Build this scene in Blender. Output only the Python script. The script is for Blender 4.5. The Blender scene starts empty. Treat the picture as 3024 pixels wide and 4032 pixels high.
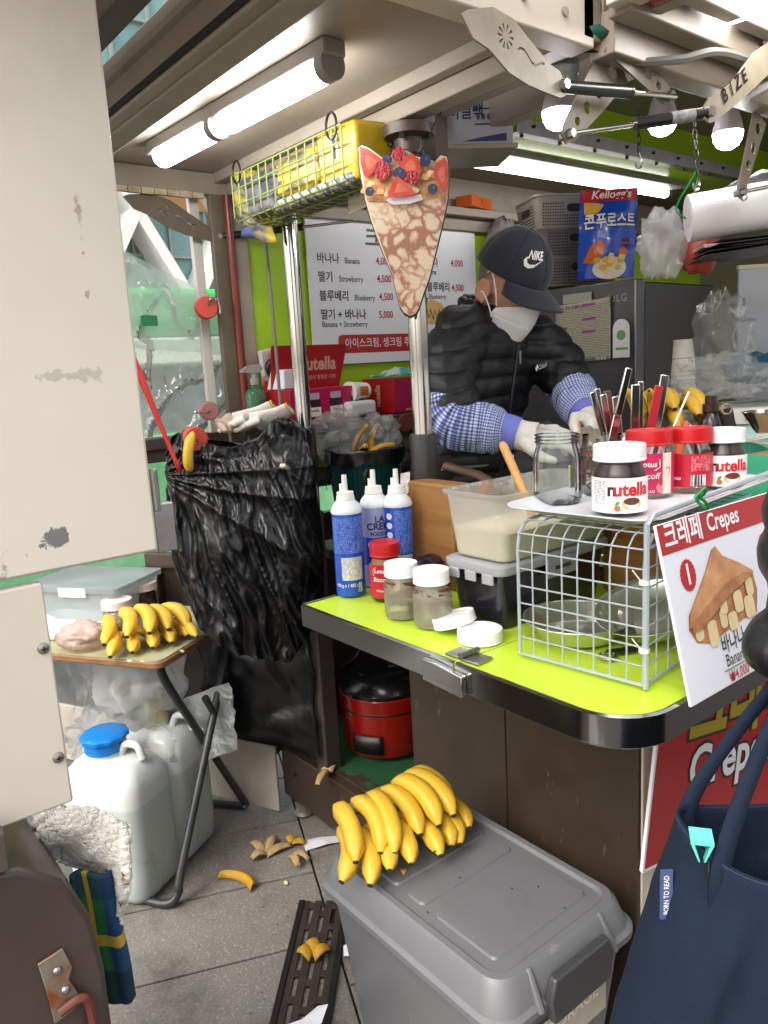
import bpy, bmesh, math, random
from mathutils import Vector as V, Matrix, Euler, noise
R = math.radians
pi = math.pi
rnd = random.Random(7)
SC = bpy.context.scene
COL = SC.collection

# ---------------------------------------------------------------- camera
# x runs along the stall's open side towards the customers, y along the stall front, z up
EYE = V((0, 0, 1.45))
AZ, PITCH, ROLL = R(52), R(10.6), R(3.26)
fwd0 = V((math.cos(AZ + pi / 2), math.cos(AZ), 0))
rgt0 = V((math.sin(AZ + pi / 2), math.sin(AZ), 0))
fwd = fwd0 * math.cos(PITCH) - V((0, 0, 1)) * math.sin(PITCH)
up0 = fwd0 * math.sin(PITCH) + V((0, 0, 1)) * math.cos(PITCH)
rgt = rgt0 * math.cos(ROLL) - up0 * math.sin(ROLL)
up = rgt0 * math.sin(ROLL) + up0 * math.cos(ROLL)
cd = bpy.data.cameras.new('camera')
cam = bpy.data.objects.new('camera', cd)
COL.objects.link(cam)
mw = Matrix((rgt, up, -fwd)).transposed().to_4x4()
mw.translation = EYE
cam.matrix_world = mw
cd.sensor_fit = 'HORIZONTAL'
cd.sensor_width = 36
cd.lens = 36 * 3028 / 3024
cd.clip_start = 0.02
cd.clip_end = 2000
SC.camera = cam

# ---------------------------------------------------------------- sky, sun, exposure
SUN_EL, SUN_AZ = R(50), R(-78)      # azimuth of the sun, from +x towards +y
w = bpy.data.worlds.new('World')
SC.world = w
w.use_nodes = True
nt = w.node_tree
bg = nt.nodes['Background']
sky = nt.nodes.new('ShaderNodeTexSky')
sky.sky_type = 'NISHITA'
sky.sun_disc = False
sky.sun_elevation = SUN_EL
sky.sun_rotation = pi / 2 - SUN_AZ
sky.air_density = 1.6
sky.dust_density = 5.0
hs = nt.nodes.new('ShaderNodeHueSaturation')
hs.inputs['Saturation'].default_value = 0.38
nt.links.new(sky.outputs[0], hs.inputs['Color'])
nt.links.new(hs.outputs[0], bg.inputs['Color'])
bg.inputs['Strength'].default_value = 0.15
sl = bpy.data.lights.new('sun', 'SUN')
sl.energy = .7
sl.angle = R(60)
sl.color = (1, .985, .965)
so = bpy.data.objects.new('sun', sl)
COL.objects.link(so)
sd = V((math.cos(SUN_EL) * math.cos(SUN_AZ), math.cos(SUN_EL) * math.sin(SUN_AZ), math.sin(SUN_EL)))
so.rotation_euler = sd.to_track_quat('Z', 'Y').to_euler()
so.location = sd * 20
SC.view_settings.view_transform = 'Standard'
SC.view_settings.look = 'None'
SC.view_settings.gamma = 1
SC.view_settings.exposure = 1.27
SC.view_settings.use_curve_mapping = False
cy = SC.cycles
cy.use_denoising = True
cy.max_bounces = 10
cy.diffuse_bounces = 4
cy.glossy_bounces = 4
cy.transmission_bounces = 8
cy.transparent_max_bounces = 24
cy.caustics_reflective = False
cy.caustics_refractive = False
cy.sample_clamp_indirect = 6

# ---------------------------------------------------------------- helpers
def C(h):
    out = []
    for i in (0, 2, 4):
        c = int(h[i:i + 2], 16) / 255
        out.append(c / 12.92 if c <= .04045 else ((c + .055) / 1.055) ** 2.4)
    return (*out, 1)

MATS = {}
def mat(name, col, rough=.5, metal=0, col2=None, scale=12, amt=.5, bump=0, bscale=60, spec=.5, emit=0, trans=0, sss=0, coat=0, stretch=(1, 1, 1), detail=4, ctr=.25, sheen=0, alpha=1, rvar=0):
    if name in MATS: return MATS[name]
    m = bpy.data.materials.new(name)
    m.use_nodes = True
    t = m.node_tree
    b = t.nodes['Principled BSDF']
    c = C(col) if isinstance(col, str) else (*col, 1)
    I = b.inputs
    I['Base Color'].default_value = c
    I['Roughness'].default_value = rough
    I['Metallic'].default_value = metal
    I['Specular IOR Level'].default_value = spec
    if trans: I['Transmission Weight'].default_value = trans
    if coat: I['Coat Weight'].default_value = coat
    if sheen: I['Sheen Weight'].default_value = sheen
    if alpha < 1: I['Alpha'].default_value = alpha
    if sss:
        I['Subsurface Weight'].default_value = sss
        I['Subsurface Radius'].default_value = (.02, .012, .008)
        I['Subsurface Scale'].default_value = .3
    if emit:
        I['Emission Color'].default_value = c
        I['Emission Strength'].default_value = emit
    if col2 or bump or rvar:
        tc = t.nodes.new('ShaderNodeTexCoord')
        mp = t.nodes.new('ShaderNodeMapping')
        mp.inputs['Scale'].default_value = stretch
        t.links.new(tc.outputs['Object'], mp.inputs[0])
    if col2 or rvar:
        n = t.nodes.new('ShaderNodeTexNoise')
        n.inputs['Scale'].default_value = scale
        n.inputs['Detail'].default_value = detail
        n.inputs['Roughness'].default_value = .65
        t.links.new(mp.outputs[0], n.inputs['Vector'])
        mr = t.nodes.new('ShaderNodeMapRange')
        mr.inputs[1].default_value = .5 - ctr
        mr.inputs[2].default_value = .5 + ctr
        mr.inputs[4].default_value = amt * 2 if amt < .5 else 1
        t.links.new(n.outputs[0], mr.inputs[0])
    if col2:
        mx = t.nodes.new('ShaderNodeMix')
        mx.data_type = 'RGBA'
        mx.inputs[6].default_value = c
        mx.inputs[7].default_value = C(col2) if isinstance(col2, str) else (*col2, 1)
        t.links.new(mr.outputs[0], mx.inputs[0])
        t.links.new(mx.outputs[2], I['Base Color'])
    if rvar:
        mr2 = t.nodes.new('ShaderNodeMapRange')
        mr2.inputs[3].default_value = max(0, rough - rvar)
        mr2.inputs[4].default_value = min(1, rough + rvar)
        t.links.new(n.outputs[0], mr2.inputs[0])
        t.links.new(mr2.outputs[0], I['Roughness'])
    if bump:
        n2 = t.nodes.new('ShaderNodeTexNoise')
        n2.inputs['Scale'].default_value = bscale
        n2.inputs['Detail'].default_value = 5
        t.links.new(mp.outputs[0], n2.inputs['Vector'])
        bp = t.nodes.new('ShaderNodeBump')
        bp.inputs['Strength'].default_value = bump
        bp.inputs['Distance'].default_value = .01
        t.links.new(n2.outputs[0], bp.inputs['Height'])
        t.links.new(bp.outputs[0], I['Normal'])
    MATS[name] = m
    return m

def film(name, col='ffffff', clear=.6, gloss=.35, rough=.12, bump=.6, bscale=25, stretch=(1, 1, 1), milky=None, hl=.0):
    """thin see-through plastic or glass: clear, milky and glossy light mixed"""
    if name in MATS: return MATS[name]
    m = bpy.data.materials.new(name)
    m.use_nodes = True
    t = m.node_tree
    t.nodes.clear()
    N = t.nodes.new
    L = t.links.new
    out = N('ShaderNodeOutputMaterial')
    tr = N('ShaderNodeBsdfTransparent')
    tr.inputs[0].default_value = C(col)
    df = N('ShaderNodeBsdfDiffuse')
    df.inputs[0].default_value = C(milky or col)
    tl = N('ShaderNodeBsdfTranslucent')
    tl.inputs[0].default_value = C(milky or col)
    gl = N('ShaderNodeBsdfGlossy')
    gl.inputs['Roughness'].default_value = rough
    m0 = N('ShaderNodeMixShader'); m0.inputs[0].default_value = .5
    L(df.outputs[0], m0.inputs[1]); L(tl.outputs[0], m0.inputs[2])
    m1 = N('ShaderNodeMixShader'); m1.inputs[0].default_value = 1 - clear
    L(tr.outputs[0], m1.inputs[1]); L(m0.outputs[0], m1.inputs[2])
    fr = N('ShaderNodeFresnel'); fr.inputs[0].default_value = 1.45
    ml = N('ShaderNodeMath'); ml.operation = 'MULTIPLY_ADD'
    ml.inputs[1].default_value = gloss * 2.2; ml.inputs[2].default_value = hl
    L(fr.outputs[0], ml.inputs[0])
    m2 = N('ShaderNodeMixShader')
    L(ml.outputs[0], m2.inputs[0]); L(m1.outputs[0], m2.inputs[1]); L(gl.outputs[0], m2.inputs[2])
    L(m2.outputs[0], out.inputs[0])
    if bump:
        tc = N('ShaderNodeTexCoord'); mp = N('ShaderNodeMapping')
        mp.inputs['Scale'].default_value = stretch
        L(tc.outputs['Object'], mp.inputs[0])
        n2 = N('ShaderNodeTexNoise'); n2.inputs['Scale'].default_value = bscale; n2.inputs['Detail'].default_value = 3
        n2.inputs['Distortion'].default_value = .6
        L(mp.outputs[0], n2.inputs['Vector'])
        bp = N('ShaderNodeBump'); bp.inputs['Strength'].default_value = bump; bp.inputs['Distance'].default_value = .02
        L(n2.outputs[0], bp.inputs['Height'])
        for q in (df, gl): L(bp.outputs[0], q.inputs['Normal'])
        L(bp.outputs[0], fr.inputs['Normal'])
    MATS[name] = m
    return m

def frame_from(p, d):
    d = V(d).normalized()
    return d.to_track_quat('Z', 'Y').to_matrix()

class MB:
    """collects shapes, then links them as ONE mesh object"""
    def __init__(s):
        s.v = []; s.f = []; s.m = []
    def add(s, vs, fs, mi=0, M=None):
        o = len(s.v)
        s.v += [tuple(M @ V(p)) if M else tuple(p) for p in vs]
        s.f += [tuple(i + o for i in f) for f in fs]
        s.m += [mi] * len(fs)
        return s
    def box(s, c, d, mi=0, M=None, rz=0, taper=1):
        x, y, z = d[0] / 2, d[1] / 2, d[2] / 2
        vs = []
        for k in (-1, 1):
            q = taper if k > 0 else 1
            for a, b in ((-1, -1), (1, -1), (1, 1), (-1, 1)):
                px, py = a * x * q, b * y * q
                vs.append((c[0] + px * math.cos(rz) - py * math.sin(rz), c[1] + px * math.sin(rz) + py * math.cos(rz), c[2] + k * z))
        return s.add(vs, [(3, 2, 1, 0), (4, 5, 6, 7), (0, 1, 5, 4), (1, 2, 6, 5), (2, 3, 7, 6), (3, 0, 4, 7)], mi, M)
    def beam(s, p, q, w_, h_, mi=0, upv=(0, 0, 1)):
        p, q = V(p), V(q)
        d = (q - p).normalized()
        a = d.cross(V(upv)).normalized() * (w_ / 2)
        b = a.cross(d).normalized() * (h_ / 2)
        vs = [p - a - b, p + a - b, p + a + b, p - a + b, q - a - b, q + a - b, q + a + b, q - a + b]
        return s.add(vs, [(0, 1, 2, 3), (7, 6, 5, 4), (4, 5, 1, 0), (5, 6, 2, 1), (6, 7, 3, 2), (7, 4, 0, 3)], mi)
    def tube(s, pts, r, n=8, mi=0, closed=False, caps=True, flat=1, mi_end=None):
        pts = [V(p) for p in pts]
        k = len(pts)
        rs = r if isinstance(r, (list, tuple)) else [r] * k
        vs = []
        prev = None
        for i, p in enumerate(pts):
            if closed: d = pts[(i + 1) % k] - pts[i - 1]
            else: d = pts[min(i + 1, k - 1)] - pts[max(i - 1, 0)]
            d.normalize()
            if prev is None:
                a = d.orthogonal().normalized()
            else:
                a = prev - d * prev.dot(d)
                a = a.normalized() if a.length > 1e-6 else d.orthogonal().normalized()
            prev = a
            b = d.cross(a)
            for j in range(n):
                t = 2 * pi * j / n
                vs.append(p + a * math.cos(t) * rs[i] + b * math.sin(t) * rs[i] * flat)
        fs = []
        for i in range(k if closed else k - 1):
            i2 = (i + 1) % k
            for j in range(n):
                j2 = (j + 1) % n
                fs.append((i * n + j, i * n + j2, i2 * n + j2, i2 * n + j))
        if caps and not closed:
            fs.append(tuple(range(n - 1, -1, -1)))
            fs.append(tuple((k - 1) * n + j for j in range(n)))
        return s.add(vs, fs, mi)
    def cyl(s, p, q, r, r2=None, n=20, mi=0):
        return s.tube([p, q], [r, r if r2 is None else r2], n, mi)
    def lathe(s, prof, n=32, c=(0, 0, 0), mi=0, M=None, sx=1, sy=1, fn=None, mis=None):
        vs = []; fs = []
        k = len(prof)
        for i, (r, z) in enumerate(prof):
            for j in range(n):
                t = 2 * pi * j / n
                rr = fn(r, t, z) if fn else r
                vs.append((c[0] + rr * math.cos(t) * sx, c[1] + rr * math.sin(t) * sy, c[2] + z))
        for i in range(k - 1):
            for j in range(n):
                j2 = (j + 1) % n
                fs.append((i * n + j, i * n + j2, (i + 1) * n + j2, (i + 1) * n + j))
        if prof[0][0] > 1e-6: fs.append(tuple(range(n - 1, -1, -1)))
        if prof[-1][0] > 1e-6: fs.append(tuple((k - 1) * n + j for j in range(n)))
        return s.add(vs, fs, mi, M)
    def shell(s, prof, n=32, **kw):
        """open lathe surface, no end caps"""
        k0 = len(s.f)
        s.lathe(prof, n, **kw)
        for e in (0, -1):
            pass
        keep = [(f, m) for f, m in zip(s.f[k0:], s.m[k0:]) if len(f) <= 4 or n <= 4]
        s.f[k0:] = [f for f, m in keep]; s.m[k0:] = [m for f, m in keep]
        return s
    def prism(s, poly, a, b, ax='y', mi=0, M=None):
        n = len(poly)
        def P(u, v_, k):
            return {'y': (u, k, v_), 'x': (k, u, v_), 'z': (u, v_, k)}[ax]
        vs = [P(u, v_, a) for u, v_ in poly] + [P(u, v_, b) for u, v_ in poly]
        fs = [tuple(range(n - 1, -1, -1)), tuple(range(n, 2 * n))]
        fs += [(i, (i + 1) % n, (i + 1) % n + n, i + n) for i in range(n)]
        return s.add(vs, fs, mi, M)
    def grid(s, nu, nv, fn, mi=0, wrap=False):
        vs = [fn(i / (nu if wrap else nu - 1), j / (nv - 1)) for j in range(nv) for i in range(nu)]
        fs = []
        for j in range(nv - 1):
            for i in range(nu if wrap else nu - 1):
                i2 = (i + 1) % nu
                fs.append((j * nu + i, j * nu + i2, (j + 1) * nu + i2, (j + 1) * nu + i))
        return s.add(vs, fs, mi)
    def ball(s, c, r, n=12, mi=0, M=None):
        if not isinstance(r, (tuple, list)): r = (r, r, r)
        vs = []; fs = []
        h = n // 2 + 1
        for i in range(h + 1):
            a = pi * i / h
            for j in range(n):
                t = 2 * pi * j / n
                vs.append((c[0] + r[0] * math.sin(a) * math.cos(t), c[1] + r[1] * math.sin(a) * math.sin(t), c[2] - r[2] * math.cos(a)))
        for i in range(h):
            for j in range(n):
                j2 = (j + 1) % n
                fs.append((i * n + j, i * n + j2, (i + 1) * n + j2, (i + 1) * n + j))
        return s.add(vs, fs, mi, M)
    def mesh(s, name, mats, smooth=True, ang=38):
        me = bpy.data.meshes.new(name)
        me.from_pydata(s.v, [], s.f)
        me.polygons.foreach_set('material_index', s.m)
        bm = bmesh.new(); bm.from_mesh(me)
        bmesh.ops.remove_doubles(bm, verts=bm.verts, dist=1e-6)
        bmesh.ops.recalc_face_normals(bm, faces=bm.faces)
        bm.to_mesh(me); bm.free()
        mats = mats if isinstance(mats, (list, tuple)) else [mats]
        for m in mats: me.materials.append(m)
        if smooth:
            me.polygons.foreach_set('use_smooth', [True] * len(me.polygons))
            me.set_sharp_from_angle(angle=R(ang))
        return me
    def obj(s, name, mats, parent=None, bev=0, smooth=True, ang=38, seg=2, loc=None, rot=None, solid=0, sub=0):
        o = bpy.data.objects.new(name, s.mesh(name, mats, smooth, ang))
        COL.objects.link(o)
        if parent: o.parent = parent
        if loc: o.location = loc
        if rot: o.rotation_euler = rot
        if solid:
            md = o.modifiers.new('solid', 'SOLIDIFY'); md.thickness = solid; md.offset = 0
        if bev:
            md = o.modifiers.new('bevel', 'BEVEL'); md.width = bev; md.segments = seg; md.limit_method = 'ANGLE'; md.angle_limit = R(40)
        if sub:
            md = o.modifiers.new('sub', 'SUBSURF'); md.levels = sub; md.render_levels = sub
        return o

def tag(o, label, cat, group=None, kind=None):
    if label: o['label'] = label
    if cat: o['category'] = cat
    if group: o['group'] = group
    if kind: o['kind'] = kind
    return o

def thing(name, label, cat, loc=(0, 0, 0), rz=0, group=None, rot=None):
    o = bpy.data.objects.new(name, None)
    o.empty_display_size = .05
    COL.objects.link(o)
    o.location = loc
    o.rotation_euler = rot if rot else (0, 0, rz)
    return tag(o, label, cat, group)

def dup(root, loc=None, rot=None, label=None, parent=None):
    r = root.copy(); COL.objects.link(r)
    if loc is not None: r.location = loc
    if rot is not None: r.rotation_euler = rot
    if label: r['label'] = label
    if parent: r.parent = parent
    for ch in list(root.children): dup(ch, parent=r)
    return r

def baked(objs, name, mats, parent=None, voxel=.006, smooth=6, disp=None, fac=.5):
    """fuse overlapping shapes of one MB into a continuous skin (voxel remesh), smooth it, move points by disp"""
    o = objs.obj('tmp', mats if not isinstance(mats, list) else mats[0])
    md = o.modifiers.new('r', 'REMESH'); md.mode = 'VOXEL'; md.voxel_size = voxel
    if smooth:
        sm = o.modifiers.new('s', 'SMOOTH'); sm.iterations = smooth; sm.factor = fac
    dg = bpy.context.evaluated_depsgraph_get()
    me = bpy.data.meshes.new_from_object(o.evaluated_get(dg))
    bpy.data.objects.remove(o)
    me.name = name
    if disp:
        ns = [v.normal.copy() for v in me.vertices]
        for v, n in zip(me.vertices, ns):
            v.co += disp(v.co, n)
    me.polygons.foreach_set('use_smooth', [True] * len(me.polygons))
    o = bpy.data.objects.new(name, me)
    COL.objects.link(o)
    if parent: o.parent = parent
    return o

_TX = {}
def txt(s, size, bold=0, align='CENTER', sx=1, shear=0, space=1):
    k = (s, size, bold, align, sx, shear, space)
    if k in _TX: return _TX[k]
    c = bpy.data.curves.new('t', 'FONT')
    c.body = s; c.size = size; c.offset = bold * size; c.align_x = align; c.align_y = 'CENTER'; c.shear = shear
    c.space_character = space
    c.resolution_u = 3
    o = bpy.data.objects.new('t', c); COL.objects.link(o)
    dg = bpy.context.evaluated_depsgraph_get()
    me = bpy.data.meshes.new_from_object(o.evaluated_get(dg))
    vs = [(v.co.x * sx, v.co.y) for v in me.vertices]
    fs = [tuple(p.vertices) for p in me.polygons]
    bpy.data.objects.remove(o); bpy.data.meshes.remove(me); bpy.data.curves.remove(c)
    _TX[k] = (vs, fs)
    return _TX[k]

def onplane(p, right, upv, lift=0):
    """matrix taking (x right, y up, z out) to a plane through p"""
    r_, u_ = V(right).normalized(), V(upv).normalized()
    n_ = r_.cross(u_)
    M = Matrix((r_, u_, n_)).transposed().to_4x4()
    M.translation = V(p) + n_ * lift
    return M

def write(parent, s, size, m, M=None, wrap=None, bold=0, align='CENTER', sx=1, shear=0, name='lettering', thick=0, space=1, fn=None):
    """flat lettering; wrap=(radius, angle, z) bends it round an upright cylinder, fn maps (x, y) freely"""
    vs, fs = txt(s, size, bold, align, sx, shear, space)
    if not vs: return None
    b = MB()
    if wrap:
        r_, a0, z0 = wrap[:3]
        b.add([(r_ * math.cos(a0 + x / r_), r_ * math.sin(a0 + x / r_), z0 + y) for x, y in vs], fs)
    elif fn:
        b.add([fn(x, y) for x, y in vs], fs)
    else:
        b.add([M @ V((x, y, 0)) for x, y in vs], fs)
    return b.obj(name, m, parent, smooth=False)

def decal(parent, name, m, pts, M, fn=None):
    """flat print: polygon in plane coordinates"""
    b = MB()
    b.add([fn(x, y) if fn else M @ V((x, y, 0)) for x, y in pts], [tuple(range(len(pts)))])
    return b.obj(name, m, parent, smooth=False)

def band(b, r_, a0, a1, z0, z1, n=16, mi=0):
    """piece of a cylinder wall: a wrapped label"""
    return b.grid(n, 2, lambda u, v_: (r_ * math.cos(a0 + (a1 - a0) * u), r_ * math.sin(a0 + (a1 - a0) * u), z0 + (z1 - z0) * v_), mi)

def circ(cx, cy_, r_, n=24, ry=None, wob=0):
    return [(cx + r_ * (1 + wob * (i % 2)) * math.cos(2 * pi * i / n), cy_ + (ry or r_) * (1 + wob * (i % 2)) * math.sin(2 * pi * i / n)) for i in range(n)]

def rrect(x0, y0, x1, y1, r_, n=5):
    p = []
    for cx, cy_, a in ((x1 - r_, y1 - r_, 0), (x0 + r_, y1 - r_, 90), (x0 + r_, y0 + r_, 180), (x1 - r_, y0 + r_, 270)):
        for i in range(n + 1):
            t = R(a + 90 * i / n)
            p.append((cx + r_ * math.cos(t), cy_ + r_ * math.sin(t)))
    return p

def spline(pts, n=8):
    """Catmull-Rom through pts"""
    P = [V(p) for p in pts]
    P = [P[0] * 2 - P[1]] + P + [P[-1] * 2 - P[-2]]
    out = []
    for i in range(1, len(P) - 2):
        for k in range(n):
            t = k / n
            a, b, c, d = P[i - 1], P[i], P[i + 1], P[i + 2]
            out.append(.5 * ((2 * b) + (c - a) * t + (2 * a - 5 * b + 4 * c - d) * t * t + (3 * b - a - 3 * c + d) * t ** 3))
    out.append(P[-2])
    return out

def facing(p):
    """angle from a thing at p towards where the customers stand"""
    return math.atan2(-p[1], -p[0])

def crumple(p, s=6, amp=.01, seed=0):
    q = V(p) * s + V((seed, seed * 1.7, seed * .3))
    return V((noise.turbulence(q, 3, True), noise.turbulence(q + V((9, 3, 1)), 3, True), noise.turbulence(q + V((2, 8, 5)), 3, True))) * amp
# ---------------------------------------------------------------- materials of the place
M_lime = mat('lime_laminate', 'c0dc3c', .34, col2='b8d434', scale=5, amt=.3, rvar=.08)
M_wall = mat('lime_wall', 'a4cc18', .5, col2='9ac016', scale=4, amt=.5, bump=.02, bscale=90)
M_steel = mat('stainless', 'c4c2be', .16, 1, col2='a8a49e', scale=14, amt=.4, stretch=(1, 8, 8), rvar=.08)
M_chrome = mat('chrome_tube', 'd2d0cc', .1, 1, rvar=.05, scale=30)
M_alu = mat('aluminium', 'b4b2b4', .34, 1, col2='8e8c8c', scale=20, amt=.4)
M_brown = mat('brown_steel', '34291f', .38, col2='40332a', scale=9, amt=.5, bump=.03, bscale=160, rvar=.12)
M_brown2 = mat('brown_paint', '3d3230', .42, col2='4a3e3a', scale=7, amt=.5, bump=.04, bscale=120)
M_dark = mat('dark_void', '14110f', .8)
M_beige = mat('beige_panel', 'a0968a', .5, col2='90867a', scale=3, amt=.5, bump=.02, bscale=60)
M_beige2 = mat('beige_frame', '978c7e', .42, col2='867b6c', scale=6, amt=.5)
M_cream = mat('cream_panel', 'cfc5b6', .4, col2='c6bbab', scale=2.5, amt=.5, bump=.012, bscale=40)
M_dirtywhite = mat('dirty_white', 'c8beb0', .6, col2='8e8272', scale=6, amt=.28, ctr=.2)
M_black = mat('black_plastic', '121212', .4)
M_collar = mat('brown_black_collar', '2a2523', .38, rvar=.06)
M_rust = mat('rust', '6a3a1e', .8, col2='3c2012', scale=40, bump=.2)
M_redpipe = mat('maroon_pipe', '6e2a22', .35)
M_tubelight = mat('tube_light', (1, .98, .95), .4, emit=16)
M_white = mat('white_plastic', 'e6e4e0', .4)
M_grey = mat('grey_plastic', '8a8886', .45)
M_rope = mat('grey_cable', '6c6a66', .6)
M_wire = mat('dark_wire', '2a2826', .4, .6)

def wear_marks(m, col, scale, stretch, th, soft=.03, amt=.5):
    """scratches and stains with a shape of their own over a paint"""
    t = m.node_tree; b = t.nodes['Principled BSDF']; N = t.nodes.new; L = t.links.new
    tc = N('ShaderNodeTexCoord'); mp = N('ShaderNodeMapping'); mp.inputs['Scale'].default_value = stretch; L(tc.outputs['Object'], mp.inputs[0])
    no = N('ShaderNodeTexNoise'); no.inputs['Scale'].default_value = scale; no.inputs['Detail'].default_value = 6; no.inputs['Roughness'].default_value = .7; no.inputs['Distortion'].default_value = .5
    L(mp.outputs[0], no.inputs['Vector'])
    mr = N('ShaderNodeMapRange'); mr.inputs[1].default_value = th; mr.inputs[2].default_value = th + soft; mr.inputs[4].default_value = amt; L(no.outputs[0], mr.inputs[0])
    mx = N('ShaderNodeMix'); mx.data_type = 'RGBA'; mx.inputs[7].default_value = C(col)
    lk = b.inputs['Base Color'].links
    if lk: L(lk[0].from_socket, mx.inputs[6])
    else: mx.inputs[6].default_value = b.inputs['Base Color'].default_value
    L(mr.outputs[0], mx.inputs[0]); L(mx.outputs[2], b.inputs['Base Color'])
wear_marks(M_brown, '8a8078', 9, (5, 5, .9), .64, .04, .35)
wear_marks(M_brown, '5c4034', 3, (1, 1, .5), .58, .12, .35)
wear_marks(M_brown, 'a09890', 60, (1, 1, .4), .73, .02, .6)
wear_marks(M_lime, '93a436', 6, (1, 1, 1), .57, .12, .4)
wear_marks(M_lime, 'd8ea90', 30, (6, 1, 1), .66, .04, .35)
wear_marks(M_lime, '5c4024', 60, (1, 1, 1), .73, .02, .7)
wear_marks(M_cream, '8a8072', 26, (1, 1, .6), .7, .03, .4)
wear_marks(M_beige, '6e6456', 4, (1, 1, 1), .58, .12, .3)
wear_marks(M_beige2, '5e5446', 14, (1, 1, 1), .66, .05, .4)
def granite(name, base, lo, hi, dirt):
    m = mat(name, base, .72, col2=lo, scale=160, amt=.5, bump=.12, bscale=220, ctr=.14)
    t = m.node_tree
    b = t.nodes['Principled BSDF']
    tc = t.nodes.new('ShaderNodeTexCoord')
    src = b.inputs['Base Color'].links[0].from_socket
    vo = t.nodes.new('ShaderNodeTexNoise'); vo.inputs['Scale'].default_value = 120; vo.inputs['Detail'].default_value = 1
    t.links.new(tc.outputs['Object'], vo.inputs['Vector'])
    r1 = t.nodes.new('ShaderNodeMapRange'); r1.inputs[1].default_value = .58; r1.inputs[2].default_value = .66
    t.links.new(vo.outputs[0], r1.inputs[0])
    x1 = t.nodes.new('ShaderNodeMix'); x1.data_type = 'RGBA'; x1.inputs[7].default_value = C(hi)
    t.links.new(r1.outputs[0], x1.inputs[0]); t.links.new(src, x1.inputs[6])
    no = t.nodes.new('ShaderNodeTexNoise'); no.inputs['Scale'].default_value = 3.2; no.inputs['Detail'].default_value = 7; no.inputs['Roughness'].default_value = .7
    t.links.new(tc.outputs['Object'], no.inputs['Vector'])
    r2 = t.nodes.new('ShaderNodeMapRange'); r2.inputs[1].default_value = .47; r2.inputs[2].default_value = .66; r2.inputs[4].default_value = .82
    t.links.new(no.outputs[0], r2.inputs[0])
    x2 = t.nodes.new('ShaderNodeMix'); x2.data_type = 'RGBA'; x2.inputs[7].default_value = C(dirt)
    t.links.new(r2.outputs[0], x2.inputs[0]); t.links.new(x1.outputs[2], x2.inputs[6])
    t.links.new(x2.outputs[2], b.inputs['Base Color'])
    return m
M_granite = granite('granite_paver', '807a72', '6e6963', '8e8880', '4a4540')
M_granite2 = granite('granite_paver_dark', '6a6763', '5b5955', '787571', '3e3c39')
M_joint = mat('paver_joint', '211e1b', .9)
M_street = granite('street_paving', 'a09890', '8a827a', 'c0b8b0', '6a6258')

# ---------------------------------------------------------------- ground
g = MB()
g.box((0, 0, -.045), (400, 400, .05))
ground = tag(g.obj('ground', M_street), 'granite paved market street', None, kind='structure')
ga = R(21)                                  # pavers lie turned against the stall
e1 = V((math.cos(ga + pi), math.sin(ga + pi), 0))   # along the long joints
e1 = V((-.34, -.94, 0)); e2 = V((.94, -.34, 0))
base = MB()
bz = -.012
def gp(a, b_, z): return V((-1.63, .95, 0)) + V((-.92, .39, 0)) * a + V((.39, .92, 0)) * b_ + V((0, 0, z))
base.add([gp(-4, -4, bz), gp(4, -4, bz), gp(4, 4, bz), gp(-4, 4, bz)], [(0, 1, 2, 3)])
base.obj('paving_bed', M_joint, ground, smooth=False)
for i in range(-7, 8):
    for j in range(-6, 7):
        a0, a1 = -.115 + i * .285, -.115 + (i + 1) * .285
        b0, b1 = -.565 + j * .6, -.565 + (j + 1) * .6
        if j % 2: a0 += .12; a1 += .12
        c = gp((a0 + a1) / 2, (b0 + b1) / 2, 0)
        if (c - V((-1.5, .7, 0))).length > 2.1: continue
        k = .003
        tz = rnd.uniform(-.0015, .0015)
        s = MB()
        vs = [gp(a0 + k, b0 + k, tz), gp(a1 - k, b0 + k, tz), gp(a1 - k, b1 - k, tz), gp(a0 + k, b1 - k, tz)]
        s.add(vs + [v_ - V((0, 0, .016)) for v_ in vs], [(0, 1, 2, 3), (4, 5, 1, 0), (5, 6, 2, 1), (6, 7, 3, 2), (7, 4, 0, 3)])
        s.obj('paving_slab', M_granite2 if j < 0 else M_granite, ground, bev=.0025, smooth=False)

# drain grate beside the storage bin
gd = V((.69, -.62, 0)).normalized()
gn = V((-gd.y, gd.x, 0))
dr = thing('drain_grate', 'brown iron drain grate with slots set in the pavement beside the grey bin', 'drain', (-1.285, .675, .003), math.atan2(gd.y, gd.x))
b = MB()
b.box((0, -.062, .004), (.95, .016, .012)); b.box((0, .062, .004), (.95, .016, .012))
b.obj('frame', mat('iron_frame', '1f1d1b', .5, .3), dr, bev=.002)
M_iron = mat('brown_iron', '2c2420', .55, .2, col2='453831', scale=25)
b = MB()
b.box((0, 0, -.004), (.95, .108, .002))
b.obj('pit', M_dark, dr)
b = MB()
for y in (-.048, -.016, .016, .048): b.box((0, y, .002), (.95, .02, .008))
for i in range(12):
    for k, y in enumerate((-.032, 0, .032)): b.box((-.455 + i * .08 + .03 * (k % 2), y, .0021), (.02, .0125, .0078))
b.obj('grating', M_iron, dr, bev=.001)

# ---------------------------------------------------------------- the stall
X0, X1, Y0, Y1 = -2.2, -.765, 1.17, 3.9
stall = thing('food_stall', 'brown and lime green crepe stall with beige flaps folded up', 'market stall', (-1.5, 2.4, 0))
def part(b, name, m, **kw):
    o = b.obj(name, m, stall, **kw)
    o.location = -V(stall.location)
    return o
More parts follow.
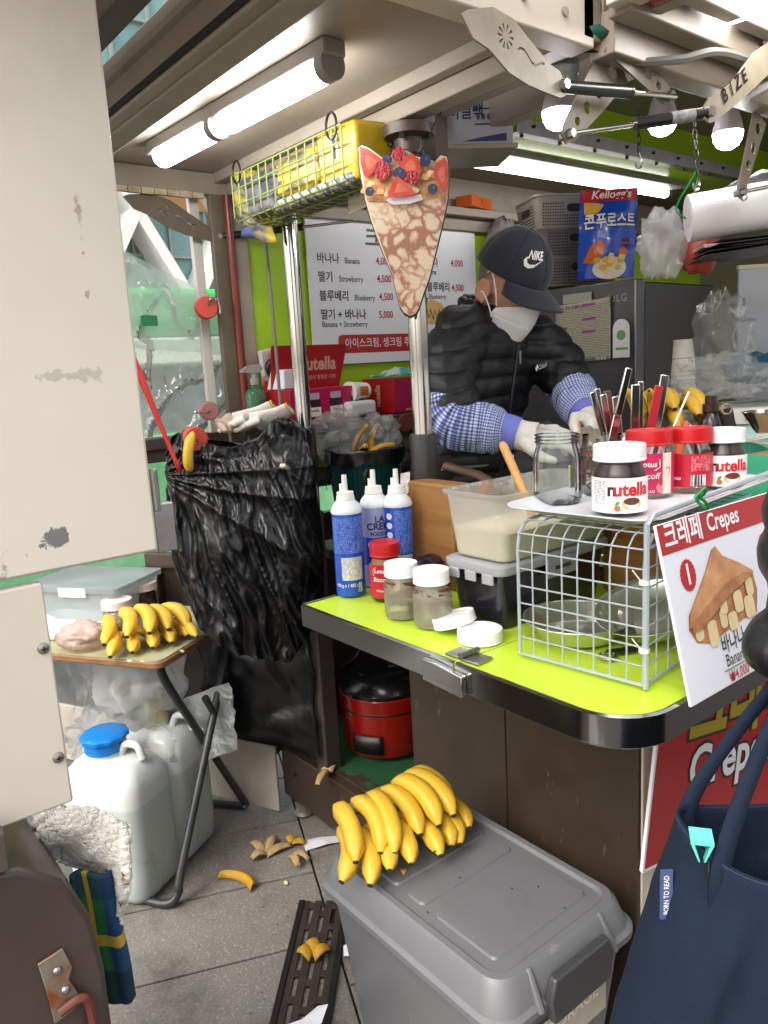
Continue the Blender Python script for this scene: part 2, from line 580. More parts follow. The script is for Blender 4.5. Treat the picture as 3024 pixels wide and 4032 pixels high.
# floor, beam and lower body
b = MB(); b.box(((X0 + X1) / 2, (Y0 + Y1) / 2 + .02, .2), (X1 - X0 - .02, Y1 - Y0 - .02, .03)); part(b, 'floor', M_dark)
b = MB(); b.box((-1.78, Y0 + .018, .135), (.71, .036, .175)); beam_ = part(b, 'base_beam', M_brown, bev=.004)
b = MB(); b.cyl((-2.05, Y0 - .004, .15), (-2.05, Y0 + .01, .15), .006, n=12); o = b.obj('bolt_hole', M_dark, beam_)
b = MB(); b.box((-1.78, Y0 + .05, .228), (.70, .05, .01)); part(b, 'door_sill', mat('sill_brown', '2c2019', .35, col2='4a3a2e', scale=30), bev=.002)
# side panels of the cabinet
b = MB(); b.box((-1.27, Y0 + .012, .5), (.325, .024, .86)); p1 = part(b, 'side_panel', M_brown, bev=.003)
b = MB(); b.box((-.936, Y0 + .012, .5), (.336, .024, .86)); p2 = part(b, 'side_panel', M_brown, bev=.003)
b = MB(); b.box((-1.1, Y0 + .012, .5), (.003, .02, .86)); part(b, 'panel_seam', M_dark)
b = MB(); b.box((-1.02, Y0 - .006, .875), (.05, .014, .035)); b.cyl((-1.02, Y0 - .018, .87), (-1.02, Y0 - .01, .87), .008, n=10)
part(b, 'counter_catch', mat('rusty_catch', '4a4038', .5, .6, col2='6a3a1e', scale=60), bev=.002)
b = MB(); b.box((-1.42, 1.5, .55), (.02, .62, .66)); part(b, 'inner_wall', M_brown)
b = MB(); b.box((X0 + .02, 1.6, .6), (.03, .86, .75)); part(b, 'inner_wall', M_brown)
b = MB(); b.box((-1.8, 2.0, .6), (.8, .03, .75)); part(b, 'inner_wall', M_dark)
# front face: pale panel
b = MB(); b.box((X1 - .01, (Y0 + Y1) / 2, .55), (.02, Y1 - Y0 - .02, .72)); part(b, 'front_panel', M_cream, bev=.003)
b = MB(); b.box((X1 - .014, (Y0 + Y1) / 2, .12), (.02, Y1 - Y0 - .02, .13)); part(b, 'front_kick_board', M_brown, bev=.003)
# levelling foot
b = MB(); b.lathe([(.03, .0), (.032, .006), (.022, .014), (.009, .018), (.009, .06)], 20, (-2.05, Y0 + .02, .003)); part(b, 'levelling_foot', mat('foot_steel', 'a09a90', .4, .8))
# corner posts and poles
b = MB(); b.box((X0 - .005, 1.205, 1.13), (.05, .06, 1.78)); part(b, 'corner_post', M_beige2, bev=.004)
b = MB(); b.box((X0 + .012, 1.14, 1.62), (.02, .05, .76)); part(b, 'corner_post', mat('post_dark', '6e6254', .5, col2='584e42', scale=8), bev=.003)
b = MB(); b.box((X0 - .03, 1.085, 1.62), (.02, .03, .72)); part(b, 'window_frame', mat('frame_white', 'c8c4bc', .45), bev=.002)
b = MB(); b.tube([(X0 + .035, 1.168, 1.3), (X0 + .035, 1.166, 1.98)], .013, 10); part(b, 'conduit', M_redpipe)
def pole(x, y, ztop):
    b = MB(); b.tube([(x, y, 1.24), (x, y, ztop)], .0225, 28); p = part(b, 'pole', M_chrome)
    b = MB(); b.lathe([(.0225, 1.05), (.029, 1.05), (.029, 1.155), (.0275, 1.157), (.0275, 1.16), (.0315, 1.162), (.0315, 1.288), (.0295, 1.293), (.022, 1.293)], 28, (x, y, 0)); b.obj('collar', M_collar, p)
    b = MB(); b.box((x, y, .62), (.055, .055, .86)); b.obj('pole_base', M_brown2, p, bev=.004)
    return p
pr = pole(-1.37, 1.2, 1.95)
b = MB(); b.lathe([(.023, 1.905), (.031, 1.908), (.033, 1.94), (.056, 1.945), (.058, 1.966), (.02, 1.966)], 28, (-1.37, 1.2, 0)); b.obj('flange', mat('flange_brown', '3a2e2a', .5, col2='55443c', scale=30), pr)
for i in range(4):
    t = i * pi / 2 + .5
    b = MB(); b.cyl((-1.37 + .045 * math.cos(t), 1.2 + .045 * math.sin(t), 1.935), (-1.37 + .045 * math.cos(t), 1.2 + .045 * math.sin(t), 1.946), .007, n=6); b.obj('flange_bolt', M_wire, pr)
pl = pole(-1.885, 1.2, 1.98)
# back wall with its ledge
b = MB(); b.box((X0 - .01, 2.55, 1.55), (.02, 2.66, .98)); part(b, 'back_wall', M_wall)
b = MB(); b.box((X0 + .03, 2.55, 2.0), (.07, 2.66, .03)); b.box((X0 + .015, 2.55, 1.965), (.03, 2.66, .05)); part(b, 'wall_ledge', M_beige2, bev=.003)
b = MB(); b.box((X0 - .008, 2.55, 2.12), (.02, 2.66, .26)); part(b, 'upper_back_wall', M_beige)
b = MB(); b.box((-1.99, 2.3, 2.14), (.42, 3.1, .02)); part(b, 'roof_underside', mat('roof_tan', '8a7a62', .5, col2='7c6c56', scale=3))
b = MB(); b.box((-1.3, 2.55, 2.3), (1.0, 2.9, .02)); part(b, 'roof_panel', M_beige)
# far end wall
b = MB(); b.box((-1.5, Y1, 1.4), (1.45, .02, 1.9)); part(b, 'end_wall', M_beige2)
# inner shelf along the back wall and work table along the front
b = MB(); b.box((-2.06, 2.1, 1.283), (.25, 1.86, .03)); part(b, 'back_shelf', mat('shelf_brown', '2e2522', .45), bev=.003)
b = MB(); b.box((-2.06, 2.1, 1.12), (.24, 1.84, .02)); part(b, 'back_shelf', mat('shelf_brown', '2e2522', .45), bev=.003)
b = MB(); b.box((-1.0, 2.55, 1.0), (.46, 2.3, .03)); part(b, 'work_table', M_steel, bev=.003)
b = MB(); b.box((-1.0, 2.5, .6), (.4, 2.2, .76)); part(b, 'table_cabinet', M_brown)
# counter: two lime boards with a steel rim
CZ = .95
def counter_part(poly, name, rimpath):
    b = MB(); b.prism([(x, y) for x, y in poly], CZ - .012, CZ, 'z'); t = part(b, name, M_lime, bev=.001)
    vs = []; fs = []
    for i, (x, y) in enumerate(rimpath):
        p = V((x, y, 0)); q0 = V((*rimpath[max(i - 1, 0)], 0)); q1 = V((*rimpath[min(i + 1, len(rimpath) - 1)], 0))
        d = (q1 - q0).normalized(); n_ = V((d.y, -d.x, 0))
        for off, z in ((-.004, CZ + .002), (.0, CZ + .003), (.004, CZ), (.004, CZ - .045), (0, CZ - .049), (-.012, CZ - .049)):
            vs.append(p + n_ * off + V((0, 0, z)))
    for i in range(len(rimpath) - 1):
        for j in range(5): fs.append((i * 6 + j, i * 6 + j + 1, (i + 1) * 6 + j + 1, (i + 1) * 6 + j))
    r_ = MB().add(vs, fs); o = r_.obj('steel_rim', mat('rim_steel', 'c8c6c2', .15, 1, col2='b0aca6', scale=8, amt=.4, rvar=.05), t, ang=32)
    b = MB(); b.prism(poly, CZ - .047, CZ - .0125, 'z'); b.obj('underside', M_brown, t)
    return t
xm = -.91
left = counter_part([(-1.395, .847), (xm - .002, .847), (xm - .002, 1.5), (-1.395, 1.5)], 'counter_board', [(-1.395, 1.5), (-1.395, .85), (-1.392, .847), (xm - .002, .847)])
cor = [(-.655 + .09 * math.cos(t), .937 + .09 * math.sin(t)) for t in [R(-90 + 9 * i) for i in range(11)]]
right_poly = [(xm + .002, .847)] + cor + [(-.565, 3.4), (xm + .002, 3.4)]
right_ = counter_part(right_poly, 'counter_board', [(xm + .002, .847)] + cor + [(-.565, 3.4)])
# hinge across the seam, and the latch on the rim
b = MB()
b.box((xm - .022, .878, CZ + .004), (.034, .04, .004), rz=.1); b.box((xm + .022, .878, CZ + .004), (.034, .04, .004), rz=.1)
b.obj('hinge_leaf', M_alu, right_, bev=.001)
b = MB()
for k in range(4): b.cyl((xm, .858 + k * .011, CZ + .009), (xm, .868 + k * .011, CZ + .009), .006, n=12)
b.obj('hinge_knuckle', M_alu, right_)
b = MB(); b.prism([(-.06, -.02), (-.06, .02), (-.03, .021), (.04, .014), (.04, -.024), (-.03, -.021)], -.012, .0, 'y', M=Matrix.Translation((xm - .01, .842, CZ - .026)))
b.obj('latch', M_steel, right_, bev=.002)
# open door of the cabinet, swung outwards
dd = V((-.857, -.515, 0)); dn = V((-dd.y, dd.x, 0))
dM = Matrix((dd, dn, V((0, 0, 1)))).transposed().to_4x4(); dM.translation = V((-2.14, 1.17, .2))
b = MB(); b.box((.22, 0, .34), (.44, .012, .66), M=dM); door = part(b, 'cabinet_door', M_brown, bev=.002)
b = MB()
for c_, d_ in (((.22, .012, .028), (.45, .03, .05)), ((.22, .012, .655), (.45, .03, .05)), ((.022, .012, .34), (.045, .03, .58)), ((.42, .012, .34), (.045, .03, .58))): b.box(c_, d_, M=dM)
b.obj('door_frame', M_brown, door, bev=.003)
b = MB(); b.box((.0, .03, .22), (.03, .006, .07), M=dM); b.cyl(dM @ V((0, .034, .18)), dM @ V((0, .034, .26)), .006, n=8); b.obj('hinge', mat('old_hinge', '5a5046', .5, .7), door)
# green turf mat on the cabinet floor
M_turf = mat('green_turf', '0a3c1c', .9, col2='145a2c', scale=200, amt=.5, bump=.6, bscale=420)
b = MB(); b.grid(40, 30, lambda u, v_: (-2.16 + .72 * u, 1.21 + .7 * v_, .233 + .006 * noise.noise(V((u * 60, v_ * 50, 0))))); part(b, 'turf_mat', M_turf)

# ---------------------------------------------------------------- flaps and roof frame
FZ = 1.985
def flapbox(name, x0, x1, y0, y1, inner, lip, zt=.05, m=M_beige):
    b = MB(); b.box(((x0 + x1) / 2, (y0 + y1) / 2, FZ + zt), (x1 - x0, y1 - y0, .012)); f = part(b, name, m)
    return f
# side flap: recessed tray with a deep rim
b = MB(); b.box((-1.55, .92, FZ + .062), (1.34, .58, .012)); flap = part(b, 'side_flap', M_beige)
b = MB(); b.box((-1.55, 1.195, FZ + .03), (1.34, .05, .075)); b.obj('rim_bar', M_beige2, flap, bev=.003)
b = MB(); b.box((-1.55, 1.15, FZ + .042), (1.3, .03, .03)); b.obj('rim_step', M_beige, flap, bev=.003)
b = MB(); b.box((-1.55, .70, FZ + .03), (1.34, .055, .08)); b.obj('rim_bar', M_beige, flap, bev=.004)
b = MB(); b.box((-1.55, .66, FZ + .05), (1.34, .03, .11)); b.obj('rim_bar', M_beige2, flap, bev=.004)
b = MB(); b.box((-1.55, .643, FZ + .008), (1.34, .006, .012)); b.obj('rubber_seal', M_dark, flap)
b = MB(); b.box((-2.2, .92, FZ + .025), (.05, .56, .06)); b.obj('rim_bar', M_beige2, flap, bev=.003)
b = MB(); b.box((-.905, .92, FZ + .035), (.05, .56, .11)); b.obj('rim_bar', M_cream, flap, bev=.003)
for i in range(12): b = MB(); b.box((-2.178, .66 + i * .038, FZ - .012), (.014, .036, .014 + .004 * rnd.random()), rz=rnd.uniform(-.03, .03)); b.obj('peeling_strip', mat('peeled_cream', 'c4b89c', .6, col2='8a7a60', scale=30), flap)
for y in (.75, .88, 1.02, 1.12): b = MB(); b.cyl((-.879, y, FZ + .02), (-.876, y, FZ + .02), .007, n=12); b.obj('screw', M_alu, flap)
# awning of the neighbouring stall above
aw = thing('stall_awning', 'grey beige underside of the neighbouring awning above the side flap', 'awning', (-1.25, .3, 2.06))
b = MB(); b.box((0, 0, .05), (1.7, .62, .015)); b.obj('panel', mat('awning_grey', '958c7e', .55, col2='857c6e', scale=3), aw)
b = MB(); b.box((0, .3, .045), (1.7, .03, .05)); b.obj('edge_bar', mat('awning_edge', '5c5a58', .5), aw)
# top frame
b = MB(); b.box((-.88, 2.55, 1.99), (.05, 2.66, .07)); part(b, 'front_beam', M_beige2, bev=.003)
b = MB(); b.box((-.94, 2.55, 2.06), (.08, 2.6, .05)); part(b, 'front_beam', M_beige, bev=.003)
b = MB(); b.box((-1.55, 1.25, 2.04), (1.34, .05, .08)); part(b, 'side_beam', M_beige2, bev=.003)
for y, x0_ in ((1.42, -1.5), (1.62, -1.6)):
    b = MB(); b.box(((x0_ - .9) / 2, y, 2.1), (-.9 - x0_, .045, .09)); part(b, 'roof_rib', M_beige2, bev=.003)
b = MB(); b.box((-1.52, 1.42, 2.02), (.045, .045, .16)); part(b, 'hanger_post', mat('hanger_brown', '4e453a', .5), bev=.003)
# front flap
b = MB(); b.box((-.48, 2.45, FZ + .12), (.72, 2.5, .012)); ff = part(b, 'front_flap', M_beige)
b = MB(); b.box((-.83, 2.45, FZ + .06), (.045, 2.5, .09)); b.obj('rim_bar', M_beige2, ff, bev=.003)
b = MB(); b.box((-.78, 2.45, FZ + .075), (.03, 2.5, .06)); b.obj('rim_step', M_beige, ff, bev=.003)
b = MB(); b.box((-.48, 1.2, FZ + .075), (.72, .05, .1)); b.obj('rim_bar', M_cream, ff, bev=.003)
b = MB(); b.tube([(-.78, 1.22, FZ + .032), (-.14, 1.22, FZ + .032)], .018, 12); b.obj('red_roller', mat('roller_red', '8a3020', .4), ff)
b = MB(); b.box((-.48, 1.27, FZ + .035), (.72, .035, .02)); b.obj('rim_bar', M_beige2, ff, bev=.002)
# cables
def cable(name, pts, r_, m, parent=None, n=6):
    b = MB(); b.tube(spline(pts, 7), r_, 7)
    if parent is stall: return part(b, name, m)
    return b.obj(name, m, parent)
cable('cable', [(-.95, 1.17, 1.995), (-.9, 1.24, 1.985), (-.87, 1.3, 1.96), (-.83, 1.38, 1.965), (-.8, 1.48, 1.985), (-.79, 1.7, 1.98)], .008, M_rope, stall)
cable('cable', [(-.79, 1.62, 2.03), (-.785, 1.66, 2.02), (-.79, 1.665, 1.97), (-.83, 1.63, 1.94)], .009, M_grey, stall)
b = MB()
b.add([(-.93, 1.175, 1.985), (-.9, 1.16, 1.99), (-.87, 1.2, 2.0), (-.86, 1.235, 1.985), (-.885, 1.22, 1.965), (-.915, 1.215, 1.972)], [(0, 1, 2, 3, 4, 5)])
part(b, 'green_tape', mat('green_tape', '0e5a48', .3), solid=.001)
cable('cable', [(-2.15, 1.19, 1.97), (-2.1, 1.23, 1.955), (-2.06, 1.27, 1.935), (-2.04, 1.3, 1.9), (-2.03, 1.32, 1.93), (-2.0, 1.33, 1.99)], .007, M_rope, stall)
cable('cable', [(-2.02, 1.2, 1.86), (-2.01, 1.2, 1.6), (-2.0, 1.195, 1.3)], .005, M_rope, stall)

# brackets and gas struts
def hole_poly(x, z, r_, n=10): return circ(x, z, r_, n)
def plate(name, outline, holes, plane, k, th, m):
    """sheet metal plate with cut-outs: outline and holes filled as one face, then given thickness"""
    bm = bmesh.new()
    def loop(pts):
        vs = [bm.verts.new({'x': (k, u, v_), 'y': (u, k, v_)}[plane]) for u, v_ in pts]
        return [bm.edges.new((vs[i], vs[(i + 1) % len(vs)])) for i in range(len(vs))]
    es = loop(outline)
    for h in holes: es += loop(h)
    bmesh.ops.triangle_fill(bm, use_beauty=True, use_dissolve=False, edges=es)
    me = bpy.data.meshes.new(name); bm.to_mesh(me); bm.free()
    me.materials.append(m)
    o = bpy.data.objects.new(name, me); COL.objects.link(o); o.parent = stall; o.location = -V(stall.location)
    md = o.modifiers.new('s', 'SOLIDIFY'); md.thickness = th; md.offset = 0
    return o
def petal(cx, cz, a, r0, r1, w_):
    d = (math.cos(a), math.sin(a)); n_ = (-d[1], d[0])
    return [(cx + d[0] * r0, cz + d[1] * r0), (cx + d[0] * (r0 + r1) / 2 - n_[0] * w_ * .7, cz + d[1] * (r0 + r1) / 2 - n_[1] * w_ * .7),
            (cx + d[0] * r1 - n_[0] * w_, cz + d[1] * r1 - n_[1] * w_), (cx + d[0] * r1 + n_[0] * w_, cz + d[1] * r1 + n_[1] * w_),
            (cx + d[0] * (r0 + r1) / 2 + n_[0] * w_ * .7, cz + d[1] * (r0 + r1) / 2 + n_[1] * w_ * .7)]
def flower_bracket(x, ya, za, yb, zb, m):
    """from the flap edge (ya, za) down to the strut end (yb, zb)"""
    a = V((ya, za)); d = V((yb, zb)) - a; L = d.length
    def P(u, v_):   # u along the top line, v downwards, both in plate units
        return (ya + (yb - ya) * u, za + (zb - za) * u + v_)
    top = [P(0, 0), P(.06, .012), P(.3, .04), P(.5, .045), P(.7, .03), P(.88, .018), P(1.0, .018), P(1.07, .004)]
    bot = [P(1.06, -.014), P(1.0, -.022), P(.85, -.028), P(.65, -.035), P(.45, -.036), P(.25, -.022), P(.1, -.022)]
    cx, cz = P(.42, .012)
    fl = [petal(cx, cz, i * 2 * pi / 10, .006, .0175, .0022) for i in range(10)]
    s = []
    for i in range(9): u = .54 + .036 * i; s.append(P(u, .006 + .006 * math.sin(i * 1.0)))
    stem = [(p[0], p[1] + .0018) for p in s] + [(p[0], p[1] - .0018) for p in reversed(s)]
    o = plate('flower_bracket', top + bot, fl + [stem], 'x', x, .004, m)
    y_, z_ = P(1.02, -.002)
    b = MB(); b.cyl((x - .012, y_, z_), (x + .014, y_, z_), .008, n=6); b.obj('bolt', M_alu, o)
    return (x, y_, z_)
def strut(p, q, r_=.0105, split=.55):
    p, q = V(p), V(q)
    m_ = p.lerp(q, split)
    b = MB(); b.cyl(p, m_, r_, n=16); b.cyl(m_, m_ + (q - p).normalized() * .006, r_ * 1.06, n=16); s = part(b, 'gas_strut', mat('strut_black', '151515', .3))
    b = MB(); b.cyl(m_, q, r_ * .42, n=12); b.obj('piston_rod', M_chrome, s)
    return s
M_br1 = mat('bracket_brown', '6a5f50', .5, col2='54493c', scale=20)
M_br2 = mat('bracket_cream', '9a907e', .45, col2='7e7464', scale=20)
wear_marks(M_br2, '4a3a2a', 30, (1, 1, 1), .68, .04, .5)
M_br3 = mat('bracket_grey', '7e7464', .45, col2='6a6052', scale=20)
t1 = flower_bracket(-2.19, .86, 1.955, 1.135, 1.868, M_br1)
strut(t1, (-2.02, 1.52, 1.905), split=.6)
t2 = flower_bracket(-.87, .872, 1.945, 1.092, 1.889, M_br2)
strut(t2, (-.86, 1.42, 1.918), split=.55)
def hole_bracket(x, top, tip, m, wt=.07, wb=.03, n=4):
    (ya, za), (yb, zb) = top, tip
    d = V((yb - ya, zb - za)); L = d.length; d.normalize(); n_ = V((-d.y, d.x))
    def P(u, s_): q = V((ya, za)) + d * (L * u) + n_ * s_; return (q.x, q.y)
    out = [P(0, -wt * .6), P(.5, -wt * .42), P(.95, -wb * .6), P(1.03, -wb * .3), P(1.03, wb * .3), P(.95, wb * .6), P(.5, wt * .32), P(0, wt * .4)]
    hs = [[P(u + .026 / L * math.cos(t) * k, .026 * math.sin(t) * k) for t in [2 * pi * i / 14 for i in range(14)]] for u, k in ((.15, .5), (.4, .45), (.62, .4), (.8, .3))[:n]]
    o = plate('hole_bracket', out, hs, 'x', x, .004, m)
    q = P(.97, 0)
    b = MB(); b.cyl((x - .012, *q), (x + .014, *q), .008, n=6); b.obj('bolt', M_alu, o)
    return (x, *q)
hole_bracket(-.872, (1.235, 2.0), (1.415, 1.917), M_br3)
a_ = hole_bracket(-.9, (1.30, 1.965), (1.145, 1.822), M_br3, .09)
BZ = (-.77, 1.372, 1.858)
strut((BZ[0], BZ[1], BZ[2]), a_, split=.5)
b = MB(); b.tube([V(BZ).lerp(V(a_), .1), V(BZ).lerp(V(a_), .27)], .0108, 16); part(b, 'strut_label', mat('strut_sticker', 'a8a4a4', .4, col2='303030', scale=80))
# bracket with cut-out letters
out = [(1.36, 1.846), (1.376, 1.842), (1.392, 1.846), (1.47, 1.886), (1.6, 1.965), (1.6, 2.02), (1.53, 1.985), (1.45, 1.918), (1.375, 1.882), (1.358, 1.865)]
bb = plate('letter_bracket', out, [circ(1.372, 1.858, .004, 8)], 'x', -.77, .004, M_br2)
dirv = V((0, .085, .055)).normalized()
for i, ch in enumerate('BIZE'):
    p = V((-.766, 1.424, 1.8925)) + dirv * (.027 * i)
    o = write(stall, ch, .034, M_wire, onplane(p, dirv, V((0, -dirv.z, dirv.y))), bold=.02, name='cut_letter'); o.location = -V(stall.location)
b = MB(); b.cyl((-.785, BZ[1], BZ[2]), (-.758, BZ[1], BZ[2]), .009, n=6); b.obj('bolt', M_alu, bb)
c_ = hole_bracket(-.9, (1.83, 1.95), (1.745, 1.78), M_br3, .06, .026, 3)
strut((-.72, 2.0, 1.83), c_, split=.35)

# overhead shelf: lime board, aluminium angle with rivets
b = MB(); b.box((-1.66, 2.83, 2.089), (.2, 2.14, .012)); sh = part(b, 'overhead_shelf', mat('lime_gloss', 'a0c024', .16))
b = MB(); b.box((-1.553, 2.83, 2.098), (.004, 2.14, .036)); b.box((-1.57, 2.83, 2.08), (.034, 2.14, .004)); b.obj('aluminium_angle', M_alu, sh)
for i in range(14): b = MB(); b.cyl((-1.552, 1.83 + i * .15, 2.1), (-1.546, 1.83 + i * .15, 2.1), .005, n=10); b.obj('rivet', M_wire, sh)
for i in range(12): b = MB(); b.cyl((-1.57, 1.8 + i * .17, 2.072), (-1.57, 1.8 + i * .17, 2.079), .006, n=10); b.obj('rivet', M_wire, sh)
b = MB(); b.box((-1.76, 2.83, 2.2), (.015, 2.14, .22)); b.obj('shelf_back', M_wall, sh)
# ---------------------------------------------------------------- lamps
def tube_lamp(p, q, label, r_=.027, m=M_tubelight, cap=True, hw=.05):
    p, q = V(p), V(q)
    t = thing('tube_lamp', label, 'lamp', p.lerp(q, .5))
    o_ = -V(t.location); d = (q - p).normalized()
    b = MB(); k = 12
    pts = [p + d * (r_ * (1 - math.cos(pi / 2 * i / 4))) for i in range(5)] + [q - d * (r_ * (1 - math.cos(pi / 2 * i / 4))) for i in range(4, -1, -1)]
    rs = [max(r_ * math.sin(pi / 2 * i / 4), .003) for i in range(5)]
    b.tube([x + o_ for x in pts], rs + rs[::-1], 20)
    b.obj('tube', m, t)
    if cap:
        b = MB(); b.box((0, 0, .026), ((q - p).length + .05, hw, .03)); h = b.obj('housing', M_grey, t, bev=.004); h.rotation_euler = (0, 0, math.atan2(d.y, d.x))
        b = MB(); b.lathe([(r_ * 1.04, -.012), (r_ * 1.06, 0), (r_ * 1.04, .012)], 20); h = b.obj('end_collar', M_grey, t, loc=q + o_ + d * .004, rot=d.to_track_quat('Z', 'Y').to_euler())
    return t
tube_lamp((-1.955, .872, 2.0), (-1.665, .885, 2.0), 'shorter lit tube lamp under the side flap, left of the other tube')
tube_lamp((-1.63, .888, 2.0), (-1.25, .905, 2.0), 'longer lit tube lamp under the side flap, above the fruit cone sign')
tube_lamp((-1.79, 1.62, 2.06), (-1.79, 2.9, 2.06), 'long lit tube lamp under the overhead shelf behind the worker', .016, mat('tube_light_dim', (1, .98, .95), .4, emit=7), True, .16)
tube_lamp((-.83, 1.475, 2.055), (-.2, 1.56, 2.055), 'lit tube lamp under the front flap at the top right corner', .026)
M_bulb = mat('bulb_glow', (1, .93, 1), .3, emit=14)
M_bulb2 = mat('bulb_glow_cool', (.93, 1, 1), .3, emit=14)
M_fin = mat('bulb_body', 'a8a2a8', .4)
def bulb(loc, label, m, k=1, on=True):
    t = thing('light_bulb', label, 'light bulb', loc, group='bulbs hanging under the roof')
    t.scale = (k, k, k)
    b = MB(); b.lathe([(.0, -.034), (.012, -.033), (.024, -.026), (.031, -.014), (.0335, 0), (.0335, .004)], 28); b.obj('globe', m, t)
    b = MB(); b.lathe([(.034, .003), (.034, .008), (.028, .03), (.02, .055), (.015, .062), (.014, .085), (.0, .085)], 28, fn=lambda r_, a, z: r_ * (1 - .05 * (math.sin(a * 14) > 0.3) * (.01 < z < .058))); b.obj('body', M_fin, t)
    b = MB(); b.lathe([(.018, .075), (.02, .08), (.02, .115), (.0, .115)], 20); b.obj('socket', M_wire, t)
    return t
bulb((-1.107, 1.385, 1.952), 'lit round bulb nearest the flower bracket, leftmost of three', M_bulb)
bulb((-1.089, 1.742, 1.982), 'lit round bulb partly hidden behind a black gas strut', M_bulb)
bulb((-.99, 1.857, 1.942), 'lit cool white bulb with dark body, rightmost of three', M_bulb2)['category'] = 'light bulb'
t = thing('unlit_lamp', 'unlit clear glass lamp behind the cream flower bracket', 'lamp', (-1.03, 1.3, 1.985))
b = MB(); b.lathe([(0, -.03), (.02, -.026), (.032, -.01), (.034, .01)], 24); b.obj('glass', film('lamp_glass', 'e8ece8', .55, .5), t)
b = MB(); b.lathe([(.034, .01), (.035, .022), (.02, .03), (.0, .03)], 24); b.obj('holder', M_grey, t)
b = MB(); b.tube(spline([(0, 0, .03), (-.01, -.015, .05), (-.03, -.03, .05), (-.05, -.02, .04)]), .006, 7); b.obj('cable', M_grey, t)

# ---------------------------------------------------------------- menu board
M_board = mat('menu_white', 'e6e8ee', .3)
M_ink = mat('ink_dark', '1c1a1c', .5)
M_inkgrey = mat('ink_grey', '55534f', .5)
M_inkred = mat('ink_red', 'b01420', .5)
menu = thing('menu_board', 'white menu board with red prices fixed to the lime green wall', 'menu board', (-2.19, 1.838, 1.47))
b = MB(); b.box((0, 0, .25), (.008, .775, .5)); b.obj('board', M_board, menu, bev=.002)
def mw_(s, y, z, size, m=M_ink, **kw): return write(menu, s, size, m, onplane((.0052, y - 1.838, z - 1.47), (0, 1, 0), (0, 0, 1)), **kw)
mw_('크레페', 1.79, 1.888, .072, M_inkgrey, bold=.025)
for ko, en, pr_, z, ey, py in (('바나나', 'Banana', '4,000', 1.816, 1.6, 1.735), ('딸기', 'Strawberry', '4,500', 1.756, 1.572, 1.735), ('블루베리', 'Blueberry', '4,500', 1.695, 1.632, 1.74)):
    mw_(ko, 1.487, z, .037, M_ink, bold=.012, align='LEFT', sx=.9)
    mw_(en, ey, z - .004, .028, M_ink, align='LEFT', sx=.8)
    mw_(pr_, py, z, .034, M_inkred, bold=.012, align='LEFT', sx=.85)
mw_('딸기 + 바나나', 1.487, 1.634, .037, M_ink, bold=.012, align='LEFT', sx=.9)
mw_('Banana + Strawberry', 1.49, 1.603, .0265, M_ink, align='LEFT', sx=.85)
mw_('5,000', 1.735, 1.634, .034, M_inkred, bold=.012, align='LEFT', sx=.85)
mw_('누텔라바나나', 1.855, 1.82, .037, M_ink, bold=.012, align='LEFT', sx=.85)
mw_('Nutella & Banana', 1.86, 1.787, .0265, M_ink, align='LEFT', sx=.85)
mw_('4,000', 2.092, 1.821, .034, M_inkred, bold=.012, align='LEFT', sx=.85)
mw_('블루베리잼블루베리', 1.82, 1.732, .037, M_ink, bold=.012, align='LEFT', sx=.86)
mw_('4,500', 2.092, 1.732, .034, M_inkred, bold=.012, align='LEFT', sx=.85)
mw_('Blueberry Jam & Blueberry', 1.82, 1.699, .0265, M_ink, align='LEFT', sx=.84)
pl_ = onplane((.0046, 0, 0), (0, 1, 0), (0, 0, 1))
decal(menu, 'red_strip', mat('strip_red', 'b4281e', .4), rrect(-.285, .036, .24, .098, .016), pl_)
mw_('아이스크림, 생크림 추가 +500', 1.58, 1.538, .036, M_board, bold=.008, align='LEFT', sx=.9)
# small cartoon of a crepe on the board
decal(menu, 'crepe_print', mat('print_tan', 'd8b070', .5), [(.1, .13), (.22, .13), (.225, .17), (.2, .205), (.15, .222), (.11, .2)], onplane((.0048, 0, 0), (0, 1, 0), (0, 0, 1)))
b = MB(); b.tube([(.0056, .118 + .006 * i, .165 + .02 * math.sin(i * 1.9)) for i in range(16)], .0012, 5); b.obj('sauce_print', mat('print_brown', '3a2418', .5), menu)
decal(menu, 'leaf_print', mat('print_green', '4a8a38', .5), [(.1, .2), (.125, .205), (.135, .225), (.11, .222)], onplane((.0056, 0, 0), (0, 1, 0), (0, 0, 1)))

# ---------------------------------------------------------------- fruit cone sign hanging on a wire
cM = (V((-1.335, 1.15, 1.556)))
cn = V((.72, -.69, .0)).normalized()
cright = V((0, 0, 1)).cross(cn).normalized()
cone = thing('cone_sign', 'crepe cone shaped sign topped with strawberries hanging before the steel pole', 'sign', cM)
K = .1945 / 180     # metres for one step of the drawing
def cp(x, y): return ((x - 880) * K, (690 - y) * K)
outl = [(790, 352), (797, 348), (812, 355), (836, 374), (848, 377), (868, 365), (888, 365), (906, 378), (930, 384), (944, 391), (956, 380), (968, 383), (971, 400), (970, 440), (966, 468), (958, 500), (946, 540), (934, 580), (922, 618), (908, 650), (898, 676), (890, 687), (878, 691), (866, 684), (858, 670), (852, 640), (845, 605), (832, 570), (818, 530), (806, 490), (798, 455), (793, 420), (790, 395)]
PM = onplane((0, 0, 0), cright, (0, 0, 1))
b = MB(); b.prism([cp(*p) for p in outl], -.012, 0, 'z', M=PM); b.obj('board', M_black, cone, bev=.001)
ctr = V(cp(880, 480))
def inset(k): return [tuple(V(cp(*p)).lerp(ctr, k)) for p in outl]
def lift(z): return onplane(cn * z, cright, (0, 0, 1))
decal(cone, 'border_print', mat('cone_cream', 'd6c4ac', .3), inset(.025), lift(.0008))
M_crepe = mat('crepe_print', 'd8bc9c', .2)
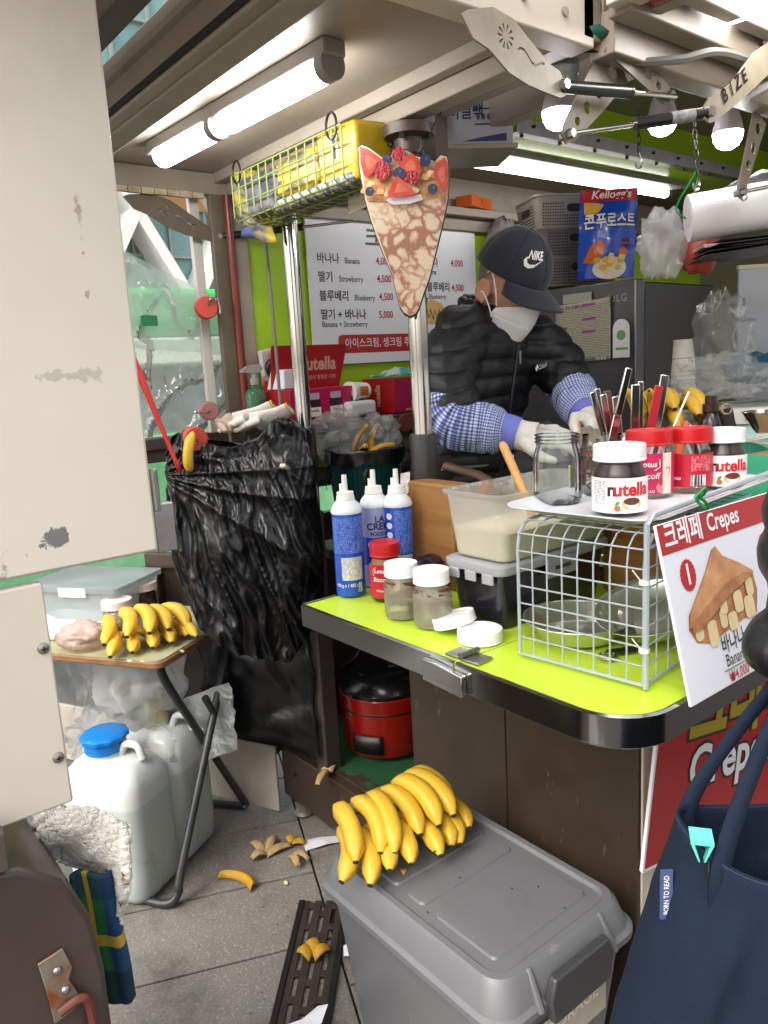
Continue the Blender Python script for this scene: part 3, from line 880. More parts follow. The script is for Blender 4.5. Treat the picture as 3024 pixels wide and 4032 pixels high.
def crepe_nodes(m, lo, hi, sc):
    t = m.node_tree; b = t.nodes['Principled BSDF']; N = t.nodes.new; L = t.links.new
    tc = N('ShaderNodeTexCoord'); no = N('ShaderNodeTexNoise'); no.inputs['Scale'].default_value = 22; no.inputs['Detail'].default_value = 4
    L(tc.outputs['Object'], no.inputs['Vector'])
    mx = N('ShaderNodeMix'); mx.data_type = 'VECTOR'; mx.inputs[0].default_value = .06; L(tc.outputs['Object'], mx.inputs[4]); L(no.outputs['Color'], mx.inputs[5])
    vo = N('ShaderNodeTexVoronoi'); vo.feature = 'DISTANCE_TO_EDGE'; vo.inputs['Scale'].default_value = sc; L(mx.outputs[1], vo.inputs['Vector'])
    n2 = N('ShaderNodeTexNoise'); n2.inputs['Scale'].default_value = 9; L(tc.outputs['Object'], n2.inputs['Vector'])
    ad = N('ShaderNodeMath'); ad.operation = 'MULTIPLY_ADD'; ad.inputs[1].default_value = .9; ad.inputs[2].default_value = -.42; L(n2.outputs[0], ad.inputs[0])
    su = N('ShaderNodeMath'); su.operation = 'ADD'; L(vo.outputs['Distance'], su.inputs[0]); L(ad.outputs[0], su.inputs[1])
    rp = N('ShaderNodeValToRGB'); e = rp.color_ramp.elements; e[0].color = C(lo); e[0].position = .02; e[1].color = C(hi); e[1].position = .2
    q = e.new(.09); q.color = C('c09478')
    L(su.outputs[0], rp.inputs[0]); L(rp.outputs[0], b.inputs['Base Color'])
crepe_nodes(M_crepe, '9a6450', 'd6c0a8', 34)
low = [p for p in outl if p[1] >= 455]
body_ = [(966, 455)] + [p for p in outl[14:27]] + [(798, 455)]
decal(cone, 'crepe_print', M_crepe, [tuple(V(cp(*p)).lerp(V(cp(880, 560)), .05)) for p in body_], lift(.0016))
decal(cone, 'rim_print', mat('crepe_rim', 'd2a878', .3, col2='a8683c', scale=40, ctr=.15), [tuple(V(cp(*p))) for p in [(798, 405), (830, 395), (880, 392), (930, 400), (964, 420), (963, 460), (900, 468), (830, 462), (803, 456)]], lift(.0022))
M_berry = mat('strawberry_print', 'b8322a', .25, col2='d05844', scale=30, ctr=.2)
M_rasp = mat('raspberry_print', 'a01c2c', .3, bump=.8, bscale=180)
M_blue = mat('blueberry_print', '232a44', .3, col2='3a4668', scale=40)
M_cream2 = mat('cream_print', 'd8ccd4', .4)
z = .0026
def fr(name, m, pts):
    global z
    z += .0004
    decal(cone, name, m, [cp(*p) for p in pts], lift(z))
    if m is M_berry:
        c_ = V((sum(p[0] for p in pts) / len(pts), sum(p[1] for p in pts) / len(pts))); z += .0003
        decal(cone, 'berry_core_print', mat('berry_core', 'd8806c', .3, col2='c04a3c', scale=60), [cp(*(c_.lerp(V(p), .5))) for p in pts], lift(z))
    if m is M_blue:
        z += .0003; c_ = V((sum(p[0] for p in pts) / len(pts), sum(p[1] for p in pts) / len(pts)))
        decal(cone, 'berry_shine_print', mat('berry_shine', '56628a', .3), circ(*cp(c_.x + 2, c_.y - 3), .003, 10), lift(z))
def ell(x, y, a, b_=None): return circ(x, y, a, 20, b_ or a)
for k in range(16):
    x, y = 802 + 10.2 * k + rnd.uniform(-4, 4), 440 + rnd.uniform(-26, 22)
    fr('flake_print', [mat('flake_a', 'd8a86c', .3), mat('flake_b', 'e4c498', .3), mat('flake_c', 'b87a44', .3)][k % 3], circ(x, y, 8, 7, 6, .25))
fr('cream_print', M_cream2, [(842, 460), (850, 454), (880, 456), (912, 454), (916, 464), (890, 470), (855, 469)])
fr('strawberry_print', M_berry, [(796, 356), (812, 362), (838, 382), (846, 392), (824, 400), (812, 412), (800, 408), (795, 385)])
fr('strawberry_print', M_berry, [(946, 398), (962, 388), (967, 400), (966, 440), (958, 455), (946, 436), (938, 420)])
fr('raspberry_print', M_rasp, ell(872, 376, 14, 14))
fr('strawberry_print', M_berry, [(870, 400), (884, 384), (898, 376), (910, 388), (916, 412), (908, 425), (876, 416)])
fr('blueberry_print', M_blue, ell(849, 384, 10, 9))
fr('raspberry_print', M_rasp, ell(837, 404, 17, 18))
fr('blueberry_print', M_blue, ell(924, 392, 11, 12))
fr('blueberry_print', M_blue, ell(871, 412, 12, 11))
fr('raspberry_print', M_rasp, ell(897, 422, 15, 13))
fr('strawberry_print', M_berry, [(845, 456), (856, 430), (867, 417), (880, 428), (893, 440), (901, 454), (875, 457)])
fr('blueberry_print', M_blue, ell(811, 442, 9, 9))
fr('blueberry_print', M_blue, ell(936, 447, 10, 10))
b = MB(); b.tube(spline([(.0, .02, .33), (.005, .045, .35), (.01, .06, .37), (.03, .075, .415), (.04, .08, .425)]), .0016, 6); b.obj('wire', mat('green_black_wire', '1c2a20', .4), cone)

# ---------------------------------------------------------------- green wire rack with magazines under the flap
rack = thing('wire_rack', 'lime green wire rack hanging under the flap rim, filled with packages', 'wire rack', (-1.68, 1.125, 1.85))
M_gw = mat('green_wire_coat', '76863a', .45)
rx0, rx1, ry0, ry1, rh = -.27, .235, -.055, .075, .125
def rackw(pts):
    b = MB(); b.tube(pts, .0022, 6); b.obj('wire', M_gw, rack)
for i in range(15):
    x = rx0 + (rx1 - rx0) * i / 14
    rackw([(x, ry0, rh), (x, ry0, .02), (x, ry0 + .02, 0), (x, ry1 - .02, 0), (x, ry1, .02), (x, ry1, rh)])
for y, z_ in ((ry0, rh), (ry0, .09), (ry0, .05), (ry0 + .01, .012), (ry0 + .05, -.002), (ry0 + .1, -.002), (ry1, .05), (ry1, rh)):
    rackw([(rx0, y, z_), (rx1, y, z_)])
for x, y in ((-.24, ry0), (.2, ry0)):
    b = MB(); b.tube([(x + .02 * math.cos(t), y, rh + .005 + .028 * math.sin(t)) for t in [2 * pi * i / 16 for i in range(16)]], .003, 6, closed=True); b.obj('hook', M_wire, rack)
for nm, lb, c_, d_, m, rx in (('yellow_package', 'yellow film wrapped package at the right end of the wire rack', (-1.49, 1.14, 1.925), (.15, .11, .125), mat('yellow_film', 'c8a818', .35, col2='8e7414', scale=14), .06),
                          ('yellow_package', 'flat yellow printed package in the middle of the wire rack', (-1.67, 1.14, 1.925), (.2, .105, .09), mat('yellow_print', 'c0a020', .35, col2='4a4428', scale=30, ctr=.08, stretch=(.4, 1, 1.5)), .0),
                          ('grey_package', 'dotted pale package lying at the bottom of the wire rack', (-1.6, 1.135, 1.866), (.34, .11, .028), mat('pale_pack', 'b4aea4', .4, col2='46506a', scale=70, ctr=.06), .0),
                          ('grey_package', 'dark grey film wrapped package at the left end of the wire rack', (-1.83, 1.135, 1.915), (.17, .105, .1), mat('grey_film', '74727e', .35, col2='3a3a48', scale=24, ctr=.1), .05)):
    o = thing(nm, lb, 'package', c_)
    b = MB(); b.box((0, 0, 0), d_); p = b.obj('wrapper', m, o, bev=.012, seg=3); p.rotation_euler = (rx, rx * .5, 0)
    if 'right end' in lb:
        b = MB(); b.box((.0, -d_[1] / 2 - .0005, .02), (.03, .001, .05)); b.obj('barcode_label', mat('barcode', 'e0dcd0', .5, col2='222222', scale=120, stretch=(1, 1, .05), ctr=.02), p)
bl = MB()
def drape(u, v_):
    p = V((-2.0 + .1 * u + .03 * v_, 1.085 + .05 * u, 1.99 - .17 * v_ - .03 * u * v_))
    return p + crumple(p, 9, .018, 3)
bl.grid(14, 16, drape); tag(bl.obj('hanging_wrapper', [mat('wrap_yellow_blue', 'b8a428', .35, col2='3c4c78', scale=9, ctr=.06)], solid=.002), 'yellow and blue film wrapper hanging at the left end of the wire rack', 'wrapper')
b = MB(); b.grid(10, 8, lambda u, v_: V((-1.54 + .12 * u, 1.14, 1.85 - .045 * v_ + .01 * u)) + crumple((u, v_, 1), 3, .012, 1)); tag(b.obj('paper_scrap', mat('scrap_tan', 'b4aa98', .8), solid=.001), 'torn tan paper scrap hanging below the wire rack', 'paper')

# ---------------------------------------------------------------- window side: clear sheet, magnets, strap
M_clear = film('clear_sheet', 'f6fcf8', .6, .35, .16, .2, 9, milky='eaf4ee', hl=.02)
def sheet(u, v_):
    yl, yr = .62, 1.16
    y = yl + (yr - yl) * u
    zt = 1.93 - .26 * u
    zb = 1.285
    p = V((-2.262, y, zb + (zt - zb) * v_))
    f = .03 * (1 - abs(noise.noise(V((y * 7 - p.z * 4, p.z * 3 + y * 3, 2))))) ** 6 + .007 * (1 - abs(noise.noise(V((y * 20, p.z * 9, 5))))) ** 5
    return p + V((f, 0, 0))
b = MB(); b.grid(70, 80, sheet); cs = tag(b.obj('plastic_sheet', M_clear), 'clear crinkled plastic windbreak sheet pinned to the rear corner post', 'plastic sheet')
b = MB(); b.grid(24, 20, lambda u, v_: V((-2.235, .62 + .54 * u, 1.93 - .26 * u - (.29 - .2 * abs(u - .35)) * v_)) + crumple((u * 2, v_, 3), 3, .012, 2)); b.obj('folded_flap', film('clear_fold', 'eef6f2', .6, .4, .12, .5, 9, milky='dcece4'), cs)
b = MB(); b.box((-2.21, .905, 1.622), (.006, .05, .03), rz=.1); b.obj('green_tape', mat('tape_green', '0e7a4a', .35), cs)
def magnet(loc, label, col, r_, hook):
    t = thing('hook_magnet', label, 'magnet hook', loc)
    b = MB(); b.lathe([(.006, -.018), (r_ - .003, -.018), (r_, -.014), (r_, .014), (r_ - .003, .018), (.006, .018)], 26); b.obj('disc', mat('mag_' + col, col, .5), t, rot=(0, pi / 2, -.25))
    b = MB(); b.tube(spline(hook), .003, 7); b.obj('hook', M_steel, t)
magnet((-2.17, 1.068, 1.655), 'red round hook magnet high on the rear corner post', 'c4443c', .033, [(.015, 0, 0), (.03, .0, .02), (.035, .02, .022), (.035, .028, 0), (.033, .028, -.02)])
magnet((-2.17, 1.045, 1.352), 'faded pink round hook magnet low on the rear corner post', '9a6468', .028, [(.015, 0, 0), (.035, -.03, -.006), (.03, -.055, 0), (.02, -.055, .008)])
magnet((-1.895, .865, 1.295), 'red round hook magnet holding a banana on the black bag', 'b8402e', .032, [(.015, 0, 0), (.035, -.01, -.008), (.038, -.028, -.008), (.033, -.036, 0)])
M_red = mat('red_webbing', 'b0140e', .6, bump=.1, bscale=300)
b = MB()
pA, pB = V((-2.1, .72, 1.86)), V((-1.87, .805, 1.215))
tw = lambda u: .013 * (1 - .45 * abs(math.sin(u * 5)))
b.grid(2, 24, lambda u, v_: pA.lerp(pB, v_) + V((.5, .6, 0)) * (u - .5) * 2 * tw(v_) + V((0, -.01 * math.sin(v_ * pi), 0)))
tag(b.obj('red_strap', M_red, solid=.002), 'red webbing strap running from the awning down to the black bag', 'strap')
# rear ledge under the window
b = MB(); b.box((-2.24, .86, 1.265), (.07, .62, .035)); b.box((-2.24, .86, 1.23), (.05, .62, .04)); part(b, 'window_ledge', M_brown2, bev=.003)

# background seen through the sheet: green-roofed stall and a white lattice building
bs = thing('market_stall', 'green roofed market stall behind the clear plastic sheet', 'market stall', (-6.3, 2.6, 0))
b = MB(); b.box((0, 0, 1.95), (1.4, 3.4, .35)); b.obj('roof', mat('stall_green', '1fa03c', .5, col2='3cbc5a', scale=2), bs, bev=.05)
b = MB(); b.box((.05, 0, 1.66), (1.45, 3.4, .2)); b.obj('valance', mat('valance_white', 'd8d8c8', .6), bs, bev=.02)
b = MB(); b.box((-.3, 0, 1.3), (.8, 3.2, .5)); b.obj('interior', mat('stall_dark', '3c4650', .7, col2='7a8a94', scale=4, ctr=.1), bs)
b = MB(); b.box((.1, 0, .55), (1.2, 3.2, 1.0)); b.obj('counter', mat('stall_green2', '4aa860', .5, col2='9cc8a0', scale=3), bs, bev=.03)
for k in range(7): b = MB(); b.ball((.5, -1.2 + k * .38, 1.1), .07, 10); b.obj('goods', mat('stall_goods', '803838', .6, col2='303a44', scale=6), bs)
bd = thing('building', 'white building with diagonal lattice beams over teal glass', 'building', (-18, 6, 0))
b = MB(); b.box((-1, 0, 6), (1, 22, 14)); b.obj('glazing', mat('teal_glass', '5c8a8c', .15, col2='86a8a4', scale=.7, stretch=(1, 1, 3)), bd)
M_bw = mat('building_white', 'dcdcd8', .6)
b = MB()
for k in range(-6, 7):
    y = k * 2.4
    for s_ in (-1, 1): b = MB(); b.beam((.003 * s_, y, -1), (.003 * s_, y + 4.6 * s_, 7), .25, .9, upv=(1, 0, 0)); b.obj('lattice_beam', M_bw, bd)
for k in range(24): b = MB(); b.box((-.45, -11 + k * .95, 5), (.1, .07, 12)); b.obj('mullion', mat('mullion_grey', '8a948e', .4), bd)
for k in range(9): b = MB(); b.box((-.44, 0, .5 + k * 1.3), (.1, 22, .07)); b.obj('mullion', mat('mullion_grey', '8a948e', .4), bd)
b = MB(); b.box((-.42, 2, 6.2), (.1, 6, 1.4)); b.obj('wood_panel', mat('wood_tan', 'b48a58', .6), bd)
# ---------------------------------------------------------------- bananas
M_ban = mat('banana_skin', 'dcb236', .45, col2='caa02a', scale=7, amt=.5, bump=.02, bscale=50)
wear_marks(M_ban, '6a4418', 38, (1, 1, 1), .7, .05, .6)
wear_marks(M_ban, '9a9a34', 3, (1, 1, 1), .6, .15, .35)
wear_marks(M_ban, 'a87820', 11, (1, 2, 2), .6, .1, .4)
M_bant = mat('banana_tip', '3a2a14', .8)
M_bang = mat('banana_stalk', 'a8942c', .6, col2='6a5a20', scale=40)
def banana_shape(L=.18, bend=1.25, r_=.0175, n=15, k=14, tipdark=True):
    """lies in the xz plane, stalk at the origin, bows upwards, tip at +x"""
    b = MB()
    vs = []; fs = []; ms = []
    rad = L / bend
    us = [0, .02, .05, .1, .17] + [.17 + .76 * i / 9 for i in range(1, 10)] + [.965, .985, 1]
    k = len(us) - 1
    for i, u in enumerate(us):
        a = bend * (u - .5)
        p = V((rad * (math.sin(a) + math.sin(bend / 2)), 0, rad * (math.cos(a) - math.cos(bend / 2))))
        d = V((math.cos(a), 0, -math.sin(a)))
        nrm = V((math.sin(a), 0, math.cos(a)))
        s = (.36 if u < .03 else .36 + .64 * min(1, (u - .03) / .16) ** .7) * (1 if u < .78 else (.30 if u > .97 else max(.3, math.cos((u - .78) / .2 * 1.3))))
        for j in range(n):
            t = 2 * pi * j / n
            q = r_ * s * (1 + .07 * math.cos(5 * t))
            vs.append(p + nrm * math.cos(t) * q + V((0, 1, 0)) * math.sin(t) * q)
    for i in range(k):
        for j in range(n):
            fs.append((i * n + j, i * n + (j + 1) % n, (i + 1) * n + (j + 1) % n, (i + 1) * n + j))
            ms.append(1 if i == 0 else (2 if i >= k - 1 else 0))
    fs.append(tuple(range(n - 1, -1, -1))); ms.append(1)
    fs.append(tuple(k * n + j for j in range(n))); ms.append(2)
    b.v = vs; b.f = fs; b.m = ms
    return b
BAN = [banana_shape(.185, 1.25, .0205).mesh('banana', [M_ban, M_bang, M_bant], ang=80), banana_shape(.172, 1.05, .02).mesh('banana', [M_ban, M_bang, M_bant], ang=80), banana_shape(.178, 1.4, .0205).mesh('banana', [M_ban, M_bang, M_bant], ang=80)]
def bunch(name, label, loc, rz, rows, cat='bananas', tilt=0):
    t = thing(name, label, cat, loc, rz)
    for (x, y, z_, yaw, pitch, roll, k, sc) in rows:
        o = bpy.data.objects.new('banana', BAN[k]); COL.objects.link(o); o.parent = t
        o.location = (x, y, z_); o.rotation_euler = Euler((roll, pitch, yaw), 'XYZ'); o.scale = (sc,) * 3
    return t
rows = []
for i in range(8):      # lower hand, tips on the lid
    u = i / 7
    rows.append((-.035 + .025 * math.sin(u * 3), -.1 + .215 * u, .024 + .003 * (i % 2), R(-16 + 16 * u + rnd.uniform(-8, 8)), R(rnd.uniform(-1, 5)), R(-50 + rnd.uniform(-14, 14)), i % 3, .98))
for i in range(7):      # upper hand over it
    u = i / 6
    rows.append((-.075 + .03 * math.sin(u * pi), -.11 + .215 * u, .062 + .022 * math.sin(.5 + u * 2.2), R(-22 + 20 * u + rnd.uniform(-7, 7)), R(9 + 4 * math.sin(u * 5)), R(-42 + rnd.uniform(-14, 14)), (i + 1) % 3, rnd.uniform(.95, 1.06)))
rows.append((-.06, -.115, .026, R(-34), R(4), R(-55), 2, 1.0))
b_ = bunch('banana_bunch', 'large bunch of yellow bananas lying on the grey bin lid', (-1.172, .902, .485), 0, rows); b_.scale = (.95, .95, .95)
b = MB(); b.tube([(-.075, -.1, .045), (-.06, 0, .06), (-.06, .1, .05)], [.014, .018, .014], 10); b.obj('crown', M_bang, b_)

# ---------------------------------------------------------------- grey storage bin
M_bin = mat('bin_grey', '6e6e70', .42, col2='666668', scale=4, amt=.5, bump=.03, bscale=300, rvar=.06)
wear_marks(M_bin, '9a9a98', 8, (3, 1, 1), .66, .05, .35)
wear_marks(M_bin, '45423e', 3, (1, 1, 1), .56, .15, .35)
wear_marks(M_bin, '2a2724', 80, (1, 1, 1), .75, .02, .7)
bx0, bx1, by0, by1 = -1.255, -.722, .735, 1.12
bcx, bcy = (bx0 + bx1) / 2, (by0 + by1) / 2
bn = thing('storage_bin', 'large grey plastic storage bin with embossed lid below the counter', 'storage bin', (bcx, bcy, 0))
def ring(hx, hy, r_, z_, n=6): return [(x, y, z_) for x, y in rrect(-hx, -hy, hx, hy, r_, n)]
def loft(b, rings, cap0=True, cap1=True, mi=0):
    n = len(rings[0]); o = len(b.v)
    vs = [p for r_ in rings for p in r_]
    fs = [(i * n + j, i * n + (j + 1) % n, (i + 1) * n + (j + 1) % n, (i + 1) * n + j) for i in range(len(rings) - 1) for j in range(n)]
    if cap0: fs.append(tuple(range(n - 1, -1, -1)))
    if cap1: fs.append(tuple((len(rings) - 1) * n + j for j in range(n)))
    b.add(vs, fs, mi); return b
hx, hy = (bx1 - bx0) / 2, (by1 - by0) / 2
b = loft(MB(), [ring(hx - .06, hy - .06, .03, .006), ring(hx - .02, hy - .02, .04, .40)]); b.obj('tub', M_bin, bn)
lid = loft(MB(), [ring(hx - .004, hy - .004, .05, .395), ring(hx, hy, .05, .4), ring(hx, hy, .05, .412), ring(hx - .008, hy - .008, .05, .418), ring(hx - .022, hy - .022, .045, .462), ring(hx - .03, hy - .03, .04, .47), ring(hx - .042, hy - .042, .035, .47), ring(hx - .048, hy - .048, .03, .464)]).obj('lid', M_bin, bn, ang=30)
for (x0, x1, y0, y1) in ((-hx + .065, -hx + .2, -hy + .068, hy - .068), (-hx + .225, -hx + .275, -hy + .068, hy - .068), (-hx + .305, hx - .075, -hy + .068, hy - .068)):
    b = loft(MB(), [[(x, y, .4645) for x, y in rrect(x0, y0, x1, y1, .012)], [(x, y, .4685) for x, y in rrect(x0 + .003, y0 + .003, x1 - .003, y1 - .003, .01)]], cap0=False); b.obj('raised_panel', M_bin, lid)
# end handle clip
b = MB(); b.prism([(-.075, .372), (.075, .372), (.085, .42), (.072, .455), (-.072, .455), (-.085, .42)], hx - .006, hx + .012, 'x'); b.obj('clip_handle', mat('clip_grey', '3e3e40', .4), lid, bev=.004)
for s in (-1, 1): b = MB(); b.beam((hx - .03, s * .095, .468), (hx + .004, s * .1, .405), .012, .012); b.obj('lid_rib', M_bin, lid, bev=.004)
b = MB(); b.box((hx - .018, .0, .315), (.0015, .2, .075)); lb = b.obj('label', mat('label_grey', 'b8b0a4', .5, col2='a09888', scale=10), bn)
write(bn, 'STORAGE', .035, mat('label_print', 'd8d0c4', .5), onplane((hx - .0168, .0, .33), (0, 1, 0), (0, 0, 1)), bold=.02)
b = MB()
for x, y in ((.09, .03), (.12, .07), (.19, .06), (.0, -.02), (.03, -.13)): b.ball((x, y, .4692), (.003, .002, .0008), 6)
b.obj('grit', mat('grit', '241f1c', .9), lid)
b = MB(); b.add([(-.1, -.09, .4695), (-.08, -.095, .4698), (-.085, -.083, .4712), (-.094, -.078, .4698)], [(0, 1, 2, 3)]); tag(b.obj('banana_scrap', mat('scrap_peel', 'c89048', .8), loc=(bcx, bcy, 0), solid=.002), 'small orange scrap lying on the grey bin lid', 'scrap')

# ---------------------------------------------------------------- peels, papers and crumbs on the ground
M_peel = mat('peel_inside', 'c4ac7c', .8, col2='8e6e46', scale=14, stretch=(1, 6, 1))
M_peelo = mat('peel_outside', 'c89a1a', .6, col2='8a6414', scale=10)
def peel(name, label, loc, rz, lobes, m=None, L=.085, curl=.03, cat='banana peel'):
    t = thing(name, label, cat, loc, rz)
    for (a, ln, wd, cu) in lobes:
        b = MB()
        def f(u, v_):
            s = (v_ - .5) * 2
            wdt = wd * (1 - .55 * u ** 2)
            x = ln * u
            return (x * math.cos(a) - s * wdt * math.sin(a), x * math.sin(a) + s * wdt * math.cos(a), .003 + cu * math.sin(u * 2.6) + .008 * (1 - s * s) * (1 - .5 * u))
        b.grid(10, 6, f); b.obj('strip', m or M_peel, t, solid=.0025)
    b = MB(); b.ball((0, 0, .006), (.009, .009, .006), 8); b.obj('stalk', M_bant, t)
    return t
peel('banana_peel', 'brown dried banana peel opened into strips, left of a paper scrap', (-1.94, .98, .002), 2.2, [(0, .075, .018, .018), (1.1, .07, .018, .02), (-.9, .08, .02, .012), (2.6, .05, .017, .02)])
peel('banana_peel', 'brown split banana peel curled nearest the grey bin', (-1.875, 1.035, .002), -.3, [(0, .07, .016, .02), (.55, .07, .014, .026)])
peel('banana_peel', 'short yellow peel end beside the brown dried peel', (-1.93, 1.075, .002), .5, [(0, .04, .018, .012), (2.8, .03, .016, .012)], M_peelo)
peel('banana_peel', 'cup of yellow banana peel lying on the drain grate', (-1.48, .85, .012), 2.5, [(0, .05, .022, .014), (1.2, .04, .02, .016), (-1.2, .045, .02, .014)], M_peelo)
peel('banana_peel', 'pale banana peel hanging over the cabinet sill', (-1.86, 1.17, .235), -.9, [(0, .09, .014, .012), (2.9, .06, .02, .01)], M_peel)
# a long yellow peel
t = thing('banana_peel', 'long curved yellow banana peel lying alone on the paving', 'banana peel', (-1.885, .862, .012), .35)
b = MB()
b.grid(18, 7, lambda u, v_: ((.075 * math.sin((u - .5) * 2.0)), .05 * math.cos((u - .5) * 2.0) - .04 + (v_ - .5) * .036 * (1 - .3 * abs(u - .5)), -.006 + .016 * math.sin(v_ * pi)))
b.obj('skin', M_peelo, t, solid=.003)
def scrap(name, label, pts, m, lift=.006, cat='paper'):
    c_ = sum((V(p) for p in pts), V()) / len(pts)
    b = MB(); b.add([V(p) - c_ for p in pts] + [V((0, 0, lift))], [(i, (i + 1) % len(pts), len(pts)) for i in range(len(pts))])
    return tag(b.obj(name, m, loc=c_, solid=.0006, smooth=False), label, cat)
M_paper = mat('paper_white', 'd4d2d6', .8)
scrap('paper_scrap', 'creased white receipt on the paving behind the grey bin', [(-1.92, 1.1, .004), (-1.87, 1.08, .004), (-1.84, 1.14, .014), (-1.83, 1.19, .004), (-1.86, 1.2, .006), (-1.9, 1.15, .004)], M_paper)
scrap('paper_scrap', 'crumpled white tissue on the drain grate at the lower edge', [(-1.36, .665, .012), (-1.33, .7, .016), (-1.31, .755, .05), (-1.29, .77, .06), (-1.275, .74, .04), (-1.3, .7, .022), (-1.32, .66, .016)], M_paper, .01)
scrap('paper_scrap', 'small white tissue wedged between the drain and the bin', [(-1.46, .93, .012), (-1.43, .95, .03), (-1.4, .955, .035), (-1.4, .93, .02), (-1.43, .91, .012)], M_paper, .02)
b = MB()
for i in range(60):
    x, y = rnd.uniform(-2.0, -1.35), rnd.uniform(.62, 1.1)
    s = rnd.uniform(.001, .0032)
    b.ball((x, y, s * .5 + .001), (s * 1.5, s, s * .6), 5)
tag(b.obj('crumbs', mat('crumb', '9a8a70', .9, col2='3a3028', scale=3)), 'scattered crumbs and grit on the paving', None, kind='stuff')
b = MB(); b.ball((-1.78, .955, .006), (.009, .006, .005), 8); tag(b.obj('nut', mat('nut_cream', 'd8cca8', .6)), 'pale nut lying on the paving beside the grey bin', 'nut')

# ---------------------------------------------------------------- rice cooker in the cabinet
rc = thing('rice_cooker', 'red rice cooker with black lid standing on green turf in the cabinet', 'rice cooker', (-1.875, 1.425, .24), -.6)
rc.scale = (1, 1, 1)
M_rc = mat('cooker_red', '8a100c', .22, coat=.4)
b = MB(); b.lathe([(.11, .0), (.135, .012), (.142, .03), (.146, .15), (.146, .2), (.142, .205)], 40); b.obj('body', M_rc, rc)
b = MB(); b.lathe([(.1455, .153), (.1468, .155), (.1468, .159), (.1455, .161)], 40); b.obj('groove', M_black, rc)
b = MB(); b.lathe([(.143, .204), (.144, .215), (.12, .245), (.07, .262), (.0, .265)], 40); b.obj('lid', mat('cooker_lid', '101010', .2), rc)
b = MB(); b.lathe([(.02, .262), (.02, .27), (.0, .27)], 20, (.03, -.06, -.012)); b.obj('steam_vent', M_alu, rc)
b = MB(); b.box((-.02, .03, .268), (.09, .03, .012)); b.obj('lid_handle', M_black, rc, bev=.004)
b = MB(); b.grid(8, 2, lambda u, v_: (.149 * math.cos(-.85 + .7 * u), .149 * math.sin(-.85 + .7 * u), .03 + .06 * v_)); b.obj('control_panel', M_black, rc, solid=.004)
b = MB(); b.tube(spline([(-.14, .02, .05), (-.2, -.02, .16), (-.19, -.1, .2), (-.14, -.13, .22), (-.12, -.08, .26), (-.16, -.05, .32)]), .005, 7); b.obj('cord', M_black, rc)

# ---------------------------------------------------------------- folding table with its load
TC = V((-1.9, .705, .72)); q1 = V((-.53, .848, 0)); q2 = V((-.848, -.53, 0))
tb = thing('folding_table', 'worn folding table with green top and wood edge beside the stall', 'table', TC - V((0, 0, .72)), math.atan2(-q2.y, -q2.x))
# local frame: -x runs away along the long side, +y along the short side
W_, L_ = .46, .9
b = MB(); b.prism(rrect(-L_, 0, 0, W_, .03), .695, .715, 'z'); b.obj('edge', mat('table_wood', '6a4428', .6, col2='94704a', scale=16, stretch=(1, 1, 4), bump=.1), tb, bev=.004)
b = MB(); b.prism(rrect(-L_ + .006, .006, -.006, W_ - .006, .028), .715, .719, 'z'); b.obj('top', mat('table_green', '8c8e6a', .55, col2='a8a684', scale=8, bump=.03), tb)
b = MB()
for x, y in ((-.06, .006), (-.02, .03), (-.004, .1), (-.1, .004)): b.ball((x, y, .712), (.012, .004, .005), 7)
b.obj('chipped_edge', mat('chip_cream', 'c8bc94', .7), tb)
M_leg = mat('leg_black', '26282a', .35, col2='3a3a3a', scale=30)
for x in (-.02, -.82):
    b = MB(); b.tube(spline([(x, .40, .69), (x, .36, .62), (x, .03, .12), (x, -.01, .04), (x - .03, -.03, .013), (x - .14, -.03, .013)], 6), .0125, 10); b.obj('leg', M_leg, tb)
    b = MB(); b.tube(spline([(x - .06, .05, .69), (x - .06, .1, .66), (x - .06, .14, .57), (x - .06, .44, .07), (x - .06, .46, .02), (x - .09, .46, .013), (x - .19, .45, .013)], 6), .0125, 10); b.obj('leg', M_leg, tb)
    b = MB(); b.tube([(x + .01, .2, .53), (x + .01, .235, .47)], .011, 8); b.obj('leg_latch', M_leg, tb)
rows = []
for i in range(5): rows.append((-.02 + .015 * math.sin(i), -.075 + .036 * i, .02, R(-14 + 7 * i), R(2), R(-42 + rnd.uniform(-8, 8)), i % 3, .92))
for i in range(5): rows.append((-.05 + .02 * math.sin(i * .8), -.075 + .038 * i, .064 + .016 * math.sin(i * .9), R(-16 + 7 * i), R(8), R(-40 + rnd.uniform(-8, 8)), (i + 1) % 3, .98))
bunch('banana_bunch', 'bunch of ripe bananas on the green folding table', (-2.12, .735, .72), -.1, rows)
t = bunch('banana', 'single cut banana lying on the table against the black bag', (-2.08, .86, .722), -.15, [(0, 0, .018, 0, 0, .4, 1, .75)], 'banana')
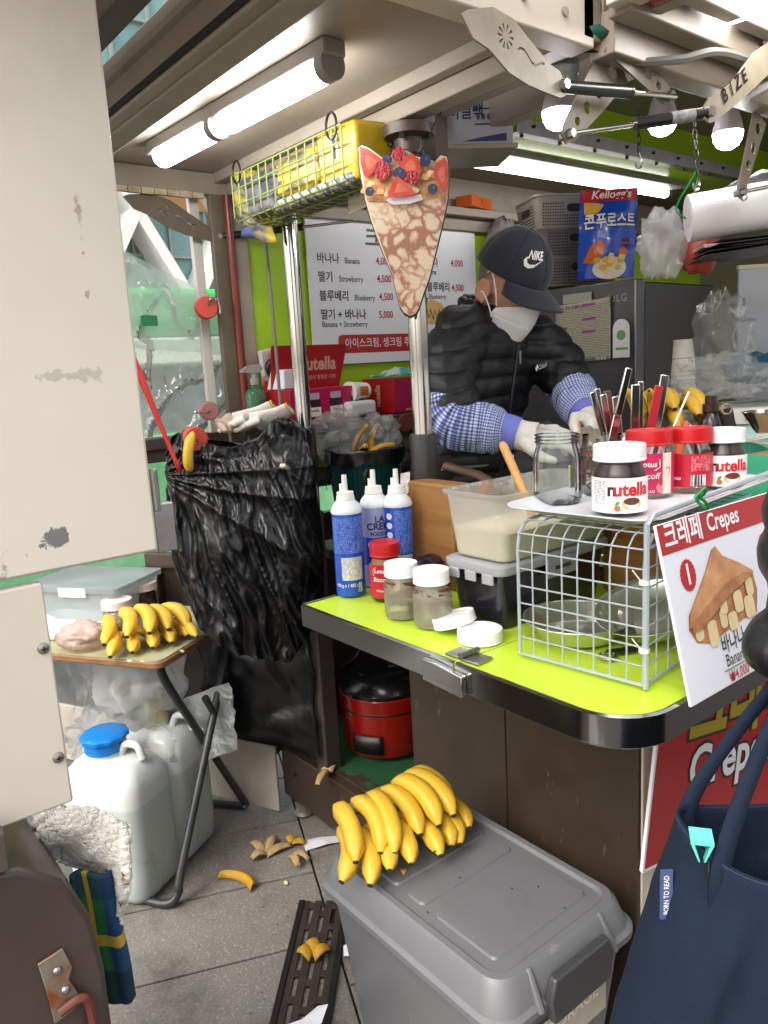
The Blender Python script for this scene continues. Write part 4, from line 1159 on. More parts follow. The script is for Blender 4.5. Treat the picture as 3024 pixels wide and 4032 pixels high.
# ---------------------------------------------------------------- jars
M_glass = film('jar_glass', 'fafcfa', .985, .22, .03, 0, hl=.0, milky='e8eee8')
M_smear = film('smeared_glass', 'f8f4ec', .66, .35, .06, .1, 30, milky='f4eee0', hl=.01)
M_choc = mat('chocolate', '341a0e', .3, col2='3a1e12', scale=20)
M_lidw = mat('lid_white', 'e8e6e6', .38)
M_lidr = mat('lid_red', 'b8141c', .35)
M_lidp = mat('lid_pink', 'd8c4c0', .4)
M_label = mat('label_white', 'e6e4e4', .35)
M_lotus = mat('label_red', 'b4122c', .35)
M_lotus2 = mat('label_pink', 'c41a50', .35)
M_bisc = mat('biscuit_spread', '9a6a34', .5)
M_inkb = mat('ink_black', '121014', .4)
M_inkr2 = mat('ink_bright_red', 'c8141e', .4)
def microprint(name, bg_, fg, lines=260, cut=.5, rough=.35):
    m = mat(name, bg_, rough)
    t = m.node_tree; b = t.nodes['Principled BSDF']; N = t.nodes.new; L = t.links.new
    tc = N('ShaderNodeTexCoord'); sx = N('ShaderNodeSeparateXYZ'); L(tc.outputs['Object'], sx.inputs[0])
    mu = N('ShaderNodeMath'); mu.operation = 'MULTIPLY'; mu.inputs[1].default_value = lines; L(sx.outputs[2], mu.inputs[0])
    frc = N('ShaderNodeMath'); frc.operation = 'FRACT'; L(mu.outputs[0], frc.inputs[0])
    g1 = N('ShaderNodeMath'); g1.operation = 'GREATER_THAN'; g1.inputs[1].default_value = .5; L(frc.outputs[0], g1.inputs[0])
    mp = N('ShaderNodeMapping'); mp.inputs['Scale'].default_value = (900, 900, 110); L(tc.outputs['Object'], mp.inputs[0])
    no = N('ShaderNodeTexNoise'); no.inputs['Scale'].default_value = 1; L(mp.outputs[0], no.inputs['Vector'])
    g2 = N('ShaderNodeMath'); g2.operation = 'GREATER_THAN'; g2.inputs[1].default_value = cut; L(no.outputs[0], g2.inputs[0])
    pr_ = N('ShaderNodeMath'); pr_.operation = 'MULTIPLY'; L(g1.outputs[0], pr_.inputs[0]); L(g2.outputs[0], pr_.inputs[1])
    mx = N('ShaderNodeMix'); mx.data_type = 'RGBA'; mx.inputs[6].default_value = C(bg_); mx.inputs[7].default_value = C(fg)
    L(pr_.outputs[0], mx.inputs[0]); L(mx.outputs[2], b.inputs['Base Color'])
    return m
M_micro = microprint('fine_print', 'e0dede', '60606a', 420, .46)
M_microblue = microprint('can_print', '1848b0', '8aa4d8', 300, .5)
M_microred = microprint('red_print', 'b4122c', 'dca0a8', 380, .5)

def lidmesh(r_, h, ribs=60):
    b = MB()
    b.lathe([(r_ * .96, 0), (r_, .001), (r_, h * .12), (r_ * .985, h * .16), (r_ * .985, h - .003), (r_ * .97, h), (r_ * .86, h), (r_ * .84, h - .0015), (0, h - .0015)], ribs * 2, fn=lambda q, a, z_: q * (1 - .012 * (int(a / (2 * pi) * ribs * 2 + .5) % 2) * (.14 * h < z_ < h - .002)))
    return b
def jar(name, label, loc, R_, H_, lidm, glass=None, content=None, fill=1, lidh=.02, lidr=None, lab=None, neck=.8, group=None, rz=0, cat='jar', square=0):
    t = thing(name, label, cat, loc, rz, group)
    hb = H_ - lidh
    sq = (lambda q, a, z_: q * (1 + square * (abs(math.cos(2 * a)) - .6) * .12)) if square else None
    prof = [(R_ * .82, .0), (R_ * .95, .004), (R_, .014), (R_, hb * .72), (R_ * .97, hb * .8), (R_ * neck, hb * .95), (R_ * neck, hb + lidh * .6)]
    b = MB(); b.shell(prof, 36, fn=sq); b.lathe([(R_ * .82, .0), (0, .004)], 36); g_ = b.obj('glass', glass or M_glass, t)
    if content:
        k = .955
        zt = hb * .98 * fill
        pr_ = [(0, .006), (R_ * .8, .006), (R_ * .93 * k, .01), (R_ * k, .018)] + [(r_ * k, z_) for r_, z_ in prof[3:6] if z_ < zt]
        pr_.append((pr_[-1][0], zt)); pr_.append((0, zt))
        b = MB(); b.lathe(pr_, 36, fn=sq); b.obj('content', content, t)
    if lidm:
        b = lidmesh(lidr or R_ * .93, lidh); b.obj('lid', lidm, t, loc=(0, 0, hb), ang=30)
    return t
def nutella_label(t, R_, z0, z1, a, side=True):
    b = MB(); band(b, R_ + .0008, a - 1.5, a + 1.5, z0, z1, 30); b.obj('label', M_label, t)
    zc = z0 + (z1 - z0) * .66; s = (z1 - z0) * .52
    write(t, 'n', s, M_inkb, wrap=(R_ + .0014, a - .0168 / R_, zc), bold=.035, sx=1.0)
    write(t, 'utella', s, M_inkr2, wrap=(R_ + .0014, a + .0155 / R_, zc), bold=.035, sx=.98)
    # slice of bread, knife and hazelnuts
    h = (z1 - z0)
    def wrapd(nm, m, pts, lift=.0016):
        b = MB(); b.add([((R_ + lift) * math.cos(a + x / R_), (R_ + lift) * math.sin(a + x / R_), z0 + y) for x, y in pts], [tuple(range(len(pts)))]); b.obj(nm, m, t, smooth=False)
    wrapd('bread_print', mat('bread_print', 'd2a468', .5), circ(.014, .015, .016, 16, .01), .0014)
    wrapd('spread_print', mat('spread_print', '5a2c14', .5), circ(.014, .019, .013, 14, .006), .0018)
    wrapd('nut_print', mat('nut_print', 'a86430', .5), circ(-.008, .008, .005, 10), .0018)
    wrapd('leaf_print', mat('leaf_green', '4a8a30', .5), [(-.012, .012), (-.006, .014), (-.004, .02), (-.01, .018)], .002)
    if side:
        b = MB(); band(b, R_ + .0015, a - 1.15, a - .62, z0 + .012, z1 - .004, 10); b.obj('fine_print', M_micro, t)
def residue(t, R_, z0, z1, seed):
    name = 'chocolate_smear'
    if name not in MATS:
        m = mat(name, '5a2c14', .35, col2='7c4626', scale=30)
        tr = m.node_tree; bs_ = tr.nodes['Principled BSDF']
        tc = tr.nodes.new('ShaderNodeTexCoord'); mp = tr.nodes.new('ShaderNodeMapping'); mp.inputs['Scale'].default_value = (1, 1, 1.6)
        no = tr.nodes.new('ShaderNodeTexNoise'); no.inputs['Scale'].default_value = 24; no.inputs['Detail'].default_value = 4; no.inputs['Distortion'].default_value = 1.2
        rp = tr.nodes.new('ShaderNodeMapRange'); rp.inputs[1].default_value = .5; rp.inputs[2].default_value = .55
        tr.links.new(tc.outputs['Object'], mp.inputs[0]); tr.links.new(mp.outputs[0], no.inputs['Vector']); tr.links.new(no.outputs[0], rp.inputs[0]); tr.links.new(rp.outputs[0], bs_.inputs['Alpha'])
    b = MB(); b.shell([(R_ * .985, z0), (R_ * .985, (z0 + z1) / 2), (R_ * .975, z1)], 36); o = b.obj('chocolate_residue', MATS[name], t); o.rotation_euler = (0, 0, seed)
# on the left board
p = (-1.165, .945, .952); t = jar('jar', 'nearly empty smeared jar with white lid, left of the pair by the board edge', p, .037, .113, M_lidw, M_smear, lidh=.027, group='empty jars on the lime board'); residue(t, .037, .01, .08, 1.0)
p = (-1.08, .95, .952); t = jar('jar', 'nearly empty smeared jar with white lid, beside two loose lids', p, .0385, .113, M_lidw, M_smear, lidh=.027, group='empty jars on the lime board'); residue(t, .0385, .01, .08, 2.6)
p = (-1.285, 1.0, .952); a = facing(p) + .1
t = jar('biscuit_spread_jar', 'red lidded biscuit spread jar standing before the whipped cream cans', p, .036, .128, M_lidr, M_glass, M_bisc, .98, lidh=.03)
b = MB(); band(b, .0368, a - 1.5, a + 1.5, .012, .084, 30); b.obj('label', M_lotus, t)
b = MB(); band(b, .0373, a + .42, a + .75, .012, .084, 8); b.obj('stripe', M_label, t)
def lotus_print(t, R_, a, z_, k=1):
    b = MB(); pts = [(-.018, -.009), (.012, -.009), (.019, -.004), (.019, .009), (-.012, .009), (-.018, .004)]
    wr = lambda x, y, l: ((R_ + l) * math.cos(a + x / R_), (R_ + l) * math.sin(a + x / R_), z_ + y)
    b.add([wr(x * k, y * k, .0012) for x, y in pts], [tuple(range(6))]); b.obj('badge', M_label, t, smooth=False)
    b = MB(); b.add([wr(x * k * .92, y * k * .85, .0016) for x, y in pts], [tuple(range(6))]); b.obj('badge', M_lotus, t, smooth=False)
    write(t, 'Lotus', .0125 * k, M_label, wrap=(R_ + .002, a, z_ + .001), bold=.02, shear=.15)
    write(t, 'Biscoff', .0135 * k, M_label, wrap=(R_ + .0012, a - .0, z_ - .018 * k), bold=.01, shear=.2)
    write(t, 'SPREAD', .0065 * k, M_label, wrap=(R_ + .0012, a - .0, z_ - .043 * k), bold=.0)
lotus_print(t, .0368, a - .45, .07)
b = MB(); b.add([((.0378) * math.cos(a + .25 + x / .037), .0378 * math.sin(a + .25 + x / .037), .04 + y) for x, y in [(-.012, -.022), (-.006, -.026), (.012, .012), (.014, .02), (.006, .022), (-.012, -.012)]], [tuple(range(6))]); b.obj('biscuit_print', mat('biscuit_print', 'c88438', .5), t, smooth=False)
p = (-1.395, 1.2, .952); a = facing(p); t = jar('jar', 'white lidded chocolate spread jar hidden behind the cream cans', p, .037, .113, M_lidw, M_glass, M_choc, .96, lidh=.024); b = MB(); band(b, .0378, a - 1.4, a + 1.4, .014, .07, 24); b.obj('label', M_label, t); b = MB(); band(b, .0384, a - .5, a - .1, .014, .05, 8); b.obj('label_patch', M_inkr2, t)
# loose lids
p = lidmesh(.042, .022).obj('loose_jar_top', M_lidw, loc=(-.955, .952, .952)); tag(p, 'loose white jar lid lying flat on the lime board', 'lid')
p = lidmesh(.042, .02).obj('loose_jar_top', M_lidw, loc=(-1.022, .955, .966), rot=(.04, -.27, .2)); tag(p, 'loose white jar lid tilted on top of another lid', 'lid')
# whipped cream cans
M_canw = mat('can_white', 'd8dce0', .25)
M_canb = mat('can_blue', '1448b4', .25, coat=.3)
M_canl = mat('can_lilac', '8e94c0', .3)
def can(label, loc, kind):
    t = thing('spray_can', label, 'spray can', loc, 0, 'whipped cream cans on the lime board')
    r_ = .0335; a = facing(loc)
    b = MB(); b.lathe([(r_ * .9, 0), (r_, .004), (r_, .186), (r_ * .985, .19)], 36); b.obj('body', M_canb if kind != 1 else M_canl, t)
    b = MB(); b.lathe([(r_ * 1.03, .188), (r_ * 1.05, .192), (r_ * 1.02, .196), (r_ * .9, .205), (r_ * .62, .216), (r_ * .62, .219), (0, .219)], 36); b.obj('shoulder', M_canw, t)
    b = MB(); b.lathe([(r_ * .6, .216), (r_ * .6, .224), (r_ * .56, .228), (r_ * .56, .234), (r_ * .3, .236)], 28); b.obj('collar', M_white, t)
    b = MB(); b.lathe([(.0065, .234), (.006, .26), (.0055, .272), (.003, .272), (.003, .26)], 16, fn=lambda q, th, z_: q * (.8 if (int(th / (2 * pi) * 16) % 4 == 0 and z_ > .262) else 1)); b.box((-.007 * math.cos(a + 1.5), -.007 * math.sin(a + 1.5), .243), (.009, .006, .018)); b.obj('nozzle', M_white, t)
    wr = lambda x, y, l=.0008: ((r_ + l) * math.cos(a + x / r_), (r_ + l) * math.sin(a + x / r_), y)
    if kind == 0:
        b = MB(); band(b, r_ + .0006, a - 1.2, a + 1.3, .1, .182, 24); b.obj('fine_print', M_microblue, t)
        b = MB(); band(b, r_ + .0009, a - .55, a + .9, .04, .092, 18); b.obj('fine_print', M_micro, t)
        write(t, '400 g ℮ / 482 ml', .011, M_canw, wrap=(r_ + .0009, a - .2, .028), bold=.01, sx=.8)
        b = MB(); band(b, r_ + .0009, a + .45, a + .8, .012, .034, 8); b.obj('barcode', mat('barcode_can', 'e8e8e8', .4, col2='181818', scale=500, stretch=(1, 1, .01), ctr=.02), t)
    elif kind == 1:
        b = MB(); band(b, r_ + .0006, a - 1.6, a + 1.6, .055, .12, 30); b.obj('blue_band', M_canb, t)
        M_navy = mat('ink_navy', '1c2060', .4)
        write(t, 'LA', .02, M_navy, wrap=(r_ + .001, a + .3, .162), bold=.025)
        write(t, 'CREMA', .022, M_navy, wrap=(r_ + .001, a + .42, .145), bold=.03)
        write(t, 'FOODS', .012, M_navy, wrap=(r_ + .001, a + .2, .128), bold=.03)
        write(t, 'Vegetable', .022, M_label, wrap=(r_ + .0012, a + .35, .1), bold=.015, shear=.15, sx=.8)
        write(t, 'Dairy', .022, M_label, wrap=(r_ + .0012, a + .4, .078), bold=.015, shear=.15, sx=.8)
    else:
        b = MB(); band(b, r_ + .0006, a - .25, a + 1.3, .08, .182, 20); b.obj('fine_print', M_microblue, t)
        b = MB(); band(b, r_ + .0009, a - .15, a + 1.0, .03, .078, 18); b.obj('fine_print', M_micro, t)
        for k in range(7):
            b = MB(); b.add([wr(x, y) for x, y in circ(-.021, .168 - k * .0215, .0075, 18)], [tuple(range(18))]); b.obj('picture_dot', M_canw, t, smooth=False)
    return t
can('blue whipped cream can nearest the left end of the board', (-1.375, .968, .952), 0)
can('lilac and blue whipped cream can between the two blue ones', (-1.385, 1.055, .952), 1)
can('blue whipped cream can with a column of round pictures', (-1.345, 1.09, .952), 2)
# chocolate syrup bottle lying behind the jars
M_syr = mat('syrup_brown', '20100e', .25)
t = thing('syrup_bottle', 'dark brown syrup bottle lying between the jars and the wood block', 'bottle', (-1.3, 1.12, .985), -.5)
b = MB(); b.lathe([(0, 0), (.03, .002), (.034, .015), (.034, .1), (.028, .13), (.014, .15), (.014, .175), (0, .175)], 28, sy=.8); b.obj('bottle', M_syr, t, rot=(0, R(72), 0))
b = MB(); band(b, .0348, -.8, .8, .02, .095, 14); o = b.obj('label', mat('syrup_label', '3a0c10', .3), t, rot=(0, R(72), 0))
o2 = write(t, "HERSHEY'S", .016, M_alu, wrap=(.0352, 0, .06), bold=.02); o2.rotation_euler = (0, R(72), 0)
o2 = write(t, 'SYRUP', .009, M_alu, wrap=(.0352, 0, .04), bold=.01); o2.rotation_euler = (0, R(72), 0)
# wooden block
M_wood = mat('block_wood', 'a87840', .5, col2='7a5028', scale=5, stretch=(.6, 4, 9), detail=6, bump=.05, bscale=40)
b = MB(); b.box((-1.285, 1.165, 1.07), (.15, .06, .238)); tag(b.obj('wood_block', M_wood, bev=.006), 'thick wooden block standing between the cream cans and the batter tub', 'wooden block')
b = MB(); b.box((-.9, 1.385, 1.065), (.16, .06, .23)); tag(b.obj('wood_block', M_wood, bev=.006), 'brown wooden block standing behind the wire basket', 'wooden block')
# dark container with lid and the batter tub on it
M_tubc = film('tub_plastic', 'faf9f6', .6, .3, .22, .1, 40, milky='eeece6', hl=.01)
t = thing('food_container', 'dark purple filled container with clip lid under the batter tub', 'container', (-1.02, 1.165, .952))
b = loft(MB(), [ring(.062, .148, .02, 0), ring(.072, .16, .02, .11)]); b.obj('tub', mat('purple_fill', '16121e', .25, coat=.3), t)
b = loft(MB(), [ring(.078, .166, .022, .108), ring(.08, .168, .022, .112), ring(.08, .168, .022, .124), ring(.072, .16, .02, .128)]); b.obj('lid', mat('lid_clear_grey', '9c9ca0', .3), t)
for s in (-1, 1):
    b = MB(); b.box((s * .083, 0, .1), (.006, .09, .04)); c_ = b.obj('clip', mat('clip_clear', '8a8a90', .25), t, bev=.003)
    b = MB(); b.box((s * .0865, 0, .1), (.003, .045, .007)); b.obj('clip_slot', M_black, c_)
for k in range(3): b = MB(); b.box((-.045 + .045 * k, -.1675, .1), (.028, .006, .02)); b.obj('lid_tab', mat('lid_clear_grey', '9c9ca0', .3), t, bev=.002)
t = thing('batter_tub', 'translucent plastic tub half full of pale batter on the dark container', 'container', (-1.015, 1.17, 1.082))
b = loft(MB(), [ring(.068, .155, .02, 0.002), ring(.078, .17, .022, .125)], cap1=False); b.obj('tub', M_tubc, t)
b = loft(MB(), [ring(.078, .17, .022, .124), ring(.084, .176, .024, .124), ring(.085, .177, .024, .13), ring(.079, .171, .022, .131)], False, False); b.obj('rim', M_tubc, t)
b = loft(MB(), [ring(.066, .153, .02, 0.004), ring(.0715, .16, .02, .056)]); b.obj('batter', mat('batter', 'e8dfbc', .3, sss=.2), t)
t = thing('ladle', 'light wooden ladle handle sticking out of the batter tub', 'ladle', (-1.03, 1.17, 1.14))
b = MB(); b.tube([(.04, -.015, -.02), (.0, .0, .04), (-.085, .03, .135), (-.09, .032, .14)], [.008, .0085, .0095, .006], 12); b.obj('handle', mat('handle_wood', 'c8985c', .55, col2='b8844a', scale=20), t)
b = MB(); b.ball((.05, -.02, -.035), (.03, .03, .012), 14); b.obj('scoop', mat('scoop_wood', 'b08050', .5), t)
t = thing('spatula', 'dark wooden spatula handle lying beyond the wood board', 'spatula', (-1.32, 1.33, 1.15))
b = MB(); b.tube([(-.1, -.02, .05), (.0, 0, .03), (.12, .02, -.02)], [.012, .012, .009], 10, flat=.6); b.obj('handle', mat('walnut', '5a3c28', .5, col2='3e2818', scale=30), t)
b = MB(); b.box((.19, .03, -.05), (.14, .03, .003)); b.obj('blade', M_steel, t, rot=(0, .3, 0))

# ---------------------------------------------------------------- wire basket with pans and the jar tray
bk = thing('wire_basket', 'grey coated wire basket turned upside down on the lime counter', 'wire basket', (-.757, 1.15, .955), .11)
M_w = mat('wire_grey', '9aa2a8', .35)
bw, bl_, bh = .112, .2, .232
def bwire(pts, r_=.0026): 
    b = MB(); b.tube(pts, r_, 7); b.obj('wire', M_w, bk)
def arch(f0, f1, n=5): return [f0, f1]
for i in range(9):      # wires of the near side, bent over the top
    x = -bw + 2 * bw * i / 8
    bwire([(x, -bl_, .004), (x, -bl_, bh - .045), (x, -bl_ + .006, bh - .018), (x, -bl_ + .022, bh - .004), (x, -bl_ + .045, bh), (x, bl_, bh)], .0015 if 0 < i < 8 else .003)
for k in range(8): bwire([(-bw, -bl_, .004 + k * .03), (bw, -bl_, .004 + k * .03)], .0015 if k else .003)
for s in (1,):
    for k in range(8): bwire([(s * bw, -bl_, .004 + k * .03), (s * bw, bl_, .004 + k * .03)], .0014 if 0 < k < 7 else .003)
    for i in range(11): bwire([(s * bw, -bl_ + .04 * i, .004), (s * bw, -bl_ + .04 * i, bh)], .0014)
for k in range(11): bwire([(-bw, -bl_ + .03 + .037 * k, bh - .001), (bw, -bl_ + .03 + .037 * k, bh - .001)], .0014)
bwire([(bw + .003, -bl_, 0), (bw + .003, -bl_, bh + .02), (bw + .003, -bl_ + .02, bh + .03), (bw + .003, bl_ + .1, bh + .03)], .0045)
for z_ in (.165, .06):
    b = MB(); b.lathe([(.007, -.003), (.008, -.003), (.008, .003), (.007, .003)], 14); b.obj('zip_tie', M_white, bk, loc=(bw, -bl_, z_))
    b = MB(); b.tube([(bw, -bl_ - .006, z_), (bw - .012, -bl_ - .014, z_ + .02)], .001, 5); b.obj('zip_tie_tail', M_white, bk)
def pan(label, loc, rot):
    t = thing('steel_pan', label, 'pan', loc, rot=rot, group='steel pans under the wire basket')
    b = MB(); b.shell([(.0, .001), (.062, .001), (.07, .004), (.088, .03), (.092, .034), (.097, .035), (.0975, .0335), (.092, .032), (.087, .028), (.068, .0), (.0, -.001)], 44); b.obj('bowl', mat('pan_steel', 'dad8d4', .2, .9, rvar=.06, scale=20), t, ang=50)
    return t
pan('round steel pan lying flat inside the wire basket', (-.835, 1.08, .958), (0, 0, 0))
pan('round steel pan leaning tilted against the other pan', (-.735, 1.165, .985), (.3, -.16, .3))
t = thing('key_tag', 'black tag with a steel ring lying on the counter under the basket', 'tag', (-.735, 1.03, .956), .5)
b = MB(); b.tube([(.014 * math.cos(q), .014 * math.sin(q), .001) for q in [2 * pi * i / 20 for i in range(20)]], .003, 7, closed=True); b.obj('ring', M_steel, t)
b = MB(); b.box((.02, .03, .002), (.05, .018, .003), rz=.6); b.obj('strap', M_black, t)
# tray on the basket
t = thing('white_tray', 'shallow white tray resting on the wire basket under the jars', 'tray', (-.78, 1.2, 1.192), .1)
b = loft(MB(), [ring(.1, .2, .03, 0), ring(.125, .23, .04, .012), ring(.14, .245, .045, .016), ring(.14, .245, .045, .018), ring(.122, .226, .04, .014), ring(.098, .198, .03, .003)], True, True); b.obj('tray', mat('tray_white', 'd4d6da', .3), t)
TZ = 1.197
p = (-.735, 1.062, TZ); t = jar('chocolate_spread_jar', 'chocolate hazelnut spread jar at the front of the tray', p, .043, .112, M_lidw, M_glass, M_choc, .97, lidh=.026, lidr=.042); nutella_label(t, .0432, .006, .062, facing(p) + .12)
p = (-.728, 1.375, TZ); t = jar('chocolate_spread_jar', 'chocolate hazelnut spread jar at the far right of the tray', p, .041, .108, M_lidw, M_glass, M_choc, .97, lidh=.024, lidr=.039); nutella_label(t, .0412, .006, .062, facing(p) + .1, False)
p = (-.785, 1.225, TZ); a = facing(p); t = jar('biscuit_spread_jar', 'pink labelled biscuit spread jar with red lid, second in the row', p, .042, .118, M_lidr, M_glass, None, lidh=.026, lidr=.042)
b = MB(); band(b, .0425, a - 1.5, a + 1.5, .008, .08, 30); b.obj('label', M_lotus2, t)
b = MB(); band(b, .043, a + .55, a + 1.0, .008, .08, 8); b.obj('stripe', mat('label_cream', 'd8ccb8', .4), t)
lotus_print(t, .0425, a - .05, .06, 1.1)
b = MB(); b.add([((.0437) * math.cos(a + .6 + x / .043), .0437 * math.sin(a + .6 + x / .043), .034 + y) for x, y in [(-.012, -.022), (-.004, -.026), (.012, .012), (.014, .02), (.006, .022), (-.014, -.012)]], [tuple(range(6))]); b.obj('biscuit_print', mat('biscuit_pink', 'cc7c84', .5), t, smooth=False)
p = (-.755, 1.305, TZ); a = facing(p); t = jar('biscuit_spread_jar', 'empty red lidded spread jar turned to its barcode side', p, .041, .116, M_lidr, M_glass, None, lidh=.026, lidr=.042)
b = MB(); band(b, .0415, a - 1.5, a + 1.5, .012, .072, 30); b.obj('label', M_lotus, t)
b = MB(); band(b, .042, a + .1, a + 1.0, .04, .068, 12); b.obj('fine_print', M_microred, t)
b = MB(); band(b, .042, a + .1, a + .75, .014, .034, 12); b.obj('barcode', mat('barcode_jar', 'e8e8e4', .4, col2='181818', scale=420, stretch=(1, 1, .01), ctr=.02), t)
write(t, 'Lotus', .009, M_label, wrap=(.0422, a - .55, .028), bold=.02, shear=.15)
p = (-.88, 1.085, TZ); t = jar('glass_jar', 'empty clear glass jar without lid at the left of the tray', p, .044, .125, None, film('clear_jar', 'f6faf8', .97, .5, .02, 0, hl=.02), None, lidh=.02, neck=.84, square=1)
b = MB()
for z_ in (.108, .114, .12): b.tube([(.0375 * math.cos(q), .0375 * math.sin(q), z_) for q in [2 * pi * i / 28 for i in range(28)]], .0016, 5, closed=True)
b.obj('screw_thread', film('clear_jar', 'e8f0ec'), t)
b = MB(); band(b, .0445, facing(p) + .45, facing(p) + .75, .03, .07, 6); b.obj('sticker', mat('sticker_pale', '9ab0b8', .4, col2='c8b43c', scale=60), t)
p = (-.868, 1.2, TZ); t = jar('glass_jar', 'open glass jar smeared with chocolate behind the clear jar', p, .042, .118, None, film('clear_jar', 'e8f0ec'), None, lidh=.02, neck=.86); residue(t, .042, .008, .085, .4)
t = thing('table_knife', 'steel knife standing upright in the smeared glass jar', 'knife', (-.868, 1.2, 1.21))
b = MB(); b.beam((0, .0, .0), (.02, .02, .13), .016, .003, upv=(1, -.5, 0)); b.obj('blade', M_steel, t, bev=.001)
b = MB(); b.beam((.02, .02, .13), (.034, .034, .215), .014, .006, upv=(1, -.5, 0)); b.obj('handle', M_steel, t, bev=.002)
# cup of cutlery
t = thing('cutlery_cup', 'white cup with leaf pattern holding cutlery behind the jars', 'cup', (-.9, 1.36, 1.184))
b = MB(); b.shell([(.0, .0), (.05, 0), (.055, .005), (.056, .105), (.053, .105), (.052, .006)], 36); b.obj('cup', M_white, t)
a = facing((-.9, 1.36))
for k in range(9):
    b = MB(); b.add([(.0567 * math.cos(a - 1.3 + k * .33 + x / .056), .0567 * math.sin(a - 1.3 + k * .33 + x / .056), .08 + y) for x, y in [(.009 * math.cos(q) * .7 + .004 * math.sin(q), .013 * math.sin(q)) for q in [2 * pi * i / 14 for i in range(14)]]], [tuple(range(14))]); b.obj('leaf_print', [mat('leaf_brown', '4a2c24', .5), mat('leaf_pink', 'd8889c', .5)][k % 2], t, smooth=False)
M_redh = mat('red_handle', '9c1a24', .35)
M_orh = mat('orange_handle', 'd8541a', .4)
M_wal = mat('walnut_handle', '5a3424', .45)
cut = [((-.03, -.03), (-.055, -.07), .2, .014, M_steel), ((-.02, -.035), (-.03, -.07), .195, .014, M_steel), ((-.03, -.015), (-.06, -.05), .205, .013, M_steel), ((-.01, -.03), (-.012, -.055), .19, .015, M_steel), ((-.02, -.02), (-.04, -.045), .2, .016, M_wal), ((.0, -.01), (.0, -.005), .21, .018, M_steel), ((.01, .0), (.03, .03), .205, .018, M_redh), ((.015, .02), (.03, .05), .225, .018, M_steel), ((.0, .01), (-.005, .02), .215, .012, M_steel), ((.02, .02), (.065, .08), .19, .004, M_white)]
for i, (p0, p1, h, w_, m) in enumerate(cut):
    nm = ['steel cutlery handle leaning left in the leaf pattern cup', 'walnut handled knife in the leaf pattern cup', 'wide steel spoon handle upright in the leaf pattern cup', 'red knife handle leaning right in the leaf pattern cup', 'tall steel spoon handle right of the red handle', 'narrow steel handle behind the wide spoon', 'thin white stick leaning right out of the leaf pattern cup']
    lb = ['leftmost steel handle leaning left in the leaf pattern cup', 'second steel handle from the left in the leaf pattern cup', 'rear steel handle leaning farthest left in the leaf pattern cup', 'steel handle leaning left right beside the walnut handle'][i] if i < 4 else nm[i - 3]
    o = thing('cutlery', lb, 'cutlery', (-.9, 1.36, 1.18), group='cutlery in the leaf pattern cup')
    b = MB(); q0, q1_ = V((p0[0], p0[1], .02)), V((p1[0], p1[1], h)); b.beam(q0, q0.lerp(q1_, .55), w_ * .55, .003, upv=(1, -.8, 0)); b.obj('shaft', m, o, bev=.001)
    b = MB(); k0 = q0.lerp(q1_, .5); b.beam(k0, q1_, w_, .004, upv=(1, -.8, 0)); b.obj('handle', m, o, bev=.0018)
t = thing('peeler', 'orange handled tool leaning among the cutlery, right of the tall spoon', 'utensil', (-.86, 1.43, 1.2)); b = MB(); b.tube([(0, 0, 0), (.01, .015, .08), (.015, .02, .11)], [.007, .008, .005], 10); b.obj('handle', M_orh, t)
t = thing('whisk', 'steel loop handled utensil leaning right of the orange handle', 'utensil', (-.84, 1.46, 1.2)); b = MB(); b.tube([(.0, .03, 0), (-.012, .0, .07), (-.013, -.008, .1), (-.006, -.012, .108), (.0, -.004, .1), (.012, .04, 0)], .004, 8); b.obj('loop', M_steel, t)
t = jar('small_glass_jar', 'small clear glass jar between the worker and the cutlery cup', (-1.02, 1.43, 1.19), .03, .085, None, film('clear_jar', 'e8f0ec'), None, lidh=.015, neck=.84)

# ---------------------------------------------------------------- crepe sign on the basket
n_ = V((.257, 0, .06)).normalized(); u_ = V((-.06, 0, .257)).normalized()
sg = thing('price_sign', 'white price sign with red heading and a banana crepe picture on the basket', 'sign', (-.549, .968, .947))
sM = lambda z_: onplane(n_ * z_, (0, 1, 0), u_)
SW, SH = .42, .266
b = MB(); b.prism([(0, 0), (SW, 0), (SW, SH), (0, SH)], -.005, 0, 'z', M=sM(0)); b.obj('board', mat('sign_white', 'dadce6', .25), sg, bev=.001)
decal(sg, 'red_heading', mat('sign_red', 'a8141c', .3), [(.001, SH - .045), (SW - .001, SH - .045), (SW - .001, SH - .001), (.001, SH - .001)], sM(.0008))
write(sg, '크레페', .044, M_label, sM(.0014) @ Matrix.Translation((.064, SH - .022, 0)), bold=.02, sx=.86)
write(sg, 'Crepes', .038, M_label, sM(.0014) @ Matrix.Translation((.178, SH - .02, 0)), bold=.02, sx=.86)
for x, y, s in ((.055, .182, '1'), (.29, .18, '2')):
    decal(sg, 'number_badge', M_inkred, circ(x, y, .0195, 40, .023, .08), sM(.001))
    write(sg, s, .042, M_label, sM(.0016) @ Matrix.Translation((x, y + .0, 0)), bold=.03, sx=.85)
M_cr1 = mat('crepe_tan', 'b87c4c', .35, col2='8e5630', scale=26, ctr=.18)
M_cr2 = mat('crepe_light', 'cf9a68', .35, col2='a86c40', scale=26, ctr=.18)
M_bs = mat('banana_slice', 'e0cfa4', .4, col2='d0b884', scale=30)
def sp(nm, m, pts, z_): decal(sg, nm, m, pts, sM(z_))
ox, oy = -.0, .0
sp('crepe_print', M_cr1, [(.03, .105), (.036, .125), (.065, .148), (.098, .175), (.128, .205), (.138, .209), (.155, .19), (.195, .172), (.235, .152), (.24, .12), (.225, .085), (.18, .085), (.12, .078), (.082, .072), (.045, .082)], .0008)
